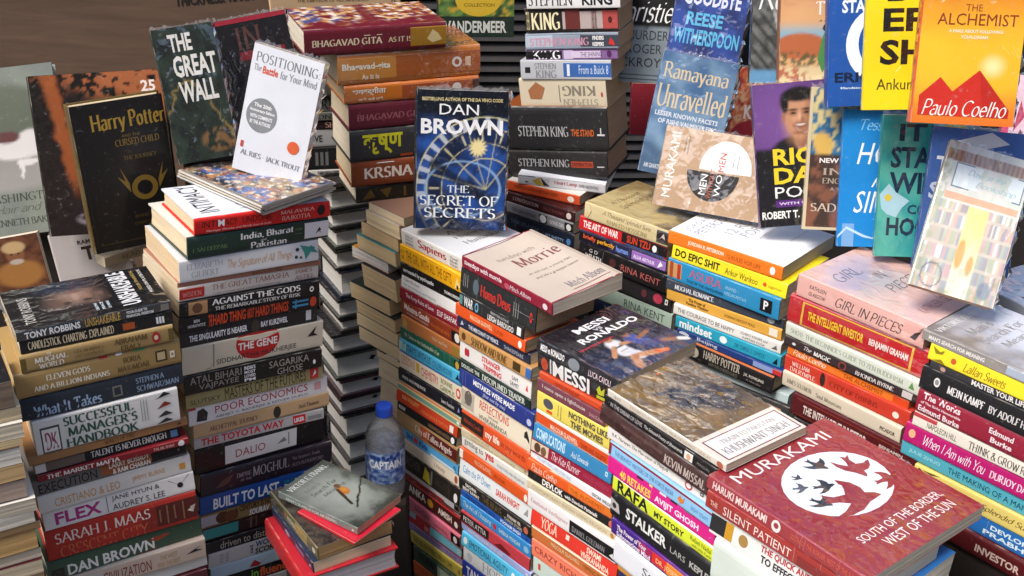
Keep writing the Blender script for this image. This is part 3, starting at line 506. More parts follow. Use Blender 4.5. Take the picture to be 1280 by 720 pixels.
BOOKS = [
('paperback_book','black covered book showing its fore edge, topmost of tan page-edge stack','books stacked with page edges outwards beside the dark hardbacks',(-0.7662,1.3623,0.8666),5.259,0.0929,0.1393,0.0434,'1b1b20','1b1b20','8d7a66','g',[],[],{}),
('paperback_book','cream paperback block, second down in tan page-edge stack','books stacked with page edges outwards beside the dark hardbacks',(-0.7644,1.3664,0.8443),5.2735,0.0946,0.1419,0.021,'d9cbb0','d9cbb0','d8c4a0','g',[],[],{}),
('paperback_book','pale cream paperback block, third down in tan page-edge stack','books stacked with page edges outwards beside the dark hardbacks',(-0.7619,1.3634,0.8178),5.2321,0.0927,0.1419,0.0248,'e6e0d2','e6e0d2','ddd0b6','m',[],[],{}),
('paperback_book','thin yellowed paperback block, fourth down in tan page-edge stack','books stacked with page edges outwards beside the dark hardbacks',(-0.7672,1.36,0.8055),5.2602,0.0965,0.143,0.0114,'a87f4f','a87f4f','d0b98c','m',[],[],{}),
('paperback_book','bright page block with white cover, fifth down in tan page-edge stack','books stacked with page edges outwards beside the dark hardbacks',(-0.771,1.3568,0.7782),5.252,0.0919,0.1431,0.0256,'f0ede6','f0ede6','ddd6c8','g',[],[],{}),
('paperback_book','yellowed thick page block, sixth down in tan page-edge stack','books stacked with page edges outwards beside the dark hardbacks',(-0.7699,1.3556,0.7506),5.2568,0.0913,0.1447,0.026,'8a6a48','8a6a48','c9a877','g',[],[],{}),
('paperback_book','page block with glossy dark purple cover, seventh down in tan page-edge stack','books stacked with page edges outwards beside the dark hardbacks',(-0.7745,1.359,0.7188),5.2434,0.0982,0.1454,0.03,'3b2a3f','3b2a3f','b9a291','g',[],[],{}),
('paperback_book','clean cream page block, eighth down in tan page-edge stack','books stacked with page edges outwards beside the dark hardbacks',(-0.766,1.3603,0.6937),5.238,0.0988,0.1476,0.0236,'e9e2d4','e9e2d4','ddd0b8','g',[],[],{}),
('paperback_book','white paged paperback block, ninth down in tan page-edge stack','books stacked with page edges outwards beside the dark hardbacks',(-0.7708,1.3558,0.673),5.2588,0.0944,0.1483,0.0193,'f0eee8','f0eee8','e0d8c6','g',[],[],{}),
('paperback_book','thin brown paged booklet, tenth down in tan page-edge stack','books stacked with page edges outwards beside the dark hardbacks',(-0.7687,1.3604,0.6592),5.2703,0.0962,0.1502,0.0128,'6d4b33','6d4b33','b08d62','m',[],[],{}),
('paperback_book','toffee coloured thick page block, eleventh down in tan page-edge stack','books stacked with page edges outwards beside the dark hardbacks',(-0.7774,1.359,0.6247),5.2753,0.1013,0.1504,0.0326,'2a2018','2a2018','c69f66','g',[],[],{}),
('paperback_book','thin page block with black cover, twelfth down in tan page-edge stack','books stacked with page edges outwards beside the dark hardbacks',(-0.7763,1.361,0.6055),5.2744,0.0999,0.1521,0.0179,'1a1a1a','1a1a1a','ddceb4','g',[],[],{}),
('paperback_book','cream page block with maroon cover, thirteenth down in tan page-edge stack','books stacked with page edges outwards beside the dark hardbacks',(-0.776,1.3601,0.5786),5.24,0.103,0.1521,0.0253,'5b2026','5b2026','d8c6a6','g',[],[],{}),
('paperback_book','ochre page block, fourteenth down in tan page-edge stack','books stacked with page edges outwards beside the dark hardbacks',(-0.7792,1.3595,0.5567),5.2746,0.1039,0.1541,0.0205,'7a5a38','7a5a38','cdb083','g',[],[],{}),
('paperback_book','glossy black paperback with a sideways face on its cover, topmost of stack under sideways face','books in the stack of dark hardbacks',(-0.6366,1.5337,0.935),2.1143,0.1385,0.217,0.0151,'141416','141518','cfc0a2','w',[('t','TONY ROBBINS',0.05,0.4,0.15,0.85,'ffffff','b'),('t','UNSHAKEABLE',0.43,0.66,0.05,0.95,'b8902f','b'),('t','YOUR GUIDE TO',0.7,0.84,0.55,0.85,'ffffff','b'),('t','FINANCIAL FREEDOM',0.7,0.88,0.15,0.45,'ffffff','b'),('r',0.93,0.985,0.15,0.85,'77706a')],[('t','UNSHAKEABLE',0.1,0.97,0.17,0.3,'e8e8ea','b'),('t','TONY ROBBINS',0.12,0.75,0.85,0.92,'c9c5bd','s'),('t','YOUR FINANCIAL',0.4,0.95,0.115,0.14,'a89055','b'),('t','FREEDOM PLAYBOOK',0.3,0.95,0.06,0.085,'c9c5bd','b'),('t','CREATING',0.12,0.3,0.45,0.47,'c8d4de','b'),('t','PEACE',0.12,0.3,0.41,0.43,'c8d4de','b'),('t','OF MIND',0.12,0.3,0.37,0.39,'c8d4de','b')],{'art':'face'}),
('paperback_book','black paperback with cream outlined title, second down in stack under sideways face','books in the stack of dark hardbacks',(-0.635,1.536,0.9131),2.1008,0.1391,0.2156,0.0215,'1d1b1c','1d1b1c','d9cdb6','g',[('t','CANDLESTICK  CHARTING  EXPLAINED',0.05,0.6,0.2,0.8,'d8c7a4','F'),('r',0.66,0.74,0.25,0.75,'a8511f'),('r',0.885,0.9,0.25,0.75,'ddd'),('r',0.905,0.92,0.25,0.75,'ddd'),('r',0.925,0.94,0.25,0.75,'ddd')],[],{}),
('hardback_book','tan hardback with small red emblem, third down in stack under sideways face','books in the stack of dark hardbacks',(-0.638,1.5351,0.8837),2.098,0.1438,0.2166,0.029,'a98d5c','a98d5c','b79a66','m',[('r',0,0.035,0,1,'6d5c2c'),('r',0.965,1,0,1,'6d5c2c'),('t','THE',0.17,0.2,0.78,0.92,'e8e0d0','f'),('t','MUGHAL',0.09,0.3,0.45,0.75,'efe8da','F'),('t','WORLD',0.11,0.27,0.08,0.4,'efe8da','F'),('t','LIFE IN INDIA’S',0.34,0.53,0.55,0.72,'6b552f','f'),('t','LAST GOLDEN AGE',0.34,0.53,0.28,0.45,'6b552f','f'),('t','ABRAHAM',0.6,0.82,0.52,0.85,'6b552f','F'),('t','ERALY',0.64,0.78,0.1,0.42,'6b552f','F'),('o',0.88,0.5,0.028,0.33,'b3352c'),('o',0.88,0.5,0.014,0.14,'e8d8c0')],[],{}),
('hardback_book','tan dust-jacketed hardback with cream title, thick, fourth down in stack under sideways face','books in the stack of dark hardbacks',(-0.6453,1.5419,0.8419),2.112,0.1588,0.2367,0.0414,'a78a58','a78a58','c9b48c','m',[('t','ELEVEN GODS',0.18,0.44,0.55,0.78,'efe6d2','F'),('t','AND A BILLION INDIANS',0.1,0.55,0.2,0.42,'efe6d2','F'),('t','BORIA',0.64,0.75,0.55,0.78,'6f5731','F'),('t','MAJUMDAR',0.6,0.8,0.2,0.45,'6f5731','F'),('r',0.84,0.91,0.3,0.75,'3f3422'),('r',0.85,0.9,0.36,0.68,'c9b186'),('r',0.5,0.55,0.93,1.0,'b33'),('r',0.6,0.64,0.93,1.0,'fff'),('r',0.72,0.78,0.93,1.0,'49a06a')],[],{}),
('hardback_book','slate blue-black hardback with pale blue title, fifth down in stack under sideways face','books in the stack of dark hardbacks',(-0.644,1.541,0.8034),2.1122,0.1535,0.2347,0.038,'2b323c','2b323c','c4ae8a','m',[('t','What It Takes',0.07,0.48,0.1,0.62,'9fb4d0','F'),('r',0.55,0.61,0.2,0.68,'77736a'),('r',0.56,0.6,0.28,0.6,'2b323c'),('t','STEPHEN A',0.7,0.88,0.55,0.8,'8a9bb0','F'),('t','SCHWARZMAN',0.7,0.97,0.18,0.45,'8a9bb0','F')],[],{}),
('paperback_book','thick white paperback with dark green title, sixth down in stack under sideways face','books in the stack of dark hardbacks',(-0.6386,1.5332,0.7428),2.1005,0.1438,0.2118,0.0602,'e6e4e0','e6e4e0','cfc0a2','g',[('r',0.04,0.17,0.02,0.78,'4a4a4c'),('r',0.05,0.16,0.06,0.72,'f2f0ec'),('t','DK',0.065,0.15,0.1,0.62,'a34a55','F'),('t','SUCCESSFUL',0.2,0.68,0.67,0.93,'2f5a46','F'),('t','MANAGER’S',0.22,0.7,0.35,0.62,'2f5a46','F'),('t','HANDBOOK',0.2,0.7,0.03,0.3,'2f5a46','F'),('r',0.73,0.735,0.25,0.9,'999'),('r',0.75,0.755,0.25,0.9,'999'),('r',0.77,0.775,0.25,0.9,'999'),('p',[(0.83,0.8),(0.95,0.9),(0.9,0.98),(0.86,0.85)],'222'),('p',[(0.84,0.5),(0.95,0.6),(0.9,0.7)],'8a2f22'),('p',[(0.84,0.25),(0.95,0.3),(0.9,0.42)],'333'),('p',[(0.83,0.05),(0.95,0.1),(0.9,0.2)],'333')],[],{}),
('paperback_book','thin brown paperback with tiny dark title, seventh down in stack under sideways face','books in the stack of dark hardbacks',(-0.6472,1.5407,0.7283),2.1319,0.1587,0.2361,0.0141,'a5764a','a5764a','b98f62','g',[('t','WINGS OF FIRE',0.46,0.66,0.25,0.75,'5b3c20','f')],[],{}),
('paperback_book','black paperback with tan block and white end, eighth down in stack under sideways face','books in the stack of dark hardbacks',(-0.6465,1.5343,0.7083),2.1336,0.1412,0.2178,0.0197,'1d1d20','1d1d20','c9b896','m',[('r',0,0.07,0,1,'d8d4cc'),('r',0.07,0.33,0,1,'6d5f54'),('t','TALENT IS NEVER ENOUGH',0.37,0.9,0.25,0.8,'c9c6c0','F'),('r',0.93,0.98,0.2,0.8,'5b7fa8')],[],{}),
('paperback_book','dark red paperback with white capitals, ninth down in stack under sideways face','books in the stack of dark hardbacks',(-0.6367,1.5337,0.6962),2.0983,0.1419,0.2245,0.0117,'8c2029','8c2029','d9cdb6','m',[('t','THE MARKET MAFIA',0.05,0.53,0.15,0.85,'f0e8e0','F'),('t','PALAK SHAH',0.76,0.9,0.25,0.75,'e0b0a8','F'),('o',0.95,0.5,0.022,0.45,'f0eeee')],[],{}),
('paperback_book','grey spine running to brown and black, tenth down in stack under sideways face','books in the stack of dark hardbacks',(-0.6499,1.5388,0.6703),2.1412,0.1487,0.2324,0.0255,'6f6a66','6f6a66','c9b896','m',[('r',0.43,0.76,0,1,'9c5a34'),('r',0.76,1,0,1,'221f20'),('t','EXECUTION',0.03,0.4,0.15,0.75,'1b1b1b','s'),('t','LARRY BOSSIDY',0.48,0.75,0.52,0.88,'f0e4d4','b'),('t','& RAM CHARAN',0.5,0.75,0.1,0.45,'f0e4d4','b')],[],{}),
('paperback_book','white paperback with orange capitals, eleventh down in stack under sideways face','books in the stack of dark hardbacks',(-0.6485,1.5426,0.6387),2.1401,0.1581,0.2336,0.0312,'d9d6d0','d9d6d0','d9cdb6','g',[('t','CRISTIANO & LEO',0.1,0.52,0.2,0.65,'d3983f','s'),('t','JIMMY BURNS',0.6,0.82,0.3,0.65,'d3983f','s'),('r',0.92,0.96,0.3,0.65,'d3983f')],[],{}),
('paperback_book','white paperback with bold magenta capitals, twelfth down in stack under sideways face','books in the stack of dark hardbacks',(-0.6426,1.5416,0.6043),2.114,0.1521,0.2317,0.034,'e3e0dc','e3e0dc','d9cdb6','g',[('t','FLEX',0.07,0.37,0.2,0.8,'b0307e','b'),('r',0.405,0.41,0.1,0.9,'666'),('t','JANE HYUN &',0.44,0.76,0.56,0.86,'2a2a2a','s'),('t','AUDREY S. LEE',0.44,0.79,0.14,0.44,'2a2a2a','s'),('o',0.9,0.5,0.02,0.14,'222'),('p',[(0.82,0.85),(0.9,0.5),(0.825,0.86)],'555'),('p',[(0.97,0.95),(0.9,0.5),(0.965,0.96)],'555')],[],{}),
('hardback_book','thick red hardback fading to maroon, thirteenth down in stack under sideways face','books in the stack of dark hardbacks',(-0.644,1.5416,0.5459),2.1028,0.156,0.2337,0.058,'b53428','b53428','cfc0a2','m',[('r',0.72,1,0,1,'5d2320'),('r',0.62,0.72,0,1,'8f2f25'),('t','SARAH J. MAAS',0.06,0.68,0.5,0.85,'f2ddd2','f'),('t','CRESCENT CITY',0.08,0.66,0.06,0.42,'cf6a46','f'),('r',0.74,0.75,0.3,0.7,'8d6a4a'),('r',0.79,0.8,0.2,0.8,'8d6a4a'),('r',0.84,0.85,0.3,0.75,'8d6a4a'),('r',0.9,0.91,0.2,0.8,'8d6a4a'),('p',[(0.93,0.45),(0.99,0.6),(0.95,0.55),(0.97,0.35)],'ddd0c0')],[],{}),
('hardback_book','green camouflage-toned hardback with white capitals, fourteenth down in stack under sideways face','books in the stack of dark hardbacks',(-0.6481,1.5432,0.5059),2.1369,0.1534,0.2427,0.0396,'3d5a44','3d5a44','d9cdb6','g',[('r',0.02,0.1,0.1,0.6,'232a24'),('t','DAN BROWN',0.12,0.68,0.12,0.66,'f2f0ea','b'),('p',[(0.64,0.6),(0.8,0.95),(0.78,0.6),(0.7,0.45)],'a8412a'),('r',0.55,0.7,0.0,0.1,'8b3a2c')],[],{}),
('paperback_book','pinkish beige paperback with dark red title, fifteenth down in stack under sideways face','books in the stack of dark hardbacks',(-0.6382,1.5421,0.4641),2.102,0.1529,0.2363,0.0414,'d3bfae','d3bfae','cfc0a2','g',[('r',0.1,0.3,0,1,'cfc9c6'),('t','CIVILIZATION',0.3,0.62,0.2,0.75,'8d2d30','s'),('t','THE WEST',0.68,0.8,0.55,0.8,'c0a068','s'),('t','AND THE REST',0.66,0.82,0.2,0.45,'c0a068','s'),('p',[(0.86,0.45),(0.97,0.75),(0.93,0.6),(0.98,0.5)],'22202a')],[],{}),
('paperback_book','thin off-white paperback, sixteenth down in stack under sideways face','books in the stack of dark hardbacks',(-0.6415,1.5471,0.4403),2.1395,0.1527,0.236,0.0234,'dfe0d8','dfe0d8','dcd3c0','g',[],[],{}),
('paperback_book','maroon paperback at the bottom edge, seventeenth down in stack under sideways face','books in the stack of dark hardbacks',(-0.6393,1.5414,0.4099),2.1226,0.1508,0.2336,0.03,'5b1f2a','5b1f2a','c4ae8a','g',[],[],{}),
('hardback_book','scarlet spine with white cover and dark title, topmost of stack under magazine pile','books in the stack beneath the magazines',(-0.4381,1.7431,1.0093),[[-0.5759,-0.8153,0.0604],[0.8175,-0.5743,0.0426],[0.0,0.0739,0.9973]],0.144,0.2272,0.0276,'d3241d','d9dbe0','d9c3a0','m',[('t','INTI',0.05,0.16,0.4,0.8,'5b1512','s'),('t','M',0.165,0.21,0.4,0.8,'fff','b'),('t','ACY',0.215,0.3,0.4,0.8,'5b1512','s'),('t','UNDONE',0.34,0.55,0.4,0.8,'5b1512','s'),('t','Marriage, Divorce and Family Law in India',0.08,0.55,0.1,0.28,'f4d8d0','i'),('t','MALAVIKA',0.62,0.88,0.6,0.82,'f2b8a8','f'),('t','RAJKOTIA',0.63,0.85,0.18,0.48,'f2b8a8','f'),('o',0.93,0.55,0.03,0.32,'2a1a1a')],[('t','INTIMACY',0.12,0.98,0.78,0.92,'26262a','s'),('t','UNDONE',0.12,0.98,0.5,0.64,'9fa3ab','s')],{}),
('hardback_book','dark green jacket with white end panel, second down in stack under magazine pile','books in the stack beneath the magazines',(-0.4534,1.7473,0.9713),[[-0.5947,-0.8017,0.0594],[0.8039,-0.5931,0.044],[0.0,0.0739,0.9973]],0.1633,0.2402,0.0371,'213a30','e3ded2','dcc8a6','g',[('t','India, Bharat',0.36,0.74,0.52,0.85,'f2f2ee','F'),('t','and',0.5,0.54,0.38,0.48,'ddd','f'),('t','Pakistan',0.43,0.69,0.08,0.38,'f2f2ee','F'),('t','J. SAI DEEPAK',0.03,0.27,0.3,0.5,'6d8a58','f'),('r',0.82,1,0,1,'e9e7e4'),('p',[(0.9,0.3),(0.93,0.62),(0.945,0.45),(0.93,0.45),(0.95,0.3),(0.925,0.42)],'222'),('t','a new',0.75,0.8,0.6,0.7,'6d8a58','f'),('t','history',0.75,0.8,0.4,0.5,'6d8a58','f')],[],{}),
('paperback_book','pale grey paperback with gold script and teal flower, third down in stack under magazine pile','books in the stack beneath the magazines',(-0.464,1.7349,0.9358),[[-0.5711,-0.8186,0.0607],[0.8209,-0.5695,0.0422],[0.0,0.0739,0.9973]],0.159,0.234,0.0354,'d6d6d6','d6d6d6','d6bd98','g',[('t','ELIZABETH',0.05,0.3,0.55,0.82,'a9abb0','f'),('t','GILBERT',0.08,0.27,0.18,0.45,'a9abb0','f'),('t','The Signature of All Things',0.33,0.8,0.25,0.75,'cf9f62','c'),('p',[(0.86,0.9),(0.93,0.75),(0.99,1.0),(0.97,0.6),(1.0,0.4),(0.94,0.5),(0.9,0.15),(0.89,0.5)],'3e8f86'),('o',0.84,0.7,0.014,0.09,'2d3b3c'),('o',0.83,0.35,0.012,0.08,'2d3b3c'),('o',0.865,0.3,0.01,0.06,'2d3b3c')],[],{}),
('paperback_book','thin pinkish brown paperback, fourth down in stack under magazine pile','books in the stack beneath the magazines',(-0.4648,1.7351,0.9267),[[-0.5843,-0.8093,0.06],[0.8115,-0.5827,0.0432],[0.0,0.0739,0.9973]],0.1558,0.2428,0.0083,'a8765f','a8765f','cfc0a2','m',[('t','WINGS OF FIRE',0.5,0.72,0.2,0.75,'6b4434','f')],[],{}),
('paperback_book','cream paperback with a red block, fifth down in stack under magazine pile','books in the stack beneath the magazines',(-0.4685,1.7348,0.9016),[[-0.5997,-0.798,0.0592],[0.8002,-0.5981,0.0443],[0.0,0.0739,0.9973]],0.1568,0.2402,0.0248,'e0d8cf','e0d8cf','cfc0a2','g',[('r',0,0.17,0,1,'c8322c'),('t','WISDEN',0.02,0.15,0.3,0.65,'e8a098','f'),('t','THE GREAT TAMASHA',0.22,0.78,0.45,0.85,'a87f72','f'),('t','Cricket, Corruption and the Turbulent Rise of Modern India',0.23,0.72,0.14,0.28,'a87f72','f'),('t','JAMES',0.82,0.95,0.58,0.88,'a87f72','f'),('t','ASTILL',0.82,0.97,0.14,0.46,'a87f72','f')],[],{}),
('paperback_book','black spine with small portrait inset, sixth down in stack under magazine pile','books in the stack beneath the magazines',(-0.467,1.7306,0.8765),[[-0.5714,-0.8185,0.0607],[0.8207,-0.5698,0.0422],[0.0,0.0739,0.9973]],0.1605,0.2375,0.0248,'1a1a1c','1a1a1c','d9cdb6','g',[('r',0.06,0.19,0.05,0.95,'b98d62'),('o',0.12,0.5,0.035,0.35,'6b4a34'),('t','AGAINST THE GODS',0.22,0.86,0.5,0.92,'eeeae4','F'),('t','THE REMARKABLE STORY OF RISK',0.24,0.86,0.1,0.38,'d8d4ce','F')],[],{}),
('paperback_book','black spine with orange and blue capitals, seventh down in stack under magazine pile','books in the stack beneath the magazines',(-0.4717,1.7321,0.8489),[[-0.5875,-0.807,0.0598],[0.8092,-0.5859,0.0434],[0.0,0.0739,0.9973]],0.1628,0.2422,0.027,'1b1a1b','1b1a1b','cfc0a2','g',[('t','BEN',0.1,0.14,0.55,0.75,'ddd','b'),('t','HOROWITZ',0.06,0.18,0.25,0.45,'ddd','b'),('t','THE',0.2,0.225,0.1,0.9,'d8502c','b'),('t','HARD THING',0.23,0.46,0.15,0.85,'d8502c','b'),('t','ABOUT',0.47,0.52,0.15,0.85,'d8502c','b'),('t','HARD THINGS',0.53,0.77,0.15,0.85,'d8502c','b'),('r',0.8,0.92,0.6,0.75,'4a9cc8'),('r',0.8,0.92,0.3,0.45,'4a9cc8'),('r',0.82,0.83,0.2,0.85,'4a9cc8'),('o',0.955,0.5,0.025,0.35,'d8502c')],[],{}),
('paperback_book','charcoal spine with small white capitals, eighth down in stack under magazine pile','books in the stack beneath the magazines',(-0.4748,1.7343,0.8209),[[-0.5963,-0.8006,0.0594],[0.8028,-0.5946,0.0441],[0.0,0.0739,0.9973]],0.1625,0.2399,0.0277,'2b2a2b','2b2a2b','c4ae8a','g',[('t','THE SINGULARITY IS NEARER',0.06,0.47,0.3,0.7,'ffffff','b'),('o',0.53,0.5,0.03,0.45,'4a3f38'),('t','RAY KURZWEIL',0.57,0.77,0.35,0.72,'ffffff','b'),('r',0.91,0.95,0.2,0.85,'d8d8d8')],[],{}),
('paperback_book','thick cream spine with red disc, ninth down in stack under magazine pile','books in the stack beneath the magazines',(-0.4715,1.7337,0.7698),[[-0.5983,-0.7991,0.0592],[0.8013,-0.5967,0.0442],[0.0,0.0739,0.9973]],0.1587,0.2498,0.0504,'ddd3bb','ddd3bb','c4ae8a','g',[('o',0.52,0.72,0.155,0.62,'c22a2b'),('t','THE GENE',0.38,0.66,0.5,0.78,'f6eee6','b'),('t','SIDDHARTHA MUKHERJEE',0.23,0.8,0.12,0.36,'3a302c','s'),('r',0.21,0.214,0.1,0.95,'222'),('p',[(0.1,0.0),(0.19,0.1),(0.21,0.3),(0.19,0.12)],'222'),('p',[(0.88,0.5),(0.95,0.85),(0.93,0.6),(0.96,0.5)],'222')],[],{}),
('paperback_book','black spine with grey capital names, tenth down in stack under magazine pile','books in the stack beneath the magazines',(-0.4716,1.7313,0.7345),[[-0.5748,-0.816,0.0605],[0.8183,-0.5733,0.0425],[0.0,0.0739,0.9973]],0.1634,0.2431,0.0351,'1f1c1b','1f1c1b','c9b896','g',[('t','ATAL BIHARI',0.04,0.4,0.52,0.9,'a89e94','s'),('t','VAJPAYEE',0.1,0.38,0.1,0.46,'a89e94','s'),('t','INDIA’S',0.42,0.5,0.7,0.9,'ffffff','b'),('t','MOST',0.42,0.5,0.5,0.66,'ffffff','b'),('t','LOVED',0.42,0.5,0.3,0.46,'ffffff','b'),('t','PM',0.42,0.5,0.1,0.26,'ffffff','b'),('t','SAGARIKA',0.6,0.9,0.52,0.88,'a89e94','s'),('t','GHOSE',0.66,0.85,0.1,0.44,'a89e94','s'),('o',0.94,0.4,0.01,0.12,'fff')],[],{}),
('paperback_book','olive khaki spine with thin dark capitals, eleventh down in stack under magazine pile','books in the stack beneath the magazines',(-0.4744,1.7368,0.7065),[[-0.5861,-0.808,0.0599],[0.8103,-0.5845,0.0433],[0.0,0.0739,0.9973]],0.1669,0.2454,0.0275,'a59a6b','a59a6b','c4ae8a','m',[('t','SLUTSKY',0.03,0.24,0.25,0.55,'4a4326','s'),('t','MASTERS OF THE FUTURES',0.27,0.87,0.15,0.85,'3a3420','s'),('r',0.9,0.965,0.15,0.9,'c23a34'),('p',[(0.92,0.3),(0.94,0.75),(0.95,0.5)],'fff')],[],{}),
('paperback_book','white spine with crimson thin capitals, twelfth down in stack under magazine pile','books in the stack beneath the magazines',(-0.4721,1.7392,0.6742),[[-0.6051,-0.794,0.0589],[0.7961,-0.6035,0.0447],[0.0,0.0739,0.9973]],0.1656,0.2537,0.0316,'e6e5e3','e6e5e3','d9cdb6','g',[('p',[(0.05,0.2),(0.06,0.8),(0.1,0.9),(0.13,0.6),(0.12,0.15)],'2d2d30'),('t','POOR ECONOMICS',0.18,0.85,0.42,0.85,'b8323f','s'),('t','ABHIJIT V. BANERJEE & ESTHER DUFLO',0.18,0.85,0.12,0.3,'6b6b70','s'),('r',0.9,0.95,0.35,0.8,'dba8a8'),('r',0.0,0.05,0.9,1,'b33')],[],{}),
('paperback_book','tan spine with dark centre dot, thirteenth down in stack under magazine pile','books in the stack beneath the magazines',(-0.4668,1.7382,0.6477),[[-0.5962,-0.8007,0.0594],[0.8029,-0.5945,0.0441],[0.0,0.0739,0.9973]],0.1627,0.2488,0.0263,'c8a77c','c8a77c','d9cdb6','g',[('t','ARCHETYPAL JOURNEY',0.11,0.46,0.3,0.65,'4a3620','f'),('o',0.6,0.5,0.028,0.42,'2f2d26'),('t','Anil Thomas',0.76,0.92,0.35,0.65,'4a3620','f')],[],{}),
('paperback_book','light grey spine with red capitals, fourteenth down in stack under magazine pile','books in the stack beneath the magazines',(-0.467,1.7293,0.628),[[-0.5842,-0.8094,0.06],[0.8116,-0.5826,0.0432],[0.0,0.0739,0.9973]],0.1512,0.2372,0.0198,'b9b7b4','b9b7b4','cfc0a2','g',[('t','THE TOYOTA WAY',0.05,0.68,0.2,0.85,'c8222b','b'),('r',0.75,0.85,0.1,0.9,'c8222b'),('t','LIKER',0.76,0.84,0.3,0.7,'fff','b'),('r',0.87,0.98,0.25,0.6,'8a8a8c')],[],{}),
('hardback_book','black hardback wrapped by a white band, fifteenth down in stack under magazine pile','books in the stack beneath the magazines',(-0.4763,1.7345,0.5755),[[-0.6056,-0.7936,0.0588],[0.7958,-0.6039,0.0448],[0.0,0.0739,0.9973]],0.1618,0.2386,0.052,'1a1819','1a1819','c9b896','g',[('r',0.22,0.78,0,1,'e4e2de'),('t','DALIO',0.3,0.53,0.32,0.62,'a83a3a','s'),('p',[(0.62,0.4),(0.68,0.62),(0.7,0.45)],'888'),('r',0.71,0.72,0.3,0.75,'999')],[],{}),
('hardback_book','dark plum hardback with silver title, sixteenth down in stack under magazine pile','books in the stack beneath the magazines',(-0.4646,1.7345,0.5296),[[-0.5878,-0.8068,0.0598],[0.809,-0.5862,0.0435],[0.0,0.0739,0.9973]],0.1586,0.2452,0.0452,'2c242e','2c242e','cfc0a2','g',[('p',[(0.1,0.3),(0.16,0.6),(0.24,0.75),(0.2,0.4),(0.15,0.3)],'5f4540'),('t','EMPIRE',0.26,0.37,0.5,0.7,'a89aa0','f'),('t','OF THE',0.29,0.37,0.3,0.42,'a89aa0','f'),('t','MOGHUL',0.38,0.66,0.38,0.82,'b0a6ac','f'),('t','The Serpent’s Tooth',0.68,0.9,0.6,0.78,'988c94','f'),('t','ALEX RUTHERFORD',0.68,0.93,0.34,0.5,'988c94','f')],[],{}),
('hardback_book','bright blue hardback with white block capitals, seventeenth down in stack under magazine pile','books in the stack beneath the magazines',(-0.4726,1.7302,0.4906),[[-0.5794,-0.8128,0.0603],[0.815,-0.5778,0.0428],[0.0,0.0739,0.9973]],0.1558,0.2328,0.039,'1d4f9c','1d4f9c','d9cdb6','g',[('t','BUILT TO LAST',0.1,0.62,0.2,0.78,'eef2f6','b'),('t','JIM COLLINS',0.66,0.85,0.5,0.75,'2f8f9a','b')],[],{}),
('paperback_book','spine with brown cricket picture and white capitals, eighteenth down in stack under magazine pile','books in the stack beneath the magazines',(-0.4763,1.7213,0.4638),[[-0.5827,-0.8105,0.0601],[0.8127,-0.5811,0.0431],[0.0,0.0739,0.9973]],0.1456,0.2175,0.0271,'8f7448','8f7448','dcd3c0','m',[('r',0,0.15,0,1,'b9b4b8'),('o',0.18,0.5,0.06,0.4,'5b3620'),('o',0.25,0.45,0.06,0.4,'6b4020'),('t','A CENTURY IS NOT ENOUGH',0.28,0.8,0.55,0.95,'4a2a18','b'),('t','SOURAV',0.4,0.58,0.08,0.5,'eee','I'),('t','GANGULY',0.62,0.8,0.08,0.5,'eee','I')],[],{}),
('paperback_book','dark maroon spine with a teal end, nineteenth down in stack under magazine pile','books in the stack beneath the magazines',(-0.4776,1.7215,0.4328),[[-0.5949,-0.8016,0.0594],[0.8038,-0.5933,0.044],[0.0,0.0739,0.9973]],0.1443,0.2176,0.0305,'3a1f22','3a1f22','dcd3c0','g',[('r',0,0.3,0,1,'3f9a98'),('r',0.4,0.42,0.1,0.9,'7a5a50'),('r',0.37,0.46,0.75,0.8,'7a5a50'),('r',0.45,0.46,0.1,0.9,'7a5a50')],[],{}),
('paperback_book','black spine with thin lowercase grey title, twentieth down in stack under magazine pile','books in the stack beneath the magazines',(-0.4733,1.7174,0.4073),[[-0.5828,-0.8104,0.0601],[0.8126,-0.5812,0.0431],[0.0,0.0739,0.9973]],0.1406,0.2113,0.0254,'232022','232022','d9cdb6','g',[('t','driven to distraction',0.12,0.72,0.2,0.85,'d0c8c0','s')],[],{}),
('paperback_book','white spine with stacked navy capitals, twenty-first down in stack under magazine pile','books in the stack beneath the magazines',(-0.4745,1.7191,0.3731),[[-0.5873,-0.8072,0.0598],[0.8094,-0.5857,0.0434],[0.0,0.0739,0.9973]],0.1396,0.2088,0.0339,'d9d7d5','d9d7d5','c4ae8a','g',[('t','BECKER',0.1,0.13,0.2,0.8,'99a','s'),('t','HUSELID',0.15,0.18,0.2,0.8,'99a','s'),('t','THE',0.37,0.4,0.2,0.8,'3a4f7a','b'),('t','WORKFORCE',0.42,0.8,0.55,0.95,'3a5a8f','b'),('t','SCORECARD',0.42,0.8,0.08,0.48,'2a2a30','b')],[],{}),
('paperback_book','pale blue spine with a red splash, twenty-second down in stack under magazine pile','books in the stack beneath the magazines',(-0.4734,1.718,0.3474),[[-0.5802,-0.8123,0.0602],[0.8145,-0.5786,0.0429],[0.0,0.0739,0.9973]],0.1386,0.2047,0.0254,'b9d0e0','b9d0e0','cfc0a2','m',[('p',[(0.35,0.2),(0.4,0.7),(0.46,0.3),(0.62,0.95),(0.5,0.5),(0.44,0.1)],'b0283a'),('r',0.6,1,0,1,'d8d6d2'),('t','THE TIPPING',0.63,0.95,0.2,0.7,'55555a','s')],[],{}),
('paperback_book','black spine with mixed-colour lowercase title, twenty-third down in stack under magazine pile','books in the stack beneath the magazines',(-0.4714,1.7143,0.3202),[[-0.5907,-0.8047,0.0597],[0.8069,-0.5891,0.0437],[0.0,0.0739,0.9973]],0.1287,0.2041,0.0268,'1e1f20','1e1f20','d9cdb6','g',[('t','in',0.36,0.43,0.15,0.85,'7ab648','b'),('t','fluencer',0.44,0.8,0.15,0.85,'d8683c','b')],[],{}),
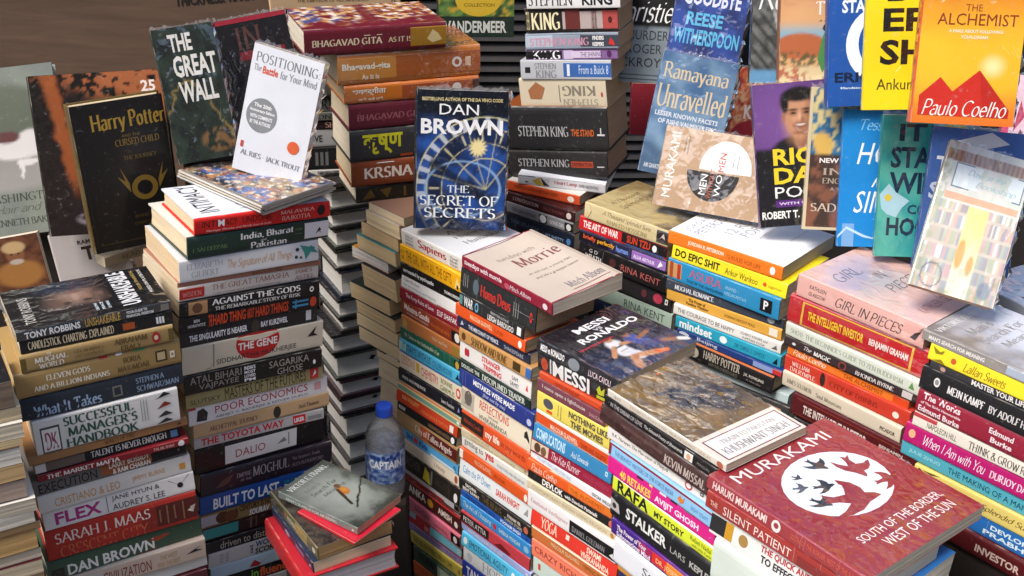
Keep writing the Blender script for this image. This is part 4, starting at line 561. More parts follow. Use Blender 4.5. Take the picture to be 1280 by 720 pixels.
('paperback_book','white book low in the shadow, twenty-fourth down in stack under magazine pile','books in the stack beneath the magazines',(-0.4726,1.7145,0.2952),[[-0.5786,-0.8134,0.0603],[0.8156,-0.577,0.0428],[0.0,0.0739,0.9973]],0.1342,0.2022,0.0247,'c9c9c9','c9c9c9','dcd3c0','g',[],[],{}),
('paperback_book','white paperback with red serif title, topmost of stack under clock book','books in the stack that carries the blue clock book',(-0.0895,1.9449,0.8646),0.7823,0.155,0.173,0.0306,'e9e5df','d7d8da','d9cdb6','g',[('t','Sapiens',0.27,0.72,0.2,0.85,'b8353c','F'),('t','A Brief',0.06,0.19,0.62,0.8,'777','f'),('t','History of',0.06,0.19,0.4,0.58,'777','f'),('t','Humankind',0.06,0.19,0.18,0.36,'777','f'),('t','Yuval',0.78,0.9,0.62,0.8,'888','f'),('t','Noah',0.78,0.9,0.4,0.58,'888','f'),('t','Harari',0.78,0.9,0.18,0.36,'888','f')],[('t','Sapiens',0.25,0.95,0.76,0.9,'3a3a3e','F'),('t','A Brief',0.3,0.8,0.55,0.64,'7a7f88','f'),('t','History of',0.3,0.9,0.4,0.49,'7a7f88','f'),('t','Humankind',0.3,0.95,0.25,0.34,'7a7f88','f')],{}),
('paperback_book','yellow paperback with thin dark capitals, second down in stack under clock book','books in the stack that carries the blue clock book',(-0.1059,1.931,0.8274),0.761,0.1163,0.1757,0.0368,'f2b41c','f2b41c','dcd3c0','g',[('t','THE GIRL WITH ALL THE GIFTS',0.1,0.84,0.25,0.8,'8a4a18','s'),('t','M. R.',0.02,0.07,0.55,0.75,'8a4a18','s'),('t','CAREY',0.02,0.07,0.25,0.45,'8a4a18','s'),('p',[(0.88,0.1),(0.93,0.8),(0.98,0.3)],'f6d98a'),('o',0.93,0.25,0.015,0.12,'3a2a1a')],[],{}),
('paperback_book','black paperback with lowercase white title, third down in stack under clock book','books in the stack that carries the blue clock book',(-0.1083,1.9336,0.8015),0.7828,0.1117,0.1725,0.0254,'1b1a1a','1b1a1a','c9b896','g',[('t','surrounded by psychopaths',0.05,0.55,0.3,0.7,'ffffff','b'),('t','THOMAS ERIKSON',0.72,0.97,0.3,0.55,'ddd','b')],[],{}),
('paperback_book','white paperback with faint grey title, fourth down in stack under clock book','books in the stack that carries the blue clock book',(-0.1065,1.9342,0.775),0.7847,0.1134,0.1707,0.0261,'e4e2e0','e4e2e0','d9cdb6','g',[('t','Adam Nicolson',0.03,0.3,0.6,0.85,'8a8a92','f'),('t','The Secret History and Empathy',0.03,0.58,0.22,0.45,'9a9aa2','f'),('r',0.6,1,0,0.12,'b33')],[],{}),
('paperback_book','crimson paperback with white condensed title, fifth down in stack under clock book','books in the stack that carries the blue clock book',(-0.1091,1.9343,0.7503),0.7887,0.1136,0.1732,0.0243,'8a1b2f','8a1b2f','c9b896','m',[('t','The Forty Rules of Love',0.1,0.56,0.3,0.75,'fff','s'),('t','ELIF SHAFAK',0.62,0.93,0.3,0.75,'fff','s')],[],{}),
('paperback_book','brick red paperback with bold white name, sixth down in stack under clock book','books in the stack that carries the blue clock book',(-0.1027,1.9309,0.7185),0.7528,0.1203,0.1791,0.0314,'8f3a22','8f3a22','cfc0a2','g',[('t','Mahatma Gandhi',0.05,0.47,0.42,0.85,'f0e0d8','b'),('t','THE STORY OF MY EXPERIMENTS',0.08,0.45,0.16,0.3,'e8c8b8','s'),('t','Autobiography',0.5,0.8,0.25,0.6,'d87838','s'),('r',0.83,1,0,1,'1f1b1b'),('o',0.92,0.5,0.04,0.3,'e8e4e0')],[],{}),
('paperback_book','copper brown paperback with gilt end, seventh down in stack under clock book','books in the stack that carries the blue clock book',(-0.1061,1.9307,0.6884),0.7669,0.1147,0.1726,0.0298,'c27a45','c27a45','dcd3c0','g',[('p',[(0.0,0.1),(0.05,0.9),(0.1,0.6),(0.08,0.1)],'c8a050'),('r',0.86,1,0,1,'a8843a'),('t','Arthur Conan Doyle',0.52,0.78,0.35,0.7,'f0d8b8','f')],[],{}),
('paperback_book','bottle green paperback with cream title, eighth down in stack under clock book','books in the stack that carries the blue clock book',(-0.1103,1.9343,0.6641),0.7784,0.1111,0.174,0.0239,'1f5f4c','1f5f4c','c9b896','g',[('t','Dr. Salim in the Unthinkable’s Eye',0.08,0.66,0.3,0.75,'d8dcc0','f'),('r',0.9,1,0,1,'1a1a1a'),('o',0.95,0.5,0.03,0.35,'c9a53c')],[],{}),
('paperback_book','sky blue paperback with dark narrow capitals, ninth down in stack under clock book','books in the stack that carries the blue clock book',(-0.1068,1.9343,0.6387),0.7716,0.1209,0.1822,0.0249,'4fb3d8','4fb3d8','d9cdb6','g',[('r',0,0.12,0,1,'a8d4cf'),('t','IT STARTS WITH US',0.06,0.52,0.25,0.85,'1c2a3a','s'),('t','COLLEEN HOOVER',0.55,0.86,0.25,0.75,'1d4a8a','s'),('p',[(0.91,0.3),(0.95,0.8),(0.97,0.3)],'1c2a4a')],[],{}),
('paperback_book','cream paperback with red and green capitals, tenth down in stack under clock book','books in the stack that carries the blue clock book',(-0.1056,1.936,0.5983),0.7736,0.1224,0.183,0.0401,'efe4cc','efe4cc','c4ae8a','g',[('t','LESSONS',0.03,0.26,0.3,0.8,'e0834a','s'),('r',0.28,0.33,0.3,0.8,'d8b02c'),('t','CHEMISTRY',0.36,0.64,0.25,0.75,'cf4a3a','s'),('t','BONNIE',0.68,0.86,0.52,0.8,'7a8a4a','s'),('t','GARMUS',0.67,0.89,0.14,0.42,'7a8a4a','s'),('o',0.95,0.5,0.035,0.28,'d8463a'),('o',0.95,0.5,0.02,0.16,'f6e8d8'),('r',0,1,0.95,1,'3f6fae')],[],{}),
('paperback_book','midnight paperback with small white title, eleventh down in stack under clock book','books in the stack that carries the blue clock book',(-0.1101,1.9335,0.5695),0.7779,0.1164,0.1844,0.0284,'22232b','22232b','c9b896','g',[('t','PRIDE AND PREJUDICE',0.07,0.45,0.3,0.62,'e8e6e4','b'),('t','Jane Austen',0.7,0.9,0.3,0.65,'e8e6e4','f'),('p',[(0.95,0.3),(0.97,0.75),(0.985,0.4)],'9a9ae0')],[],{}),
('paperback_book','teal paperback striped orange and cream, twelfth down in stack under clock book','books in the stack that carries the blue clock book',(-0.1067,1.9358,0.5451),0.7653,0.1263,0.1906,0.024,'7fae9c','7fae9c','c9b896','g',[('r',0,1,0.82,1,'e0793a'),('r',0,1,0.64,0.82,'eed9a0'),('r',0,1,0,0.14,'e0793a'),('r',0,1,0.14,0.26,'eed9a0'),('r',0.94,0.98,0.35,0.6,'fff')],[],{}),
('paperback_book','orange-red paperback with yellow small title, thirteenth down in stack under clock book','books in the stack that carries the blue clock book',(-0.114,1.9396,0.5202),0.7764,0.1208,0.1826,0.0244,'c8401f','c8401f','b08a5c','m',[('t','KEN FOLLETT',0.1,0.38,0.5,0.85,'e8b068','b'),('t','A DANGEROUS FORTUNE',0.42,0.86,0.3,0.6,'e08a50','s'),('r',0.88,0.94,0.2,0.8,'f0e8e0')],[],{}),
('paperback_book','thin black paperback, fourteenth down in stack under clock book','books in the stack that carries the blue clock book',(-0.1166,1.9364,0.5008),0.7667,0.1143,0.1782,0.019,'1d1a1b','1d1a1b','dcd3c0','g',[('t','MURAKAMI',0.03,0.14,0.3,0.75,'ddd','b'),('t','NORWEGIAN WOOD',0.55,0.9,0.3,0.7,'a8845c','s'),('o',0.95,0.5,0.03,0.35,'fff')],[],{}),
('paperback_book','brown photographic spine with white serif title, fifteenth down in stack under clock book','books in the stack that carries the blue clock book',(-0.1131,1.9365,0.4642),0.7513,0.1211,0.1875,0.0363,'a8885e','a8885e','c9b48e','g',[('r',0.55,1,0,1,'5a1f1b'),('r',0.4,0.55,0,1,'a8502c'),('t','City of Fallen Angels',0.32,0.92,0.25,0.75,'f0e6da','f')],[],{}),
('paperback_book','light blue paperback with red and white title, sixteenth down in stack under clock book','books in the stack that carries the blue clock book',(-0.1112,1.934,0.4389),0.754,0.117,0.1852,0.0249,'5aa8d8','5aa8d8','dcd3c0','g',[('r',0,0.06,0,1,'2a4a6a'),('t','Bird',0.14,0.24,0.3,0.8,'1b3f8a','b'),('r',0.26,0.33,0.3,0.8,'c83a3a'),('t','Kids',0.36,0.5,0.3,0.8,'1b3f8a','b'),('r',0.55,0.95,0.1,0.35,'d8e8f0')],[],{}),
('paperback_book','beige paperback with pale outlined capitals, seventeenth down in stack under clock book','books in the stack that carries the blue clock book',(-0.1081,1.9374,0.4111),0.7625,0.1233,0.1867,0.0274,'e2d4bf','e2d4bf','c9b896','m',[('t','WOODHOUSE',0.06,0.42,0.25,0.75,'c0a890','s'),('t','Uneasy',0.6,0.78,0.25,0.75,'8a7058','c'),('o',0.95,0.5,0.025,0.3,'a0523a')],[],{}),
('paperback_book','dark paperback with yellow flame picture, eighteenth down in stack under clock book','books in the stack that carries the blue clock book',(-0.1062,1.9309,0.3684),0.756,0.1241,0.1838,0.0423,'2b2622','2b2622','d9cdb6','g',[('t','ARCHER',0.05,0.36,0.35,0.85,'5f554b','b'),('p',[(0.4,0.2),(0.43,0.9),(0.5,0.7),(0.53,0.1)],'d8c23a'),('r',0.53,0.56,0,1,'777'),('t','SHALL WE TELL',0.6,0.88,0.4,0.7,'4a4038','s'),('o',0.95,0.4,0.03,0.25,'e8e4e0')],[],{}),
('paperback_book','thin pale grey paperback with red strip, nineteenth down in stack under clock book','books in the stack that carries the blue clock book',(-0.1084,1.9305,0.3501),0.7637,0.1148,0.1782,0.0179,'c9c9cc','c9c9cc','c9b896','g',[('r',0,0.75,0,0.4,'b82a30'),('r',0.92,1,0,1,'1b1b1b')],[],{}),
('paperback_book','thick dark brown paperback with white capitals, twentieth down in stack under clock book','books in the stack that carries the blue clock book',(-0.1024,1.9299,0.3029),0.7505,0.1256,0.1871,0.0468,'4f1f1b','4f1f1b','c4ae8a','g',[('r',0,1,0.86,1,'c4343a'),('t','LANKA',0.08,0.42,0.3,0.72,'f0eae2','b'),('o',0.5,0.5,0.05,0.22,'e0a030'),('t','AMISH',0.63,0.86,0.3,0.65,'eee0d4','b'),('o',0.93,0.4,0.03,0.16,'e8e4de'),('r',0.01,0.06,0,0.2,'5b8a4a')],[],{}),
('paperback_book','pink paperback with script title and black end, twenty-first down in stack under clock book','books in the stack that carries the blue clock book',(-0.1019,1.919,0.2687),0.7469,0.1143,0.173,0.0338,'e87a92','e87a92','dcd3c0','g',[('r',0.0,0.07,0,1,'6a9a58'),('t','Jane Eyre',0.15,0.45,0.25,0.85,'6b1f3a','c'),('t','Charlotte Bronte',0.52,0.78,0.35,0.6,'a04058','s'),('r',0.84,1,0,1,'1b1a1a'),('o',0.92,0.5,0.035,0.25,'e8e4de')],[],{}),
('paperback_book','red paperback turning sky blue, twenty-second down in stack under clock book','books in the stack that carries the blue clock book',(-0.1006,1.9181,0.2405),0.77,0.106,0.1638,0.0278,'c8202c','c8202c','c4ae8a','g',[('r',0.4,1,0,1,'7ac0d0'),('r',0.0,0.12,0.5,1,'a8b8c8'),('r',0.3,0.38,0.2,0.6,'e88080')],[],{}),
('paperback_book','lilac paperback, twenty-third down in stack under clock book','books in the stack that carries the blue clock book',(-0.0999,1.921,0.2207),0.7887,0.1097,0.1635,0.0194,'a790c0','a790c0','cfc0a2','g',[('t','CODE OF THE WOOSTERS',0.1,0.6,0.3,0.75,'5a3f7a','s'),('t','P G W',0.72,0.9,0.3,0.7,'5a3f7a','s')],[],{}),
('paperback_book','mustard paperback with black capitals, twenty-fourth down in stack under clock book','books in the stack that carries the blue clock book',(-0.0991,1.9165,0.1868),0.7821,0.1061,0.1603,0.0335,'dcc85a','dcc85a','dcd3c0','g',[('t','THE GOD OF PATIENCE FRIDAY CAME',0.06,0.82,0.3,0.72,'3a3420','s')],[],{}),
('paperback_book','dark green paperback with pale green end, twenty-fifth down in stack under clock book','books in the stack that carries the blue clock book',(-0.0947,1.909,0.1445),0.7517,0.1049,0.159,0.0419,'3f5240','3f5240','cfc0a2','g',[('r',0.5,1,0,1,'bcd0a8'),('t','STORMS',0.1,0.44,0.4,0.8,'232c24','b'),('t','SEA PRAYER',0.55,0.95,0.3,0.8,'f0f4e8','b')],[],{}),
('paperback_book','orange spine at the stack bottom, twenty-sixth down in stack under clock book','books in the stack that carries the blue clock book',(-0.0964,1.9147,0.1086),0.7887,0.1042,0.1536,0.0355,'d8622a','d8622a','d9cdb6','g',[],[],{}),
('paperback_book','black spine at the frame bottom, twenty-seventh down in stack under clock book','books in the stack that carries the blue clock book',(-0.0944,1.9075,0.0767),0.7612,0.1074,0.1592,0.0315,'23201f','23201f','c9b896','g',[],[],{}),
('paperback_book','maroon spined paperback with a beige curling cover, topmost of stack under beige cover','books in the stack under the beige curled cover',(0.0488,1.7794,0.8883),0.7327,0.16,0.228,0.0225,'8f2138','c3b6a9','d9cdb6','m',[('t','tuesdays with morrie',0.03,0.46,0.3,0.85,'f0dfe2','I'),('o',0.52,0.45,0.03,0.25,'c05a70'),('t','Mitch Albom',0.55,0.78,0.3,0.7,'f0dfe2','i'),('o',0.93,0.45,0.025,0.25,'e8d8dc')],[('t','tuesdays with',0.2,0.72,0.72,0.79,'8a7f78','f'),('t','Morrie',0.3,0.9,0.56,0.7,'7d4a4a','f'),('t','an old man, a young man,',0.25,0.85,0.42,0.46,'77706c','i'),('t','and life’s greatest lesson',0.25,0.85,0.34,0.38,'77706c','i'),('t','Mitch Albom',0.4,0.9,0.1,0.19,'77707a','f'),('r',0.38,0.92,0.065,0.07,'8a3a4a'),('r',0,1,0.0,0.012,'8f2138'),('r',0,1,0.988,1,'8f2138'),('r',0.965,1,0,1,'b7a99c')],{'curl':0.012}),
('paperback_book','thick charcoal paperback with red serif title, second down in stack under beige cover','books in the stack under the beige curled cover',(0.0262,1.788,0.8398),0.7342,0.135,0.1947,0.0481,'2f3133','2f3133','b29a7c','g',[('t','Homo Deus',0.28,0.68,0.25,0.72,'c93b34','F'),('o',0.215,0.5,0.04,0.3,'5c6a74'),('r',0.045,0.05,0.3,0.8,'aaa'),('r',0.07,0.075,0.3,0.8,'aaa'),('r',0.1,0.105,0.3,0.8,'aaa'),('r',0.72,0.725,0.2,0.75,'aaa'),('r',0.75,0.755,0.2,0.75,'aaa'),('r',0.78,0.785,0.2,0.75,'aaa'),('r',0.72,0.98,0.48,0.5,'888')],[],{}),
('paperback_book','dark paperback with white condensed letters, third down in stack under beige cover','books in the stack under the beige curled cover',(0.0053,1.7873,0.8149),0.7449,0.1079,0.1656,0.0245,'2b2b2e','2b2b2e','b5a284','m',[('r',0,0.05,0,1,'5a8a8a'),('t','WAR',0.07,0.22,0.15,0.9,'dcdcdc','b'),('t','O',0.25,0.31,0.15,0.9,'6fb0cc','b'),('t','FROM THE AUTHOR',0.5,0.78,0.65,0.85,'ccc','s'),('t','LEIGH BARDUGO',0.46,0.86,0.12,0.55,'e0dcd8','b'),('r',0.91,0.97,0.2,0.8,'e8e8e4')],[],{}),
('paperback_book','orange paperback with tiny pale title, fourth down in stack under beige cover','books in the stack under the beige curled cover',(0.0099,1.7951,0.7912),0.741,0.1244,0.1833,0.0233,'e05a26','e05a26','b5a284','g',[('t','MALCOLM GLADWELL',0.22,0.54,0.35,0.72,'f6c8a0','b'),('t','OUTLIERS',0.57,0.7,0.35,0.65,'a83a14','s'),('o',0.93,0.5,0.025,0.3,'f4ece2')],[],{}),
('paperback_book','navy paperback with white capitals, fifth down in stack under beige cover','books in the stack under the beige curled cover',(0.0146,1.7954,0.769),0.7714,0.1241,0.1836,0.0218,'262d47','262d47','dcd3c0','m',[('p',[(0.04,0.3),(0.07,0.8),(0.09,0.4)],'c8c8d8'),('t','THE MERCHANT OF VENICE',0.16,0.58,0.3,0.7,'d8dae4','b'),('t','SHAKESPEARE',0.66,0.92,0.3,0.65,'b8bcc8','s')],[],{}),
('paperback_book','ochre paperback with ornate dark capitals, sixth down in stack under beige cover','books in the stack under the beige curled cover',(0.0209,1.7874,0.7442),0.7396,0.1293,0.1904,0.0245,'c2935a','c2935a','d9cdb6','g',[('o',0.07,0.5,0.03,0.3,'6b4520'),('t','SHADOW AND BONE',0.18,0.68,0.2,0.85,'5f4420','F'),('r',0.76,0.86,0.2,0.85,'4a3a20'),('r',0.93,1,0,1,'3a6ab0')],[],{}),
('paperback_book','white paperback with red zigzag title, seventh down in stack under beige cover','books in the stack under the beige curled cover',(0.0196,1.7877,0.7066),0.7467,0.1216,0.1882,0.0372,'e7e5e2','e7e5e2','cfc0a2','g',[('o',0.09,0.5,0.02,0.22,'b8323f'),('o',0.12,0.5,0.02,0.22,'b8323f'),('t','STRANGER',0.32,0.58,0.52,0.8,'d8404a','b'),('t','TRIPPING',0.34,0.6,0.16,0.44,'d8404a','b'),('t','SAM',0.74,0.82,0.5,0.72,'6a6a70','s'),('t','SAMIT',0.72,0.84,0.2,0.42,'6a6a70','s')],[],{}),
('paperback_book','dark green paperback with white capitals, eighth down in stack under beige cover','books in the stack under the beige curled cover',(0.0183,1.7859,0.6866),0.7501,0.1215,0.1886,0.0196,'23342e','23342e','dcd3c0','g',[('t','DOUGLAS  THE',0.04,0.3,0.3,0.75,'d8e0d8','b'),('t','DISCIPLINED TRADER',0.34,0.93,0.2,0.85,'e4ebe2','F')],[],{}),
('paperback_book','royal blue paperback with white capitals, ninth down in stack under beige cover','books in the stack under the beige curled cover',(0.0266,1.7821,0.6527),0.7333,0.1323,0.2001,0.0335,'2b3a85','2b3a85','dcd3c0','m',[('r',0.05,0.055,0.1,0.9,'6a78b8'),('r',0.09,0.095,0.1,0.9,'6a78b8'),('t','MISTAKES WERE MADE',0.2,0.76,0.5,0.82,'eef0f8','b'),('t','(but not by me)',0.34,0.64,0.12,0.42,'c8cee8','i'),('o',0.95,0.4,0.03,0.2,'b8c0e0')],[],{}),
('paperback_book','cream paperback with a portrait and red capitals, tenth down in stack under beige cover','books in the stack under the beige curled cover',(0.0249,1.7829,0.603),0.7411,0.1254,0.1874,0.0493,'e3d9c4','e3d9c4','d9cdb6','g',[('r',0,0.19,0,1,'b8b0a2'),('o',0.1,0.6,0.055,0.3,'6b645c'),('p',[(0.02,0.0),(0.04,0.35),(0.15,0.35),(0.18,0.0)],'4a4540'),('t','REFLECTIONS',0.27,0.69,0.5,0.84,'d0402f','s'),('t','SWAMI',0.4,0.54,0.33,0.44,'8a857c','s'),('t','VIVEKANANDA',0.27,0.68,0.1,0.28,'77726a','s'),('p',[(0.9,0.0),(0.91,0.7),(0.94,0.8),(0.98,0.5),(1.0,0.0)],'2f2c2a')],[],{}),
('paperback_book','orange spine with black end and lowercase title, eleventh down in stack under beige cover','books in the stack under the beige curled cover',(0.0236,1.7767,0.5664),0.7284,0.123,0.1873,0.0362,'d8572a','d8572a','c4ae8a','m',[('r',0,0.34,0,1,'2b211f'),('t','Mahatma Gandhi',0.04,0.3,0.4,0.65,'a8402a','f'),('t','my life',0.37,0.58,0.25,0.75,'f6e6d8','b'),('t','in my words',0.6,0.95,0.3,0.75,'a03818','s')],[],{}),
('paperback_book','buff paperback with faint lettering, twelfth down in stack under beige cover','books in the stack under the beige curled cover',(0.0216,1.7825,0.5466),0.7702,0.1205,0.1801,0.0194,'dccfae','dccfae','dcd3c0','m',[('t','SHEIKH ALAM',0.15,0.42,0.5,0.8,'a89a78','s'),('t','FARIDUDDIN ATTAR THE CONFERENCE',0.15,0.8,0.15,0.4,'a89a78','s')],[],{}),
('paperback_book','off-white paperback with black and red lowercase title, thirteenth down in stack under beige cover','books in the stack under the beige curled cover',(0.0254,1.78,0.5182),0.7399,0.1207,0.1893,0.028,'e6e4dd','e6e4dd','d9cdb6','g',[('t','getting to',0.04,0.32,0.25,0.85,'2b2b2e','s'),('t','yes',0.35,0.48,0.2,0.85,'c8303a','b'),('t','ROGER FISHER AND WILLIAM URY',0.53,0.92,0.35,0.6,'8ab0c8','s')],[],{}),
('paperback_book','vermilion paperback with tiny title, fourteenth down in stack under beige cover','books in the stack under the beige curled cover',(0.028,1.7808,0.4932),0.7411,0.1306,0.1977,0.0246,'d85a28','d85a28','cfc0a2','g',[('t','MALCOLM GLADWELL',0.22,0.46,0.4,0.75,'f8d0b0','s'),('t','BLINK',0.5,0.66,0.35,0.7,'a83a14','s'),('o',0.93,0.5,0.022,0.32,'f4ece2'),('r',0,0.05,0,1,'ece6dc')],[],{}),
('paperback_book','white paperback with pale blue and red letters, fifteenth down in stack under beige cover','books in the stack under the beige curled cover',(0.0284,1.7843,0.4521),0.7571,0.1301,0.1971,0.0407,'dfe4e6','dfe4e6','c4ae8a','g',[('t','Calm the F* Down',0.05,0.44,0.35,0.75,'3f8fc0','s'),('t','SARAH KNIGHT',0.52,0.84,0.3,0.65,'d85a4a','b'),('p',[(0.9,0.3),(0.95,0.7),(0.96,0.3)],'999')],[],{}),
('paperback_book','black paperback with white stacked names, sixteenth down in stack under beige cover','books in the stack under the beige curled cover',(0.0295,1.7795,0.4256),0.7332,0.1346,0.2014,0.0261,'24211f','24211f','c4ae8a','m',[('t','RACHNA',0.1,0.26,0.55,0.85,'e8e4de','b'),('t','BISHT RAWAT',0.06,0.3,0.15,0.45,'e8e4de','b'),('t','THE BRAVE',0.34,0.62,0.15,0.85,'6d5c3c','s'),('t','PARAM VIR',0.7,0.88,0.5,0.8,'d8d0c4','b'),('t','CHAKRA STORIES',0.66,0.9,0.12,0.4,'d8d0c4','s'),('o',0.95,0.5,0.03,0.3,'c06a50')],[],{}),
('paperback_book','cobalt paperback with pale capitals, seventeenth down in stack under beige cover','books in the stack under the beige curled cover',(0.0288,1.7759,0.41),0.752,0.1248,0.193,0.0152,'2255a8','2255a8','c4ae8a','m',[('t','THE INVESTMENT GITA',0.06,0.5,0.25,0.75,'143a78','b'),('t','POONAM SINGH',0.58,0.86,0.25,0.75,'cfe0f4','b')],[],{}),
('paperback_book','bright azure paperback with white script, eighteenth down in stack under beige cover','books in the stack under the beige curled cover',(0.0301,1.7775,0.3778),0.7518,0.1282,0.1962,0.0318,'3a8fd0','3a8fd0','c4ae8a','g',[('t','The Art of Choosing',0.04,0.45,0.25,0.8,'e4f0fa','c'),('o',0.5,0.5,0.025,0.22,'c8303a'),('t','SHEENA IYENGAR',0.56,0.86,0.35,0.65,'e4f0fa','s'),('o',0.94,0.5,0.035,0.25,'8fc0e8')],[],{}),
('paperback_book','crimson spine with black name panel, nineteenth down in stack under beige cover','books in the stack under the beige curled cover',(0.0285,1.7765,0.3485),0.7616,0.1259,0.1909,0.0289,'b8404a','b8404a','cfc0a2','g',[('r',0,0.42,0,1,'231f20'),('t','PETER ATTIA',0.04,0.38,0.3,0.7,'d8d4d0','s'),('p',[(0.5,0.2),(0.6,0.6),(0.75,0.3),(0.7,0.1)],'6d1f28')],[],{}),
('paperback_book','lavender paperback with white small capitals, twentieth down in stack under beige cover','books in the stack under the beige curled cover',(0.0339,1.7769,0.3283),0.7393,0.1299,0.1989,0.0198,'a2aee0','a2aee0','dcd3c0','m',[('t','EVERYTHING I KNOW ABOUT LOVE',0.1,0.6,0.3,0.75,'f0f2fc','s')],[],{}),
('paperback_book','cyan paperback with dark capitals, twenty-first down in stack under beige cover','books in the stack under the beige curled cover',(0.0284,1.7751,0.2955),0.7681,0.1229,0.187,0.0324,'5ac0e8','5ac0e8','dcd3c0','g',[('o',0.06,0.5,0.03,0.25,'e8f6fc'),('t','EMOTIONAL AGILITY',0.12,0.7,0.28,0.75,'1b3a5a','s'),('o',0.78,0.5,0.025,0.22,'e8f6fc')],[],{}),
('paperback_book','white paperback with grey outlined capitals, twenty-second down in stack under beige cover','books in the stack under the beige curled cover',(0.0306,1.7742,0.2599),0.7631,0.1202,0.1845,0.0351,'e4e6e8','e4e6e8','dcd3c0','g',[('t','HORSE',0.3,0.75,0.2,0.85,'a0a8b0','f'),('o',0.1,0.5,0.04,0.3,'c8ccd0')],[],{}),
('paperback_book','ultramarine spine with white capitals, twenty-third down in stack under beige cover','books in the stack under the beige curled cover',(0.0309,1.7753,0.2219),0.7599,0.1236,0.1869,0.0376,'2a3f9a','2a3f9a','cfc0a2','g',[('t','TANGO',0.06,0.4,0.2,0.8,'eef','b')],[],{}),
('paperback_book','pale spine at the very bottom, twenty-fourth down in stack under beige cover','books in the stack under the beige curled cover',(0.0301,1.7741,0.1923),0.7692,0.1201,0.185,0.0292,'d9d4cb','d9d4cb','cfc0a2','g',[],[],{}),
('paperback_book','wide paperback with two footballers and white capitals, topmost of stack under footballers cover','books in the stack under the footballers cover',(0.1712,1.623,0.8339),0.7839,0.185,0.1728,0.0251,'26262c','33343f','cfc0a2','w',[('t','MESSI vs RONALDO',0.04,0.34,0.3,0.75,'f2f2f2','b'),('o',0.46,0.45,0.07,0.4,'8a8f98'),('p',[(0.54,1.0),(0.62,0.0),(1.0,0.0),(1.0,0.98)],'d4235a'),('t','LUCA CAIOLI',0.64,0.9,0.25,0.65,'f8dce4','s')],[('t','MESSI',0.3,0.72,0.8,0.9,'f0f0f2','b'),('t','vs',0.46,0.56,0.74,0.785,'c0c0c8','b'),('t','RONALDO',0.2,0.93,0.63,0.73,'f0f0f2','b'),('t','UPDATED EDITION',0.08,0.5,0.555,0.58,'d83a4a','b')],{'art':'football'}),
('paperback_book','black paperback with huge white condensed name, second down in stack under footballers cover','books in the stack under the footballers cover',(0.1339,1.6014,0.8014),0.7829,0.0963,0.152,0.0321,'232226','232226','dcd3c0','w',[('o',0.1,0.5,0.05,0.36,'c8502c'),('r',0.18,0.2,0.1,0.95,'e4e4e4'),('t','MESSI',0.22,0.74,0.06,0.95,'f4f4f4','b'),('p',[(0.84,0.6),(0.88,0.9),(0.9,0.6),(0.95,0.85),(0.94,0.4),(0.86,0.35)],'c8d030'),('r',0.84,0.95,0.12,0.3,'c8d030')],[],{}),
('paperback_book','thin red-orange paperback, third down in stack under footballers cover','books in the stack under the footballers cover',(0.1315,1.596,0.7885),0.7768,0.0919,0.1411,0.0126,'d8502a','d8502a','d9cdb6','g',[('t','HARUKI MURAKAMI',0.25,0.62,0.25,0.75,'8a2a14','s')],[],{}),
('paperback_book','mauve paperback with lowercase white title, fourth down in stack under footballers cover','books in the stack under the footballers cover',(0.1336,1.5982,0.7643),0.7807,0.0989,0.1464,0.0238,'7d4852','7d4852','cfc0a2','g',[('t','I come upon a lighthouse',0.08,0.72,0.35,0.75,'f0e2e0','s'),('t','SHANTANU',0.78,0.98,0.3,0.6,'d0a8ac','s')],[],{}),
('paperback_book','yellow paperback with a car sketch and grey capitals, fifth down in stack under footballers cover','books in the stack under the footballers cover',(0.1412,1.5961,0.7278),0.767,0.1052,0.1601,0.0361,'ead867','ead867','dcd3c0','g',[('o',0.16,0.6,0.07,0.25,'55555c'),('r',0.14,0.22,0.15,0.3,'d8502a'),('r',0.3,0.305,0.25,0.85,'333'),('r',0.34,0.345,0.15,0.85,'333'),('t','NOTHING LIKE',0.45,0.98,0.55,0.88,'55534c','b'),('t','THE MOVIES',0.48,0.92,0.12,0.45,'55534c','b')],[],{}),
('paperback_book','orange spine edged in white with small capitals, sixth down in stack under footballers cover','books in the stack under the footballers cover',(0.1425,1.5943,0.6989),0.7603,0.1048,0.1643,0.0285,'e8e2d8','e8e2d8','c9b896','g',[('r',0,1,0.0,0.8,'e25a2a'),('t','MALCOLM GLADWELL',0.2,0.58,0.2,0.55,'f8dcc8','b'),('t','DAVID AND GOLIATH',0.62,0.95,0.2,0.55,'a83c1c','b')],[],{}),
('paperback_book','steel blue paperback with pale capitals, seventh down in stack under footballers cover','books in the stack under the footballers cover',(0.1436,1.5962,0.6689),0.7821,0.1089,0.172,0.0296,'3a86b8','3a86b8','dcd3c0','g',[('t','COMPLICATIONS',0.04,0.42,0.2,0.85,'bfe0f0','b'),('t','Atul Gawande',0.5,0.72,0.3,0.65,'e0eef4','i')],[],{}),
('paperback_book','raspberry paperback with photo faces and script, eighth down in stack under footballers cover','books in the stack under the footballers cover',(0.1482,1.6033,0.6409),0.7824,0.1209,0.1805,0.0276,'9a2440','9a2440','c9b896','g',[('r',0,0.22,0,1,'d6c4ac'),('o',0.08,0.5,0.04,0.32,'5a4030'),('o',0.16,0.45,0.035,0.3,'7a5a44'),('t','The Kite Runner',0.26,0.62,0.25,0.8,'f4dce0','c'),('t','KHALED HOSSEINI',0.66,0.96,0.35,0.65,'b8506a','s')],[],{}),
('paperback_book','thin white paperback with pale blue title, ninth down in stack under footballers cover','books in the stack under the footballers cover',(0.1539,1.5999,0.6252),0.7464,0.128,0.1922,0.0153,'e6e8ea','e6e8ea','d9cdb6','g',[('t','THE HAPPY PRINCE AND OTHER TALES',0.08,0.5,0.3,0.75,'8ab8d8','s'),('t','OSCAR WILDE',0.75,0.97,0.3,0.7,'66666c','b')],[],{}),
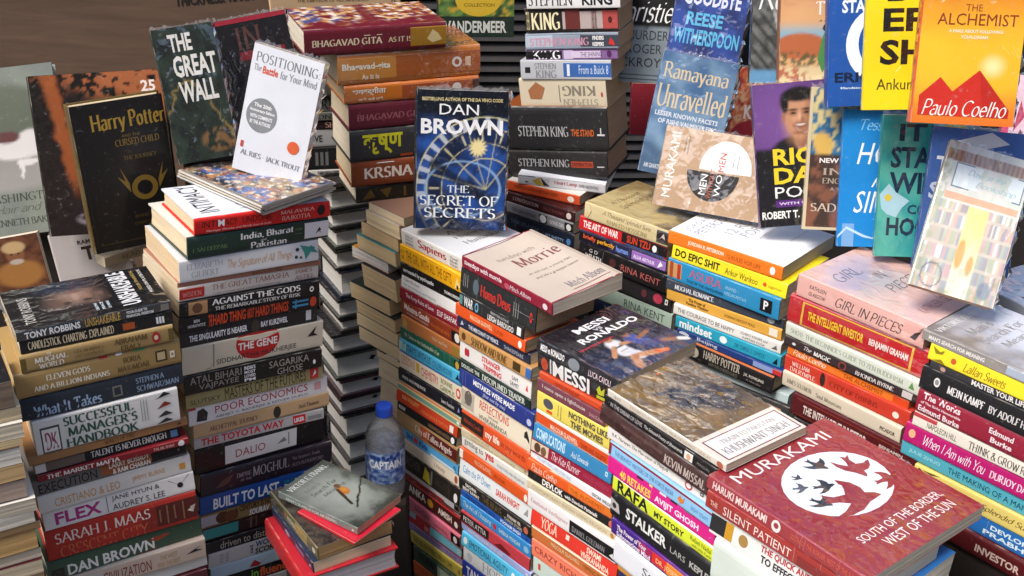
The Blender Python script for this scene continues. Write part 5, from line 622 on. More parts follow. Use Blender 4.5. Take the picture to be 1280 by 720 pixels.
('paperback_book','orange paperback with white handwritten name, tenth down in stack under footballers cover','books in the stack under the footballers cover',(0.1479,1.6034,0.6017),0.7906,0.1252,0.1883,0.0231,'e8642a','e8642a','dcd3c0','g',[('r',0.5,1,0,1,'ea8030'),('t','Paulo Coelho',0.05,0.36,0.2,0.85,'fbe8d8','c'),('t','THE ALCHEMIST',0.52,0.92,0.3,0.7,'b84a1c','s')],[],{}),
('paperback_book','slim black paperback with white capitals, eleventh down in stack under footballers cover','books in the stack under the footballers cover',(0.1539,1.6024,0.584),0.7835,0.1275,0.199,0.0174,'1f1e1f','1f1e1f','d9cdb6','m',[('t','DEVLOK',0.17,0.41,0.2,0.85,'f0ece6','b'),('t','with Devdutt Pattanaik',0.43,0.8,0.3,0.7,'e0dcd6','b'),('o',0.95,0.5,0.03,0.4,'c86a50')],[],{}),
('paperback_book','cream paperback with faint capitals, twelfth down in stack under footballers cover','books in the stack under the footballers cover',(0.1555,1.6021,0.5647),0.7885,0.1335,0.2006,0.0189,'dfd2b4','dfd2b4','dcd3c0','g',[('t','CONTEMPORARY INDIAN LIVING RELIGION',0.06,0.9,0.3,0.7,'a89a7c','s'),('o',0.96,0.5,0.02,0.3,'c0844a')],[],{}),
('paperback_book','white spine with half-length black panel, thirteenth down in stack under footballers cover','books in the stack under the footballers cover',(0.1607,1.5962,0.5278),0.7585,0.1387,0.2052,0.0365,'e6e4e4','e6e4e4','dcd3c0','g',[('t','Emotional Intelligence',0.04,0.47,0.35,0.65,'c08a96','f'),('r',0.49,1,0,0.8,'1d1c1e'),('t','DANIEL GOLEMAN',0.52,0.88,0.25,0.55,'9a969a','f'),('p',[(0.93,0.3),(0.97,0.5),(0.98,0.2)],'ddd')],[],{}),
('paperback_book','red paperback with pale stacked capitals, fourteenth down in stack under footballers cover','books in the stack under the footballers cover',(0.1617,1.5902,0.4958),0.773,0.1287,0.1978,0.0316,'d8392c','d8392c','cfc0a2','m',[('t','YOGA',0.12,0.32,0.2,0.9,'f4c8b0','F'),('r',0.42,0.46,0.5,0.8,'f0d8c8'),('t','SWAMI',0.66,0.82,0.52,0.88,'f6d8c4','b'),('t','VIVEKANANDA',0.6,0.92,0.1,0.46,'f6d8c4','b')],[],{}),
('paperback_book','caramel paperback with thin capitals, fifteenth down in stack under footballers cover','books in the stack under the footballers cover',(0.1622,1.5863,0.4679),0.7735,0.1245,0.1969,0.0275,'c9753c','c9753c','d9cdb6','m',[('t','MALCOLM GLADWELL',0.24,0.58,0.35,0.65,'f0d4b0','s'),('t','TIPPING POINT',0.62,0.9,0.3,0.65,'8a4a1c','s'),('r',0,1,0.85,1,'efe2cf')],[],{}),
('paperback_book','salmon paperback with brown spaced capitals, sixteenth down in stack under footballers cover','books in the stack under the footballers cover',(0.165,1.5832,0.4302),0.7625,0.1269,0.2003,0.0373,'f08468','f08468','dcd3c0','g',[('t','CRAZY RICH ASIANS',0.04,0.85,0.35,0.72,'8a3a34','s')],[],{}),
('paperback_book','mint paperback with a red chilli mark, seventeenth down in stack under footballers cover','books in the stack under the footballers cover',(0.172,1.5879,0.3899),0.7714,0.1335,0.2002,0.0399,'cfe0d6','cfe0d6','c4ae8a','g',[('r',0.06,0.09,0.4,0.75,'d0504a'),('t','KEVIN KWAN',0.4,0.8,0.3,0.6,'88a89a','s')],[],{}),
('paperback_book','grey spine on the frame edge, eighteenth down in stack under footballers cover','books in the stack under the footballers cover',(0.1728,1.5793,0.3626),0.7514,0.1324,0.2032,0.0269,'8a8f98','8a8f98','cfc0a2','g',[],[],{}),
('paperback_book','wrapped amber paperback showing a dark bird-like shadow, topmost of stack under bird-shadow cover','books in the stack under the amber bird-shadow cover',(0.2752,1.3803,0.8773),0.6678,0.158,0.229,0.0127,'eae2d4','8d6a3a','cfc0a2','w',[('t','TRAIN TO PAKISTAN',0.2,0.52,0.3,0.7,'c8b49c','f'),('t','KHUSHWANT SINGH',0.55,0.88,0.3,0.7,'c8b49c','f'),('t','40',0.05,0.12,0.3,0.7,'b8b0a4','f'),('o',0.955,0.5,0.025,0.42,'c06a50')],[('r',0.0,1,0.0,0.27,'ddd6ca'),('r',0.06,0.97,0.02,0.235,'7c2f35'),('r',0.075,0.955,0.028,0.227,'e4e2de'),('t','TRAIN TO PAKISTAN',0.2,0.85,0.15,0.19,'8a8a90','f'),('t','KHUSHWANT SINGH',0.12,0.9,0.06,0.125,'70747c','f'),('o',0.55,0.95,0.02,0.012,'d0704a')],{'art':'train'}),
('paperback_book','slim black paperback with tiny white capitals, second down in stack under bird-shadow cover','books in the stack under the amber bird-shadow cover',(0.2614,1.3789,0.8603),0.6575,0.1394,0.2202,0.0166,'231f20','231f20','d9cdb6','g',[('t','IN THE DREAM OF LOVE',0.06,0.36,0.3,0.7,'a8a4a4','b'),('t','The Selected Poetry of Jibanananda',0.38,0.72,0.3,0.72,'e0dcd8','i'),('r',0.74,0.81,0,1,'eee8e0'),('o',0.775,0.5,0.018,0.3,'d8a080'),('t','PENGUIN',0.85,0.95,0.35,0.6,'8a8684','s')],[],{}),
('paperback_book','brown photographic wrapped spine with pale capitals, third down in stack under bird-shadow cover','books in the stack under the amber bird-shadow cover',(0.2582,1.3837,0.8323),0.6474,0.1443,0.2181,0.0276,'4a3230','4a3230','c4ae8a','w',[('r',0,0.3,0.2,0.5,'3a2624'),('r',0.2,0.6,0.5,0.7,'5c4240'),('t','KEVIN MISSAL',0.62,0.98,0.2,0.7,'bfaea6','F')],[],{}),
('paperback_book','white paperback with small black title, fourth down in stack under bird-shadow cover','books in the stack under the amber bird-shadow cover',(0.2586,1.378,0.8121),0.6818,0.1296,0.1971,0.0198,'e9e4df','e9e4df','d9cdb6','g',[('t','R.K. Narayan: The Man-eater of Malgudi',0.05,0.62,0.35,0.72,'3a3638','s'),('o',0.82,0.5,0.035,0.35,'c4544a'),('o',0.82,0.5,0.022,0.2,'f0ece8')],[],{}),
('paperback_book','powder blue spine edged in maroon, fifth down in stack under bird-shadow cover','books in the stack under the amber bird-shadow cover',(0.2714,1.364,0.7874),0.6525,0.1422,0.2163,0.0243,'8fbfe4','8fbfe4','cfc0a2','g',[('r',0,1,0.82,1,'8a2a3a'),('r',0,0.025,0,1,'8a2a3a'),('t','THE BRAVEST MASTERS OF THE FORCE INDIA',0.06,0.62,0.3,0.6,'5a86b0','s'),('p',[(0.66,0.4),(0.68,0.7),(0.7,0.5),(0.72,0.7),(0.715,0.35),(0.69,0.2)],'d88030'),('t','EIGHT ESSAYS',0.78,0.93,0.3,0.55,'6a96be','s')],[],{}),
('paperback_book','hot pink paperback with yellow and white capitals, sixth down in stack under bird-shadow cover','books in the stack under the amber bird-shadow cover',(0.2699,1.366,0.7576),0.6746,0.1387,0.2115,0.0294,'d8288a','d8288a','d9cdb6','g',[('t','40 RETAKES',0.12,0.42,0.15,0.62,'f4d84a','b'),('t','AVIJIT GHOSH',0.46,0.86,0.15,0.6,'fbe6f2','b'),('r',0.28,0.34,0.85,1,'2a2a2a'),('r',0.4,0.43,0.85,1,'e8c890'),('r',0.5,0.56,0.85,1,'ddd'),('r',0.6,0.66,0.85,1,'2a2a2a'),('r',0.72,0.8,0.85,1,'777'),('p',[(0.95,0.25),(0.98,0.5),(0.96,0.35)],'fff')],[],{}),
('paperback_book','lime yellow paperback with heavy black capitals, seventh down in stack under bird-shadow cover','books in the stack under the amber bird-shadow cover',(0.2737,1.358,0.7323),0.6512,0.1337,0.2062,0.0249,'d4e03a','d4e03a','cfc0a2','m',[('t','RAFA',0.05,0.37,0.1,0.9,'1d1d1b','b'),('t','MY STORY',0.43,0.72,0.25,0.65,'3a3a20','b'),('t','Rafael Nadal',0.78,0.97,0.5,0.8,'6a7020','s'),('t','with John Carlin',0.8,0.98,0.15,0.38,'6a7020','s'),('r',0,1,0.93,1,'f4f2e4')],[],{}),
('hardback_book','thick black hardback with distressed white capitals, eighth down in stack under bird-shadow cover','books in the stack under the amber bird-shadow cover',(0.2797,1.3556,0.6872),0.6487,0.1417,0.2129,0.0447,'202021','202021','c9b896','g',[('p',[(0.0,0.3),(0.0,0.75),(0.08,0.65),(0.1,0.3)],'b8b4b0'),('o',0.04,0.5,0.02,0.1,'333'),('t','STALKER',0.16,0.56,0.35,0.78,'e4e4e0','b'),('t','LARS',0.6,0.74,0.38,0.6,'b0b0ac','s'),('t','KEPLER',0.78,0.99,0.38,0.62,'b0b0ac','b')],[],{}),
('paperback_book','spine in purple, red and orange blocks, ninth down in stack under bird-shadow cover','books in the stack under the amber bird-shadow cover',(0.2809,1.3487,0.6595),0.6444,0.1416,0.2135,0.0273,'4a2a86','4a2a86','cfc0a2','g',[('r',0.42,0.56,0,1,'d8352c'),('r',0.28,0.42,0,1,'a82860'),('r',0.56,1,0,1,'ee8a2c'),('t','The Power of Your',0.06,0.36,0.5,0.85,'f0e6f4','b'),('t','Subconscious Mind',0.06,0.4,0.1,0.45,'f0e6f4','b'),('t','DR. JOSEPH MURPHY',0.46,0.9,0.25,0.65,'f8dca8','s')],[],{}),
('hardback_book','thick white hardback with black lowercase name, tenth down in stack under bird-shadow cover','books in the stack under the amber bird-shadow cover',(0.2865,1.3407,0.6099),0.6462,0.1387,0.2103,0.0492,'e2e4ea','e2e4ea','c9b896','m',[('t','Steve Jobs',0.3,0.85,0.3,0.72,'3a3c42','s')],[],{}),
('paperback_book','slim mustard paperback, eleventh down in stack under bird-shadow cover','books in the stack under the amber bird-shadow cover',(0.2878,1.3397,0.5995),0.6803,0.1316,0.2012,0.01,'c08a3c','c08a3c','c4ae8a','g',[('t','ESSENTIAL',0.2,0.6,0.25,0.75,'6a4a1c','s')],[],{}),
('paperback_book','indigo paperback at the frame bottom, twelfth down in stack under bird-shadow cover','books in the stack under the amber bird-shadow cover',(0.2894,1.3374,0.5745),0.6767,0.1279,0.2026,0.0247,'2c2f63','2c2f63','c9b896','g',[('t','MINDFUL',0.1,0.4,0.3,0.7,'c8b878','b')],[],{}),
('paperback_book','large dark red paperback with birds in white disc, topmost of pile under bird-disc cover','books in the nearest pile under the red cover',(0.4323,1.2169,0.8543),0.6779,0.235,0.2503,0.0201,'a1323a','8c222c','c9bca4','w',[('t','HARUKI MURAKAMI',0.04,0.4,0.25,0.8,'f0d8d4','b'),('o',0.46,0.5,0.028,0.42,'f2e8e4'),('o',0.46,0.55,0.015,0.2,'a1323a'),('t','SOUTH OF THE BORDER, WEST OF THE SUN',0.55,0.93,0.3,0.7,'d86a50','s')],[('o',0.52,0.56,0.345,0.255,'dfe6f0'),('birds',),('t','MURAKAMI',0.07,0.86,0.845,0.925,'f2e6e4','s'),('t','SOUTH OF THE BORDER,',0.2,0.9,0.165,0.225,'f2e6e4','s'),('t','WEST OF THE SUN',0.3,0.88,0.085,0.145,'f2e6e4','s')],{'art':'murakami'}),
('paperback_book','red paperback with thin white capitals, second down in pile under bird-disc cover','books in the nearest pile under the red cover',(0.3991,1.1893,0.8286),0.7064,0.15,0.2458,0.0254,'a82f28','a82f28','d9cdb6','w',[('t','THE',0.03,0.08,0.3,0.6,'e0b0a4','b'),('t','SILENT PATIENT',0.12,0.56,0.2,0.7,'f4e2dc','s'),('r',0.6,1,0,0.6,'8a2420')],[],{}),
('paperback_book','white spine with black and gold end, blue cover, third down in pile under bird-disc cover','books in the nearest pile under the red cover',(0.417,1.1931,0.7928),0.7196,0.172,0.2469,0.0354,'e8e6e2','2a6aa8','d9cbb2','m',[('r',0,0.1,0,1,'2b2b2b'),('r',0.1,0.15,0,1,'c8962c'),('o',0.22,0.5,0.03,0.25,'a8854a'),('t','THE QUICK AND EASY WAY',0.33,0.85,0.5,0.82,'b83a44','b'),('t','TO EFFECTIVE SPEAKING',0.34,0.85,0.12,0.44,'33333a','b')],[],{}),
('hardback_book','thick pale mint block, fourth down in pile under bird-disc cover','books in the nearest pile under the red cover',(0.4168,1.1652,0.7229),0.6818,0.15,0.2561,0.0695,'d7e2d8','e6ece6','dcd3c0','g',[],[],{}),
('paperback_book','dark book beneath the mint block, fifth down in pile under bird-disc cover','books in the nearest pile under the red cover',(0.4299,1.1655,0.7035),0.6861,0.1667,0.2578,0.0191,'3a4a5a','3a4a5a','c9b896','g',[],[],{}),
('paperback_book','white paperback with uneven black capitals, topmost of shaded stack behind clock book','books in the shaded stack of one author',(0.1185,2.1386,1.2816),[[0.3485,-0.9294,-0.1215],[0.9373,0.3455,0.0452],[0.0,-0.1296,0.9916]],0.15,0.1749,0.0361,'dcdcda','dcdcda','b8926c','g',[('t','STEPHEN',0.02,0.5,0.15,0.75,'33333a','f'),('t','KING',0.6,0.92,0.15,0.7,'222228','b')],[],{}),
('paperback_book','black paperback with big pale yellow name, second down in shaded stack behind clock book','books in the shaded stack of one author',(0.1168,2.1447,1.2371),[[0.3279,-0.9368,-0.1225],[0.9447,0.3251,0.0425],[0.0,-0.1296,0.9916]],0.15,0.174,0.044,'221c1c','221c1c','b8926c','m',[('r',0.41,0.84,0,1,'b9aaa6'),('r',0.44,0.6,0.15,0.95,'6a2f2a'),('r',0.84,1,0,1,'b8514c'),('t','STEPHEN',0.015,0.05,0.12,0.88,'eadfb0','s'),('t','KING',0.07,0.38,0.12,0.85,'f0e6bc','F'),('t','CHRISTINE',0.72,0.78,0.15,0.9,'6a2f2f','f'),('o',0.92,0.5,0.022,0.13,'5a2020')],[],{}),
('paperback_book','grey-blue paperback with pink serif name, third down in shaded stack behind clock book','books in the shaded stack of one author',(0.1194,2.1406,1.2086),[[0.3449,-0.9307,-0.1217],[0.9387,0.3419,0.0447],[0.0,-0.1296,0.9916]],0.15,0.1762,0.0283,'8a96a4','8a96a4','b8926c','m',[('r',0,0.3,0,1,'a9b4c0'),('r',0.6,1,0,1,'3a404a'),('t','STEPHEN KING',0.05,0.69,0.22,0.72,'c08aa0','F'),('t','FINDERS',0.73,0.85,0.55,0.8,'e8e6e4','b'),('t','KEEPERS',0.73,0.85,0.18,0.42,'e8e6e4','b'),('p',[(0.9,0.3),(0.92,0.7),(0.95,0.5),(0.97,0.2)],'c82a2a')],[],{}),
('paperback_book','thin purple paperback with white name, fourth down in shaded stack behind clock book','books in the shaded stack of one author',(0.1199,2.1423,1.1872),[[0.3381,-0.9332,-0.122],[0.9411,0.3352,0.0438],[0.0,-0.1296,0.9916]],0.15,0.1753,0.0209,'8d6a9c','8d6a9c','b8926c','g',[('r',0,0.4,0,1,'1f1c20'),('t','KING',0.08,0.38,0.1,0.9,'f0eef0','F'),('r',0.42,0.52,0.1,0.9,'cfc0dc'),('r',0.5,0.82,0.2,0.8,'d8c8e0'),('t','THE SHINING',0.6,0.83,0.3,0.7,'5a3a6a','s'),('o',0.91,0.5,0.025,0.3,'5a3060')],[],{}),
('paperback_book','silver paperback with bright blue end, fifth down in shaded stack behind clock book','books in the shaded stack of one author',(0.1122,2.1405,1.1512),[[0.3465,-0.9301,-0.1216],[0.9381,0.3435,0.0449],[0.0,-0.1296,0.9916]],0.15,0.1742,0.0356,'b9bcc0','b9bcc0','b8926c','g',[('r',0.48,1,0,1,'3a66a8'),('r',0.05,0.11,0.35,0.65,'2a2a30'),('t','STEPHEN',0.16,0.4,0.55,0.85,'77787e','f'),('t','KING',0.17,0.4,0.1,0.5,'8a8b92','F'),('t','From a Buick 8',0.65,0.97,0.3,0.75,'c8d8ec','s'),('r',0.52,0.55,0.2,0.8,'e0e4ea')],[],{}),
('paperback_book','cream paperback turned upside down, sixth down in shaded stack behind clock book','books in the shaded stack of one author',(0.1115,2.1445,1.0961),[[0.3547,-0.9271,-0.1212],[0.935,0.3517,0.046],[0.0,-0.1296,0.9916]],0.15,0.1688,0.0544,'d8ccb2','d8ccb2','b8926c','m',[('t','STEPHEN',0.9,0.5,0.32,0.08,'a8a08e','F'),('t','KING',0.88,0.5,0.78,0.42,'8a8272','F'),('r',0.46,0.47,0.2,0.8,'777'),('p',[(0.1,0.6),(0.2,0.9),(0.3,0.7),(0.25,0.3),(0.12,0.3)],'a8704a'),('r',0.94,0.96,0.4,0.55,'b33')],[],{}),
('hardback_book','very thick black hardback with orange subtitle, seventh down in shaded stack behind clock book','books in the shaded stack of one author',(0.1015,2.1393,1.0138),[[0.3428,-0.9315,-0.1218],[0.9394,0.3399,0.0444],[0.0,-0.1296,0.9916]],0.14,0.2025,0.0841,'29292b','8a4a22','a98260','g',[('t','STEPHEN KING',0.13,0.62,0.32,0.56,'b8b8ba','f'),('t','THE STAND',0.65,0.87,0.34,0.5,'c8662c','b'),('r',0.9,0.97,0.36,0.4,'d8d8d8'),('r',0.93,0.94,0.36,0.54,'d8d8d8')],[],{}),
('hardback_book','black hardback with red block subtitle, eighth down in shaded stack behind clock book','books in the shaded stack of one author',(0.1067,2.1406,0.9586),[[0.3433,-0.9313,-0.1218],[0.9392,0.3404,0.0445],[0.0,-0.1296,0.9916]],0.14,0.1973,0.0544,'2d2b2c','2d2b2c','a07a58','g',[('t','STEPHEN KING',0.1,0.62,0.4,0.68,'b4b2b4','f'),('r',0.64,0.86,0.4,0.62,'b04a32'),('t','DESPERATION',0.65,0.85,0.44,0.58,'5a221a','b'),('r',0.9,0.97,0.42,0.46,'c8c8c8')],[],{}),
('paperback_book','thin white paperback with a black and yellow pattern, topmost of stack under thin white book','books in the dark stack below the thin white book',(0.101,2.1137,0.9443),1.3438,0.125,0.1685,0.0209,'dcdce0','e4e6ec','d9cdb6','m',[('r',0,0.36,0,1,'c8c8cc'),('p',[(0.0,0.9),(0.1,0.2),(0.2,0.9)],'25252a'),('p',[(0.16,0.5),(0.26,0.9),(0.34,0.1),(0.22,0.1)],'b8a23a'),('p',[(0.26,0.8),(0.36,1.0),(0.36,0.1),(0.3,0.1)],'25252a'),('t','Heart Lamp',0.42,0.68,0.3,0.75,'b03a3a','f'),('t','BANU MUSHTAQ',0.7,0.92,0.3,0.65,'55555c','f')],[],{}),
('paperback_book','orange paperback with small dark title, second down in stack under thin white book','books in the dark stack below the thin white book',(0.0756,2.0979,0.9235),1.0949,0.0988,0.1548,0.0204,'d8562a','dcd8d0','b8a68c','g',[('t','JORDAN B. PETERSON BEYOND ORDER',0.1,0.7,0.35,0.75,'6a2a14','s'),('o',0.88,0.5,0.045,0.3,'f0e4d8')],[],{}),
('paperback_book','oxblood paperback with faint title, third down in stack under thin white book','books in the dark stack below the thin white book',(0.0822,2.0808,0.9021),0.9024,0.1101,0.1633,0.021,'3a1719','3a1719','dcd3c0','g',[('t','CONVERSATION',0.1,0.48,0.35,0.7,'b8a0a0','f'),('t','SALLY ROONEY',0.55,0.85,0.35,0.65,'7a4a4a','s'),('o',0.92,0.5,0.035,0.3,'c8c0b8')],[],{}),
('paperback_book','grey and black paperback, fourth down in stack under thin white book','books in the dark stack below the thin white book',(0.0799,2.0779,0.8789),0.8964,0.1036,0.1609,0.0228,'85858a','85858a','cfc0a2','g',[('r',0.5,0.62,0,1,'1a1a1c'),('o',0.56,0.5,0.05,0.35,'d8d8d8'),('t','GILLIAN FLYNN',0.08,0.45,0.3,0.65,'5c5c62','b'),('t','GONE GIRL',0.66,0.88,0.3,0.65,'e8e8e8','s'),('r',0.88,1,0,1,'1a1a1c'),('o',0.94,0.5,0.035,0.3,'ddd')],[],{}),
('paperback_book','dark navy paperback with faint blue letters, fifth down in stack under thin white book','books in the dark stack below the thin white book',(0.082,2.0786,0.8445),0.8979,0.1038,0.1617,0.034,'1b2130','1b2130','d9cdb6','g',[('t','THINK LIKE A MONK',0.06,0.5,0.45,0.7,'5a6a80','s'),('t','JAY SHETTY',0.58,0.86,0.3,0.55,'7a94b0','b'),('o',0.93,0.5,0.03,0.2,'4a7ab0')],[],{}),
('paperback_book','dark crimson paperback, sixth down in stack under thin white book','books in the dark stack below the thin white book',(0.0854,2.0785,0.8275),0.8863,0.1108,0.1639,0.0165,'5a1f24','5a1f24','d9cdb6','g',[],[],{}),
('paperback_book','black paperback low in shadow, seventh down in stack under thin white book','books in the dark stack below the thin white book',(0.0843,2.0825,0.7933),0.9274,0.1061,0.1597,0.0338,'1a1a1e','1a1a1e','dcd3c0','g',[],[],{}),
('paperback_book','parchment yellow paperback with handwritten title, topmost of stack under parchment book','books in the stack under the parchment-coloured book',(0.2438,1.9139,0.9435),0.8365,0.15,0.1829,0.0305,'d8c898','c3b07e','c4ae8a','w',[('p',[(0.0,0.0),(0.0,1.0),(0.06,0.9),(0.09,0.5),(0.05,0.1)],'8a4a2c'),('t','A Thousand Splendid Suns',0.22,0.8,0.5,0.85,'6a5434','c'),('t','KHALED HOSSEINI',0.28,0.76,0.15,0.4,'8a7a54','f'),('r',0.87,1,0,1,'2d2628'),('p',[(0.9,0.3),(0.95,0.75),(0.97,0.4),(0.93,0.5)],'d8d0c8')],[('t','A Thousand',0.15,0.7,0.75,0.82,'6a5434','c'),('t','Splendid Suns',0.15,0.8,0.6,0.7,'6a5434','c')],{'art':'parchment'}),
('paperback_book','red and black spine with white and red capitals, second down in stack under parchment book','books in the stack under the parchment-coloured book',(0.2312,1.9126,0.9185),0.8454,0.124,0.1924,0.0246,'c8232a','c8232a','c4ae8a','g',[('r',0.5,1,0,1,'1d1a1c'),('p',[(0.44,0.0),(0.5,1.0),(0.56,1.0),(0.52,0.0)],'c8232a'),('t','THE ART OF WAR',0.05,0.46,0.25,0.8,'f4e4e0','b'),('t','SUN TZU',0.56,0.82,0.25,0.8,'c8442c','b'),('r',0.55,0.98,0.0,0.15,'2a6aa8'),('o',0.87,0.5,0.025,0.25,'e8e8e8')],[],{}),
('paperback_book','violet and black spine with multicoloured lowercase, third down in stack under parchment book','books in the stack under the parchment-coloured book',(0.2312,1.9084,0.8949),0.8482,0.122,0.1911,0.0233,'2b2a4a','2b2a4a','c9b896','g',[('r',0,0.35,0,1,'1c1a20'),('r',0.62,1,0,1,'9a70b8'),('t','briefly',0.05,0.2,0.3,0.75,'d85a3a','b'),('t','perfectly',0.22,0.42,0.3,0.75,'e0a030','b'),('t','human',0.44,0.58,0.3,0.75,'7a9ae0','b'),('t','ALUA ARTHUR',0.64,0.88,0.3,0.6,'e8dcf4','b'),('p',[(0.91,0.2),(0.94,0.8),(0.97,0.5)],'fff')],[],{}),
('paperback_book','black spine with reddish capitals, fourth down in stack under parchment book','books in the stack under the parchment-coloured book',(0.2352,1.9027,0.8613),0.8162,0.1262,0.1967,0.0332,'1c1a1c','1c1a1c','c4ae8a','g',[('t','G D',0.12,0.22,0.6,0.8,'c8c4c4','s'),('t','WRATH',0.08,0.27,0.2,0.5,'c8c4c4','F'),('o',0.4,0.5,0.04,0.25,'4a2a2a'),('t','RINA KENT',0.5,0.94,0.3,0.65,'a85a54','s')],[],{}),
('paperback_book','black paperback with small crimson roses, fifth down in stack under parchment book','books in the stack under the parchment-coloured book',(0.2486,1.9002,0.8258),0.8333,0.1343,0.1978,0.0351,'1e1b1e','1e1b1e','d9cdb6','m',[('o',0.85,0.5,0.05,0.25,'a8324a'),('o',0.7,0.5,0.03,0.2,'5a2a32')],[],{}),
('paperback_book','mint grey spine with dark capitals, sixth down in stack under parchment book','books in the stack under the parchment-coloured book',(0.2509,1.8903,0.7947),0.8292,0.1242,0.1901,0.0307,'a3b6a8','a3b6a8','dcd3c0','g',[('t','RINA KENT',0.45,0.92,0.25,0.75,'3a4a44','s')],[],{}),
('paperback_book','navy black spine with faint capitals, seventh down in stack under parchment book','books in the stack under the parchment-coloured book',(0.2565,1.8909,0.7649),0.8483,0.1301,0.1954,0.0294,'1c2740','1c2740','d9cdb6','m',[('t','WIN',0.2,0.4,0.4,0.8,'8a8a9a','s'),('t','ANA HUANG',0.5,0.8,0.3,0.6,'55586a','s')],[],{}),
('paperback_book','black paperback at the stack base, eighth down in stack under parchment book','books in the stack under the parchment-coloured book',(0.2649,1.8887,0.7347),0.826,0.1348,0.2031,0.0298,'1a1a1d','1a1a1d','c9b896','g',[],[],{}),
('paperback_book','orange spined paperback with a plain white cover, topmost of stack under white-topped book','books in the stack under the white-topped orange book',(0.3981,1.7827,0.9612),0.8822,0.178,0.2124,0.0231,'ea7a1e','e9eaee','b8ab94','m',[('t','JORDAN B. PETERSON',0.18,0.5,0.3,0.68,'f8e4cc','b'),('t','12 RULES FOR LIFE',0.53,0.82,0.3,0.62,'a84a14','s'),('o',0.92,0.5,0.022,0.3,'f4f0ea')],[('t','JORDAN B.',0.1,0.65,0.86,0.93,'8a90a8','s'),('t','PETERSON',0.1,0.7,0.76,0.84,'8a90a8','s'),('t','12 RULES',0.3,0.95,0.58,0.67,'9a9eac','s'),('t','FOR LIFE',0.35,0.95,0.46,0.55,'9a9eac','s'),('t','AN ANTIDOTE TO CHAOS',0.4,0.95,0.38,0.41,'aaa','s'),('t','With a foreword by',0.55,0.9,0.18,0.2,'aaa','s')],{}),
('paperback_book','yellow paperback with black capitals and white gap, second down in stack under white-topped book','books in the stack under the white-topped orange book',(0.3933,1.7561,0.9363),0.8682,0.1363,0.2154,0.0245,'f0dc28','f0dc28','dcd3c0','g',[('t','DO EPIC SHIT',0.03,0.43,0.25,0.8,'2a2a20','b'),('t','Ankur Warikoo',0.48,0.76,0.25,0.7,'6a6420','s'),('o',0.82,0.5,0.015,0.14,'d8502a'),('t','juggernaut',0.85,0.96,0.35,0.6,'a89a20','s')],[],{}),
('paperback_book','peacock blue spine with ornate end and red title, third down in stack under white-topped book','books in the stack under the white-topped orange book',(0.3885,1.7547,0.8972),0.8413,0.1361,0.2153,0.0386,'2f8fc0','2f8fc0','d9cdb6','g',[('r',0,0.13,0,1,'c89a64'),('r',0.02,0.05,0.1,0.9,'a8502c'),('r',0.09,0.12,0,1,'b83a2c'),('t','ASURA',0.2,0.5,0.42,0.85,'b06a8a','F'),('t','TALE OF THE VANQUISHED',0.18,0.52,0.15,0.32,'1f5f88','b'),('t','ANAND',0.53,0.63,0.55,0.72,'a8d8f0','s'),('t','NEELAKANTAN',0.53,0.72,0.28,0.44,'a8d8f0','s'),('r',0.84,0.94,0.2,0.8,'1b1b1e'),('t','P',0.87,0.91,0.3,0.72,'fff','b')],[],{}),
('paperback_book','slate paperback with white small capitals, fourth down in stack under white-topped book','books in the stack under the white-topped orange book',(0.3938,1.7634,0.8791),0.9013,0.145,0.2211,0.0177,'3a414d','3a414d','c4ae8a','m',[('t','MUGHAL ROMANCE',0.08,0.42,0.25,0.75,'d8dae0','F'),('o',0.9,0.5,0.03,0.3,'9aa0aa')],[],{}),
('paperback_book','amber paperback with brown stacked title, fifth down in stack under white-topped book','books in the stack under the white-topped orange book',(0.3937,1.76,0.8573),0.8831,0.1383,0.2184,0.0214,'e3ac48','e3ac48','c9b896','m',[('t','The Power of',0.2,0.35,0.52,0.82,'5a3a14','b'),('t','Positive Thinking',0.18,0.38,0.15,0.46,'5a3a14','b'),('t','NORMAN VINCENT PEALE',0.52,0.78,0.35,0.6,'7a5420','s'),('r',0.9,0.97,0.2,0.85,'f0e8d8')],[],{}),
('paperback_book','white paperback with thin dark capitals, sixth down in stack under white-topped book','books in the stack under the white-topped orange book',(0.3999,1.7491,0.8371),0.8835,0.1383,0.2043,0.0198,'e4e2dc','e4e2dc','c4ae8a','m',[('t','THE COURAGE TO BE HAPPY',0.04,0.58,0.35,0.75,'44444a','s'),('t','ICHIRO KISHIMI and',0.64,0.88,0.55,0.8,'66666c','s'),('t','FUMITAKE KOGA',0.66,0.86,0.2,0.42,'66666c','s'),('p',[(0.92,0.3),(0.96,0.7),(0.97,0.3)],'666')],[],{}),
('paperback_book','turquoise paperback with white lowercase title, seventh down in stack under white-topped book','books in the stack under the white-topped orange book',(0.4014,1.7403,0.8144),0.8585,0.1286,0.2033,0.0222,'2fa3bf','2fa3bf','dcd3c0','g',[('t','mindset',0.04,0.36,0.15,0.9,'f2f8fa','b'),('o',0.47,0.5,0.035,0.3,'eaf4f6'),('t','DR CAROL S. DWECK',0.58,0.86,0.3,0.65,'1f6a84','s'),('p',[(0.93,0.2),(0.97,0.75),(0.975,0.2)],'123')],[],{}),
('paperback_book','navy paperback with white city name, eighth down in stack under white-topped book','books in the stack under the white-topped orange book',(0.4069,1.734,0.8019),0.8288,0.1323,0.2058,0.0121,'24407f','24407f','c9b896','g',[('o',0.07,0.5,0.05,0.3,'c8d0e0'),('t','Beijing',0.2,0.4,0.15,0.85,'e4e8f2','s'),('r',0.74,0.92,0.1,0.9,'8aa0d0'),('r',0.92,1,0,1,'c83a3a')],[],{}),
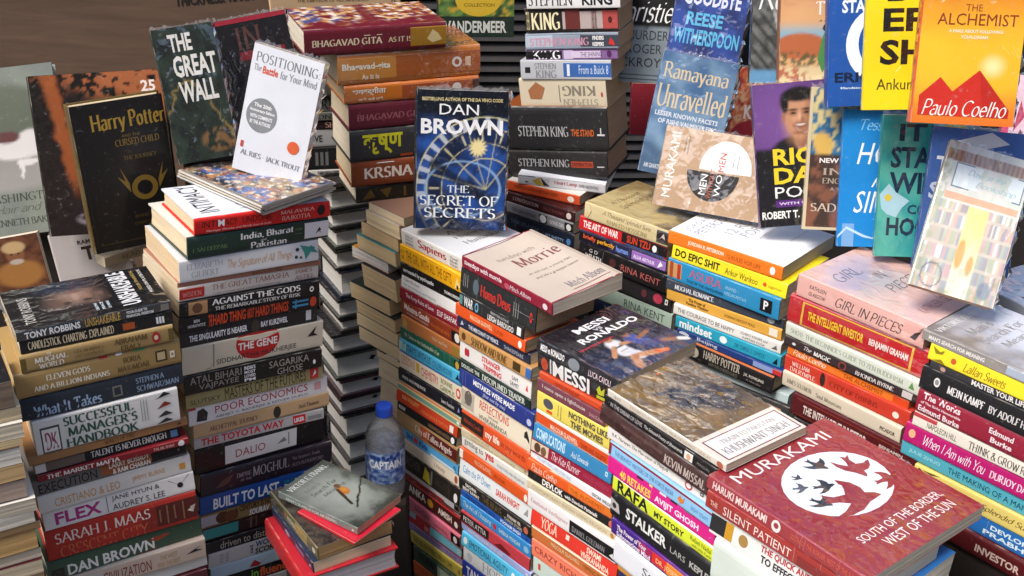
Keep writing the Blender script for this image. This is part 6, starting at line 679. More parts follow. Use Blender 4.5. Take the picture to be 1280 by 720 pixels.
('hardback_book','black hardback with ornate pale name, ninth down in stack under white-topped book','books in the stack under the white-topped orange book',(0.399,1.731,0.7681),0.8231,0.1218,0.1925,0.0334,'1f1b1c','1f1b1c','c4ae8a','m',[('r',0,0.03,0,1,'b86a3a'),('r',0,1,0.94,1,'b8663a'),('r',0.04,0.08,0.2,0.8,'8a8078'),('o',0.2,0.5,0.05,0.3,'b0a89c'),('t','HARRY POTTER',0.3,0.68,0.38,0.85,'b8b0a2','F'),('t','AND THE CURSED CHILD',0.36,0.66,0.1,0.3,'8a8478','s'),('t','J.K. ROWLING',0.72,0.92,0.4,0.6,'c8c2b8','b'),('t','A new play',0.75,0.9,0.2,0.32,'9a948c','s')],[],{}),
('paperback_book','pale blue booklet sticking out at the base, tenth down in stack under white-topped book','books in the stack under the white-topped orange book',(0.4132,1.7463,0.7511),0.8906,0.1449,0.2267,0.0166,'bccdd0','bccdd0','d9cdb6','m',[],[],{}),
('paperback_book','dark book under the pale booklet, eleventh down in stack under white-topped book','books in the stack under the white-topped orange book',(0.4178,1.7398,0.7155),0.8595,0.1522,0.2318,0.0352,'3b3a3c','3b3a3c','dcd3c0','g',[],[],{}),
('paperback_book','pink wrapped paperback with scratchy black capitals, topmost of stack under pink book','books in the stack under the pink wrapped book',(0.5613,1.5463,0.9754),0.742,0.165,0.2122,0.036,'e8b4aa','e2bcb2','cfc0a2','w',[('t','KATHLEEN',0.1,0.24,0.55,0.72,'3a3034','i'),('t','GLASGOW',0.1,0.24,0.25,0.42,'3a3034','i'),('t','GIRL IN PIECES',0.32,0.84,0.22,0.68,'3a3034','c'),('p',[(0.9,0.3),(0.93,0.55),(0.97,0.7),(0.94,0.25)],'3a3034')],[('t','GIRL',0.15,0.5,0.72,0.84,'6a6068','c'),('t','IN',0.5,0.62,0.58,0.68,'6a6068','c'),('t','PIECES',0.35,0.85,0.4,0.51,'6a6068','c'),('t','KATHLEEN GLASGOW',0.2,0.9,0.1,0.18,'c08a84','i')],{'art':'pink'}),
('hardback_book','thick red hardback framed in gold with yellow capitals, second down in stack under pink book','books in the stack under the pink wrapped book',(0.5592,1.5462,0.9269),0.7696,0.1524,0.231,0.0481,'bb1e27','bb1e27','c4ae8a','w',[('r',0.1,0.9,0.86,0.9,'d8b040'),('r',0.1,0.9,0.1,0.14,'d8b040'),('r',0.1,0.115,0.1,0.9,'d8b040'),('r',0.885,0.9,0.1,0.9,'d8b040'),('t','THE INTELLIGENT INVESTOR',0.15,0.56,0.36,0.66,'f0cc3a','b'),('t','BENJAMIN GRAHAM',0.6,0.87,0.34,0.62,'f6e4dc','b')],[],{}),
('paperback_book','whitish green paperback with grey capitals, third down in stack under pink book','books in the stack under the pink wrapped book',(0.5549,1.5383,0.9035),0.7375,0.1459,0.2313,0.0231,'dde3d4','dde3d4','c4ae8a','g',[('t','SHOJI: THE BEGINNER’S GUIDE TO ZEN BUDDHISM',0.04,0.88,0.3,0.7,'9aa294','f'),('p',[(0.92,0.3),(0.94,0.8),(0.96,0.3)],'6a9a5a')],[],{}),
('paperback_book','brown-black paperback with white serif title, fourth down in stack under pink book','books in the stack under the pink wrapped book',(0.5548,1.5419,0.8885),0.7499,0.1494,0.2269,0.0146,'35292a','35292a','d9cdb6','m',[('o',0.08,0.5,0.015,0.15,'ccc'),('t','The',0.16,0.22,0.35,0.8,'e8e0dc','c'),('t','MAGIC',0.24,0.37,0.25,0.75,'e8e0dc','F'),('o',0.46,0.5,0.03,0.45,'8a3a34'),('o',0.46,0.5,0.02,0.3,'2a2022'),('t','RHONDA BYRNE',0.56,0.84,0.25,0.7,'e8e0dc','f'),('r',0.9,0.97,0.15,0.85,'c0b8b4')],[],{}),
('paperback_book','orange paperback with white handwriting, fifth down in stack under pink book','books in the stack under the pink wrapped book',(0.5515,1.5423,0.8726),0.7562,0.1386,0.2081,0.0155,'e8792a','e8792a','b58a5e','g',[('t','Paulo Coelho',0.05,0.33,0.25,0.9,'fdf0e2','c'),('t','THE ALCHEMIST',0.48,0.8,0.25,0.7,'8a3a14','s'),('r',0.88,1,0,1,'d84a24')],[],{}),
('paperback_book','brick red paperback with white stacked capitals, sixth down in stack under pink book','books in the stack under the pink wrapped book',(0.554,1.539,0.8449),0.7418,0.1416,0.217,0.0272,'cc3d2a','cc3d2a','b58a5e','m',[('t','WILLIAM',0.06,0.21,0.52,0.82,'f4dcd0','f'),('t','DALRYMPLE',0.05,0.26,0.14,0.44,'f4dcd0','f'),('o',0.32,0.5,0.02,0.45,'3a2420'),('t','CITY OF DJINNS',0.38,0.76,0.3,0.65,'8f2a1c','f'),('o',0.9,0.45,0.025,0.2,'f0e4d4')],[],{}),
('paperback_book','cream paperback with tiny serif title, seventh down in stack under pink book','books in the stack under the pink wrapped book',(0.5469,1.5356,0.8177),0.738,0.1324,0.2083,0.0269,'dfd2bc','dfd2bc','b58a5e','g',[('t','JAMES SOLOMON',0.04,0.26,0.3,0.65,'6a6254','f'),('t','Soul Mountain',0.3,0.52,0.3,0.6,'6a6254','f'),('t','PICADOR',0.84,0.96,0.3,0.55,'5a5244','b')],[],{}),
('hardback_book','maroon hardback with white condensed capitals, eighth down in stack under pink book','books in the stack under the pink wrapped book',(0.5722,1.5207,0.7758),0.7318,0.1456,0.2178,0.0415,'571a1f','571a1f','dcd3c0','g',[('r',0.04,0.96,0.8,0.82,'9a4a34'),('r',0.04,0.96,0.14,0.16,'9a4a34'),('t','THE INTELLIGENT INVESTOR',0.1,0.62,0.3,0.65,'e0d0c8','b'),('t','BENJAMIN',0.72,0.9,0.48,0.64,'d8c4bc','b'),('t','GRAHAM',0.74,0.88,0.24,0.4,'d8c4bc','b')],[],{}),
('paperback_book','dark book below the maroon one, ninth down in stack under pink book','books in the stack under the pink wrapped book',(0.5758,1.5098,0.7399),0.742,0.1411,0.2216,0.0354,'2a2224','2a2224','dcd3c0','g',[],[],{}),
('paperback_book','grey wrapped paperback with a pale misty cover, topmost of stack beside pink book','books in the stack beside the pink wrapped book',(0.6907,1.3784,0.9949),0.704,0.15,0.2072,0.0149,'8f8a84','b5b0ac','d9cdb6','w',[('t','MAN’S SEARCH FOR MEANING',0.05,0.45,0.3,0.7,'e8e6e2','b'),('r',0.6,1,0,1,'a8b4c4')],[('t','VIKTOR E. FRANKL',0.05,0.8,0.9,0.95,'f0eee8','f'),('t','Man’s',0.25,0.6,0.74,0.82,'9a948e','f'),('t','Search For',0.2,0.85,0.62,0.7,'9a948e','f'),('t','Meaning',0.3,0.85,0.5,0.58,'9a948e','f'),('p',[(0.4,0.2),(0.55,0.38),(0.62,0.3),(0.5,0.15)],'6a625c')],{'art':'mist'}),
('paperback_book','lemon yellow paperback with brown italic title, second down in stack beside pink book','books in the stack beside the pink wrapped book',(0.6867,1.3636,0.9705),0.7191,0.125,0.1947,0.024,'eedb2e','eedb2e','dcd3c0','g',[('p',[(0.02,0.9),(0.08,0.7),(0.12,0.95),(0.1,0.6),(0.05,0.5)],'8a7a1c'),('p',[(0.04,0.1),(0.1,0.3),(0.14,0.05)],'8a7a1c'),('o',0.19,0.5,0.02,0.18,'c85a2c'),('t','Lallan Sweets',0.27,0.58,0.2,0.75,'8a6a1c','c')],[],{}),
('paperback_book','charcoal spine with bold white capitals, third down in stack beside pink book','books in the stack beside the pink wrapped book',(0.6894,1.3605,0.9584),0.7247,0.1226,0.1939,0.0118,'3b3b3f','3b3b3f','c4ae8a','m',[('o',0.1,0.5,0.02,0.3,'c8a090'),('t','MASTER YOUR LIFE',0.32,0.72,0.15,0.9,'eceae6','b')],[],{}),
('paperback_book','black paperback with white serif capitals, fourth down in stack beside pink book','books in the stack beside the pink wrapped book',(0.6933,1.3633,0.9227),0.7059,0.137,0.2112,0.0353,'1c1c1f','1c1c1f','cfc0a2','m',[('o',0.12,0.55,0.022,0.2,'d8d8d8'),('o',0.12,0.55,0.014,0.12,'8a8a8a'),('t','MEIN KAMPF',0.2,0.46,0.3,0.65,'e0dedc','F'),('t','BY ADOLF HITLER',0.49,0.86,0.3,0.62,'d0cecc','F')],[],{}),
('hardback_book','wine red hardback with rounded white title, fifth down in stack beside pink book','books in the stack beside the pink wrapped book',(0.7008,1.3637,0.8839),0.712,0.1411,0.2186,0.0384,'982a3f','982a3f','dcd3c0','g',[('t','The Works',0.04,0.3,0.65,0.92,'f4e4e6','b'),('t','of The Right Honourable',0.03,0.31,0.42,0.56,'ecd0d4','b'),('t','Edmund Burke',0.02,0.31,0.12,0.36,'f4e4e6','b'),('t','Edmund',0.5,0.66,0.55,0.78,'f4e4e6','b'),('t','Burke',0.52,0.66,0.22,0.44,'f4e4e6','b')],[],{}),
('paperback_book','cream paperback with black capitals and red corner, sixth down in stack beside pink book','books in the stack beside the pink wrapped book',(0.7071,1.3654,0.861),0.7181,0.1526,0.2261,0.0226,'e6dfd2','e6dfd2','d9cdb6','m',[('r',0,0.16,0.7,1,'b8404a'),('t','NAPOLEON HILL',0.1,0.3,0.25,0.65,'55504a','s'),('t','THINK & GROW RICH',0.38,0.82,0.2,0.75,'44403c','f')],[],{}),
('paperback_book','magenta paperback with white handwriting, seventh down in stack beside pink book','books in the stack beside the pink wrapped book',(0.7079,1.3687,0.8303),0.7274,0.1579,0.2397,0.0303,'b3206c','b3206c','d9cdb6','g',[('o',0.05,0.55,0.022,0.22,'e0b088'),('t','When I Am with You',0.13,0.52,0.25,0.8,'f8e6f0','c'),('t','DURJOY DATTA',0.55,0.85,0.25,0.65,'f0d0e0','F')],[],{}),
('paperback_book','aqua paperback with dark spaced capitals, eighth down in stack beside pink book','books in the stack beside the pink wrapped book',(0.7141,1.3707,0.8041),0.73,0.164,0.2475,0.0259,'5cb8cc','5cb8cc','c9b896','g',[('t','JULIE ZHUO',0.05,0.25,0.35,0.65,'a8e0ec','b'),('t','THE MAKING OF A MANAGER',0.3,0.88,0.3,0.68,'1f4a5a','s')],[],{}),
('paperback_book','yellow parchment paperback with a silhouette, ninth down in stack beside pink book','books in the stack beside the pink wrapped book',(0.718,1.3505,0.7763),0.7259,0.1514,0.2277,0.0273,'dfcb74','dfcb74','c9b896','g',[('p',[(0.0,0.2),(0.03,0.9),(0.07,0.75),(0.06,0.3)],'3a2a14'),('p',[(0.05,0.85),(0.18,0.95),(0.12,0.8)],'5a4a20'),('t','A Thousand Splendid Suns',0.14,0.8,0.3,0.72,'5a4a24','c')],[],{}),
('paperback_book','blue paperback with white stacked capitals, tenth down in stack beside pink book','books in the stack beside the pink wrapped book',(0.7214,1.3388,0.7471),0.7297,0.1419,0.2187,0.0289,'2a6fb8','2a6fb8','c9b896','g',[('t','DEVLOK 2',0.5,0.8,0.55,0.8,'d8ecf8','b'),('t','PRABHU',0.46,0.8,0.2,0.45,'d8ecf8','b')],[],{}),
('hardback_book','maroon book at the lower edge with cream capitals, eleventh down in stack beside pink book','books in the stack beside the pink wrapped book',(0.7273,1.3265,0.7116),0.6959,0.1409,0.2207,0.0351,'5a1c20','5a1c20','dcd3c0','g',[('t','INVESTOR',0.4,0.7,0.3,0.65,'d8c0b4','b')],[],{}),
('hardback_book','black bound book with plain white edge, topmost of white page-edge stack','black-bound books stacked with white page edges outwards',(-0.3278,2.4217,0.8282),5.2265,0.14,0.2673,0.0328,'33302f','33302f','cfcbc3','w',[],[],{'dia':1}),
('hardback_book','charcoal bound book with plain white edge, second down in white page-edge stack','black-bound books stacked with white page edges outwards',(-0.3212,2.4256,0.7744),5.2305,0.14,0.2521,0.051,'26262a','26262a','cfcbc3','w',[],[],{'dia':1}),
('hardback_book','green-black bound book with black diamond on white edge, third down in white page-edge stack','black-bound books stacked with white page edges outwards',(-0.3197,2.4237,0.7313),5.1981,0.14,0.2486,0.0407,'23262a','23262a','cfcbc3','w',[],[],{'dia':2}),
('hardback_book','plum-black bound book with black diamond on white edge, fourth down in white page-edge stack','black-bound books stacked with white page edges outwards',(-0.319,2.4307,0.6829),5.2349,0.14,0.2437,0.0458,'26332e','26332e','cfcbc3','w',[],[],{'dia':2}),
('hardback_book','navy-black bound book with plain white edge, fifth down in white page-edge stack','black-bound books stacked with white page edges outwards',(-0.3172,2.4264,0.6317),5.2063,0.14,0.2425,0.0485,'222226','222226','cfcbc3','w',[],[],{'dia':1}),
('hardback_book','black bound book with plain white edge, sixth down in white page-edge stack','black-bound books stacked with white page edges outwards',(-0.3141,2.43,0.5611),5.2108,0.14,0.2342,0.067,'222c40','222c40','cfcbc3','w',[],[],{'dia':1}),
('hardback_book','charcoal bound book with plain white edge, seventh down in white page-edge stack','black-bound books stacked with white page edges outwards',(-0.3181,2.4281,0.5096),5.2334,0.14,0.2448,0.0488,'25282c','25282c','cfcbc3','w',[],[],{'dia':1}),
('hardback_book','green-black bound book with plain white edge, eighth down in white page-edge stack','black-bound books stacked with white page edges outwards',(-0.316,2.4309,0.4724),5.2199,0.14,0.2373,0.0352,'3a3230','3a3230','cfcbc3','w',[],[],{'dia':1}),
('hardback_book','plum-black bound book with black diamond on white edge, ninth down in white page-edge stack','black-bound books stacked with white page edges outwards',(-0.3259,2.4253,0.419),5.2161,0.14,0.2598,0.0506,'2b2b2e','2b2b2e','cfcbc3','w',[],[],{'dia':2}),
('hardback_book','navy-black bound book with black diamond on white edge, tenth down in white page-edge stack','black-bound books stacked with white page edges outwards',(-0.322,2.426,0.3499),5.2012,0.14,0.2511,0.0656,'25302c','25302c','cfcbc3','w',[],[],{'dia':2}),
('hardback_book','black bound book with black diamond on white edge, eleventh down in white page-edge stack','black-bound books stacked with white page edges outwards',(-0.3178,2.4279,0.3012),5.2168,0.14,0.2434,0.046,'3d2430','3d2430','cfcbc3','w',[],[],{'dia':2}),
('hardback_book','charcoal bound book with black diamond on white edge, twelfth down in white page-edge stack','black-bound books stacked with white page edges outwards',(-0.3207,2.4288,0.2529),5.2307,0.14,0.2489,0.0458,'33222a','33222a','cfcbc3','w',[],[],{'dia':2}),
('hardback_book','green-black bound book with black diamond on white edge, thirteenth down in white page-edge stack','black-bound books stacked with white page edges outwards',(-0.316,2.4301,0.182),5.2398,0.14,0.2402,0.0673,'221f24','221f24','cfcbc3','w',[],[],{'dia':2}),
('hardback_book','plum-black bound book with plain white edge, fourteenth down in white page-edge stack','black-bound books stacked with white page edges outwards',(-0.3129,2.4306,0.1175),5.2328,0.14,0.2337,0.0612,'26282c','26282c','cfcbc3','w',[],[],{'dia':1}),
('hardback_book','navy-black bound book with plain white edge, fifteenth down in white page-edge stack','black-bound books stacked with white page edges outwards',(-0.3139,2.434,0.0563),5.2402,0.14,0.2327,0.058,'1f1f22','1f1f22','cfcbc3','w',[],[],{'dia':1}),
('paperback_book','thin brown topped paperback block, topmost of cream page-edge stack','paperbacks stacked with cream page edges outwards',(-0.2027,2.0823,0.8776),3.9436,0.12,0.1046,0.0169,'8a6a58','8a6a58','d8c4a4','m',[],[],{}),
('paperback_book','paperback block with whitish cover, second down in cream page-edge stack','paperbacks stacked with cream page edges outwards',(-0.2101,2.0872,0.847),3.9315,0.12,0.1024,0.0288,'cdbfae','cdbfae','e2cda4','g',[],[],{}),
('paperback_book','brown covered paperback block, third down in cream page-edge stack','paperbacks stacked with cream page edges outwards',(-0.2185,2.1003,0.8172),3.9473,0.12,0.1116,0.0281,'5a4030','5a4030','c8ab80','g',[],[],{}),
('paperback_book','teal covered paperback block, fourth down in cream page-edge stack','paperbacks stacked with cream page edges outwards',(-0.2256,2.1024,0.7837),3.9327,0.12,0.1197,0.0316,'3f7f84','3f7f84','e0c698','g',[],[],{}),
('paperback_book','thin book with orange cover, fifth down in cream page-edge stack','paperbacks stacked with cream page edges outwards',(-0.243,2.1261,0.7591),3.9663,0.12,0.1099,0.0231,'c88a34','c88a34','d8d0c8','g',[],[],{}),
('paperback_book','thick block with black cover, sixth down in cream page-edge stack','paperbacks stacked with cream page edges outwards',(-0.2212,2.0989,0.7053),3.9498,0.12,0.1035,0.0509,'2a2426','2a2426','e0c498','m',[],[],{}),
('paperback_book','dark green covered paperback block, seventh down in cream page-edge stack','paperbacks stacked with cream page edges outwards',(-0.2444,2.1214,0.6675),3.9595,0.12,0.1227,0.0357,'27312d','27312d','dcc092','g',[],[],{}),
('paperback_book','cream block between dark covers, eighth down in cream page-edge stack','paperbacks stacked with cream page edges outwards',(-0.2311,2.1107,0.6367),3.9294,0.12,0.1241,0.029,'26302c','26302c','dcc294','g',[],[],{}),
('paperback_book','yellowed block with black end, ninth down in cream page-edge stack','paperbacks stacked with cream page edges outwards',(-0.2308,2.1139,0.6069),3.9626,0.12,0.1274,0.0281,'2a2c2a','2a2c2a','e2ca9e','g',[],[],{}),
('paperback_book','long pale block, tenth down in cream page-edge stack','paperbacks stacked with cream page edges outwards',(-0.2236,2.105,0.575),3.9365,0.12,0.1344,0.0301,'8a7a60','8a7a60','e6cfa4','m',[],[],{}),
('paperback_book','short block with brown cover, eleventh down in cream page-edge stack','paperbacks stacked with cream page edges outwards',(-0.1977,2.0777,0.5592),3.95,0.12,0.0922,0.0147,'4a3426','4a3426','e2caa4','g',[],[],{}),
('paperback_book','cream block behind the blue cap, twelfth down in cream page-edge stack','paperbacks stacked with cream page edges outwards',(-0.1943,2.0742,0.5138),3.9222,0.12,0.0908,0.043,'5a4436','5a4436','e2cdaa','m',[],[],{}),
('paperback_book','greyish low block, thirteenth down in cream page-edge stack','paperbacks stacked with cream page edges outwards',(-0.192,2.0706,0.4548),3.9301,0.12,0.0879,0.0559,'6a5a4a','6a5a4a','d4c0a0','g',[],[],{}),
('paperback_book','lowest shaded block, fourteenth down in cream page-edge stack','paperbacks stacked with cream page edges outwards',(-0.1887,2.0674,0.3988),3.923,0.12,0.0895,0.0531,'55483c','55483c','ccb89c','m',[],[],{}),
('hardback_book','thick maroon hardback with a golden painted end, topmost of maroon and orange scripture stack','scripture volumes in the maroon and orange stack',(-0.2936,2.1668,1.1856),1.9548,0.17,0.2649,0.0491,'70202e','7d2436','dcd3c0','g',[('t','BHAGAVAD GITA',0.05,0.54,0.34,0.6,'e8d4b0','F'),('r',0.41,0.455,0.66,0.69,'e8d4b0'),('r',0.5,0.54,0.66,0.69,'e8d4b0'),('t','AS IT IS',0.58,0.75,0.36,0.56,'e0c8a0','F'),('r',0.74,1,0,1,'a87a24'),('p',[(0.72,0.0),(0.75,1.0),(0.8,1.0),(0.78,0.0)],'8a4a24'),('p',[(0.86,0.4),(0.9,0.75),(0.94,0.6),(0.97,0.35),(0.9,0.25)],'e0c890')],[],{'art':'gita'}),
('hardback_book','orange wrapped hardback with white title on gold, second down in maroon and orange scripture stack','scripture volumes in the maroon and orange stack',(-0.2333,2.1864,1.1267),1.9767,0.15,0.2773,0.0586,'c47a34','9a5a34','cfc0a2','w',[('r',0.0,0.4,0,1,'cc8a40'),('r',0.4,1,0,1,'b0602c'),('t','Bhagavad-gita',0.03,0.36,0.42,0.68,'f8ecd8','b'),('t','As It Is',0.16,0.28,0.16,0.32,'f4dcc0','b'),('o',0.83,0.5,0.035,0.17,'f4e8dc'),('o',0.83,0.5,0.018,0.09,'a85a30'),('r',0.89,0.93,0.35,0.65,'e8c8a8')],[],{}),
('hardback_book','bright orange slimmer hardback with white script title, third down in maroon and orange scripture stack','scripture volumes in the maroon and orange stack',(-0.228,2.1845,1.091),1.9635,0.15,0.2633,0.0353,'d07628','d07628','c4ae8a','w',[('r',0.42,1,0,1,'a8542a'),('t','भगवद्गीता',0.06,0.3,0.42,0.85,'f8ecd8','b'),('t','जशी आहे तशी',0.1,0.28,0.12,0.32,'f4dcc0','b'),('o',0.83,0.5,0.035,0.24,'f4e8dc'),('r',0.95,1,0,1,'4a2420')],[],{}),
('hardback_book','maroon hardback with embossed reddish title, fourth down in maroon and orange scripture stack','scripture volumes in the maroon and orange stack',(-0.2261,2.1862,1.0396),1.9683,0.15,0.2537,0.051,'6d2634','6d2634','cfc0a2','m',[('t','BHAGAVAD GITA',0.06,0.6,0.35,0.6,'a8626a','F')],[],{}),
('hardback_book','dark grey hardback with yellow script title, fifth down in maroon and orange scripture stack','scripture volumes in the maroon and orange stack',(-0.2294,2.1824,0.9777),1.9629,0.15,0.2445,0.0614,'3b3a3c','3b3a3c','d9cdb6','m',[('t','कृष्ण',0.1,0.42,0.2,0.85,'d8d22a','b'),('r',0.4,0.5,0.0,0.15,'c85a2a')],[],{}),
('hardback_book','reddish brown painted spine with white title, sixth down in maroon and orange scripture stack','scripture volumes in the maroon and orange stack',(-0.2265,2.1804,0.927),1.9356,0.15,0.2419,0.0504,'8a4526','8a4526','c9b896','m',[('p',[(0.0,0.0),(0.0,0.4),(0.3,0.25),(0.5,0.1),(0.3,0.0)],'b05a2a'),('p',[(0.6,0.3),(0.7,0.8),(0.8,0.5),(0.75,0.2)],'5a6a2c'),('t','KRSNA',0.1,0.5,0.3,0.75,'f0e4d4','F'),('p',[(0.2,0.9),(0.3,1.0),(0.35,0.9)],'d8dce0')],[],{}),
('hardback_book','black and gold patterned spine, seventh down in maroon and orange scripture stack','scripture volumes in the maroon and orange stack',(-0.2249,2.1859,0.8919),1.9584,0.15,0.2364,0.0347,'23211d','23211d','d9cdb6','g',[('p',[(0.05,0.2),(0.12,0.8),(0.16,0.3)],'6a5420'),('p',[(0.2,0.7),(0.26,0.2),(0.3,0.8)],'6a5420'),('r',0.4,0.42,0.2,0.8,'6a5420'),('p',[(0.5,0.2),(0.56,0.8),(0.6,0.3)],'6a5420')],[],{}),
('hardback_book','tan hardback with brown serif capitals, topmost of dim stack behind the scripture books','books in the dim stack behind the scripture books',(-0.3915,2.414,1.1879),1.8064,0.1743,0.2577,0.0595,'c9ab85','c9ab85','dcd3c0','g',[('t','THE EMPEROR OF ALL MALADIES',0.2,0.75,0.55,0.7,'7a5c40','F'),('t','SIDDHARTHA MUKHERJEE',0.3,0.8,0.18,0.36,'7a5c40','F')],[],{}),
('hardback_book','black hardback with red ring emblem, second down in dim stack behind the scripture books','books in the dim stack behind the scripture books',(-0.4048,2.3981,1.1281),1.8249,0.1407,0.2221,0.0594,'1e1c1d','1e1c1d','c4ae8a','g',[('o',0.22,0.5,0.08,0.36,'b8323a'),('o',0.22,0.5,0.045,0.2,'1e1c1d'),('o',0.2,0.55,0.02,0.1,'d8a09a'),('o',0.25,0.4,0.02,0.1,'e0b0a0')],[],{}),
('hardback_book','plain black hardback, third down in dim stack behind the scripture books','books in the dim stack behind the scripture books',(-0.4054,2.4026,1.0894),1.8229,0.1486,0.2193,0.0383,'191819','191819','d9cdb6','g',[],[],{}),
('hardback_book','brownish black hardback, fourth down in dim stack behind the scripture books','books in the dim stack behind the scripture books',(-0.4098,2.3976,1.0643),1.8237,0.1426,0.2122,0.0247,'2a2726','2a2726','c4ae8a','g',[],[],{}),
('hardback_book','grey-olive hardback, fifth down in dim stack behind the scripture books','books in the dim stack behind the scripture books',(-0.4052,2.3915,1.0237),1.8202,0.1315,0.2053,0.0402,'58574f','58574f','d9cdb6','g',[],[],{}),
('paperback_book','slate spine with dark capitals, sixth down in dim stack behind the scripture books','books in the dim stack behind the scripture books',(-0.4066,2.3945,0.9912),1.8331,0.1309,0.2039,0.0321,'55574f','55574f','c4ae8a','m',[('t','STORIES',0.2,0.62,0.15,0.85,'1e1f1c','F')],[],{}),
('paperback_book','mid grey spine with dark small capitals, seventh down in dim stack behind the scripture books','books in the dim stack behind the scripture books',(-0.4053,2.3891,0.974),1.8171,0.1327,0.2043,0.0168,'6a6a66','6a6a66','dcd3c0','m',[('t','CONFRONT',0.3,0.8,0.2,0.8,'2a2a28','f')],[],{}),
('paperback_book','dark spine with pale pink capitals, eighth down in dim stack behind the scripture books','books in the dim stack behind the scripture books',(-0.4061,2.3906,0.9533),1.8102,0.1309,0.2048,0.0203,'2a1517','2a1517','c4ae8a','g',[('t','SHIVA',0.44,0.7,0.2,0.8,'c89a90','f')],[],{}),
('paperback_book','pale grey spine with green oval, ninth down in dim stack behind the scripture books','books in the dim stack behind the scripture books',(-0.4119,2.397,0.914),1.8333,0.1417,0.2098,0.0389,'c0bfbe','c0bfbe','c4ae8a','m',[('t','LOVE',0.25,0.42,0.3,0.7,'2f2f30','b'),('o',0.6,0.5,0.06,0.25,'7a9a4a')],[],{}),
('paperback_book','black spine with tiny grey text, tenth down in dim stack behind the scripture books','books in the dim stack behind the scripture books',(-0.4109,2.3911,0.8642),1.81,0.134,0.2109,0.0494,'1b1a1c','1b1a1c','d9cdb6','m',[('r',0.35,0.38,0.2,0.8,'777'),('r',0.4,0.43,0.2,0.8,'777'),('r',0.45,0.48,0.2,0.8,'777'),('o',0.68,0.5,0.06,0.3,'4a2a2e')],[],{}),
('paperback_book','pale thin booklet, eleventh down in dim stack behind the scripture books','books in the dim stack behind the scripture books',(-0.4169,2.3897,0.8444),1.8176,0.1357,0.2038,0.0194,'d5d0cc','d5d0cc','d9cdb6','m',[],[],{}),
('paperback_book','grey misty paperback with an orange bird, topmost of the pile by the water bottle','books in the low pile by the water bottle',(-0.2784,1.5907,0.552),1.0043,0.112,0.1727,0.013,'6a7470','6a7470','c99a80','w',[('t','MAN’S SEARCH FOR MEANING',0.1,0.75,0.3,0.7,'c8d0cc','f')],[('t','VIKTOR E. FRANKL',0.08,0.92,0.88,0.95,'d8dcd8','f'),('t','Man’s',0.2,0.5,0.74,0.8,'6a7472','f'),('t','Search For',0.2,0.72,0.65,0.71,'4a5452','f'),('t','Meaning',0.3,0.75,0.55,0.61,'5a6462','f')],{'art':'bird'}),
('paperback_book','thin bright red booklet jutting out under the bird-cover paperback','books in the low pile by the water bottle',(-0.2581,1.5606,0.5475),0.9467,0.112,0.1288,0.004,'c01f33','c22238','c4ae8a','g',[],[('p',[(0.62,0.3),(0.72,0.45),(0.75,0.42),(0.7,0.3),(0.78,0.2),(0.73,0.16)],'e8c8d0'),('p',[(0.78,0.32),(0.86,0.45),(0.89,0.42),(0.85,0.3),(0.92,0.2),(0.87,0.16)],'e8c8d0')],{}),
('paperback_book','thick olive spined paperback with dark photo cover in the low pile','books in the low pile by the water bottle',(-0.2936,1.581,0.521),0.6196,0.135,0.1807,0.026,'6f6a4a','2d2724','b09060','w',[('r',0,1,0.0,0.08,'d8c83a'),('r',0.55,0.8,0.1,0.95,'a8945a'),('t','FRIENDS',0.38,0.55,0.3,0.7,'d8d4b8','b'),('o',0.93,0.5,0.03,0.2,'e8e0c8'),('r',0.0,0.3,0.1,1,'4a4a3a')],[('o',0.5,0.16,0.06,0.035,'e8e0e0')],{'art':'murk'}),
('paperback_book','navy spined thick book with pale page edges in the low pile','books in the low pile by the water bottle',(-0.293,1.5749,0.4985),0.5805,0.14,0.1716,0.022,'28324a','28324a','d8c8a8','g',[('o',0.4,0.5,0.06,0.25,'8a94b0'),('r',0.6,0.8,0.3,0.7,'7a6a8a')],[],{}),
('hardback_book','large red hardback lying beneath the navy book in the low pile','books in the low pile by the water bottle',(-0.2916,1.569,0.456),0.5481,0.165,0.1774,0.042,'b02a2c','b32632','c0bcc0','g',[],[],{}),
('magazine','picture magazine with a blue and ochre painted cover, topmost of the magazine pile','magazines piled on the red book',(-0.4214,1.7672,1.0596),0.8658,0.1396,0.2176,0.0027,'8a8278','3f5a8a','cfc8bc','g',[],[],{'art':'magazine'}),
('magazine','white edged magazine just under the painted-cover magazine','magazines piled on the red book',(-0.4264,1.7694,1.056),0.8678,0.1402,0.2179,0.0033,'d8d4cc','c8c0b4','cfc8bc','g',[],[],{}),
('magazine','grey edged second magazine below the painted-cover one','magazines piled on the red book',(-0.4228,1.7762,1.053),0.8683,0.1478,0.218,0.0027,'b8b4ac','a8a8a8','cfc8bc','g',[],[],{}),
('magazine','cream edged magazine in the middle of the magazine pile','magazines piled on the red book',(-0.4281,1.7769,1.0494),0.87,0.1446,0.2183,0.0033,'d0c4b0','b8a890','cfc8bc','g',[],[],{}),
('magazine','black spined thin magazine near the middle of the magazine pile','magazines piled on the red book',(-0.4263,1.779,1.0464),0.87,0.1397,0.2184,0.0027,'2a2a2a','444','cfc8bc','g',[],[],{}),
('magazine','pale magazine third above the red-spined book','magazines piled on the red book',(-0.4312,1.7823,1.0428),0.8722,0.1438,0.2186,0.0033,'d8d8d4','ccc','cfc8bc','g',[],[],{}),
('magazine','yellowed magazine second above the red-spined book','magazines piled on the red book',(-0.4253,1.7878,1.0398),0.8719,0.1475,0.2187,0.0027,'c8b89a','b8a888','cfc8bc','g',[],[],{}),
('magazine','curling grey magazine lying directly on the red-spined book','magazines piled on the red book',(-0.4287,1.7878,1.0362),0.8731,0.142,0.2188,0.0033,'9a9690','999','cfc8bc','g',[],[],{}),
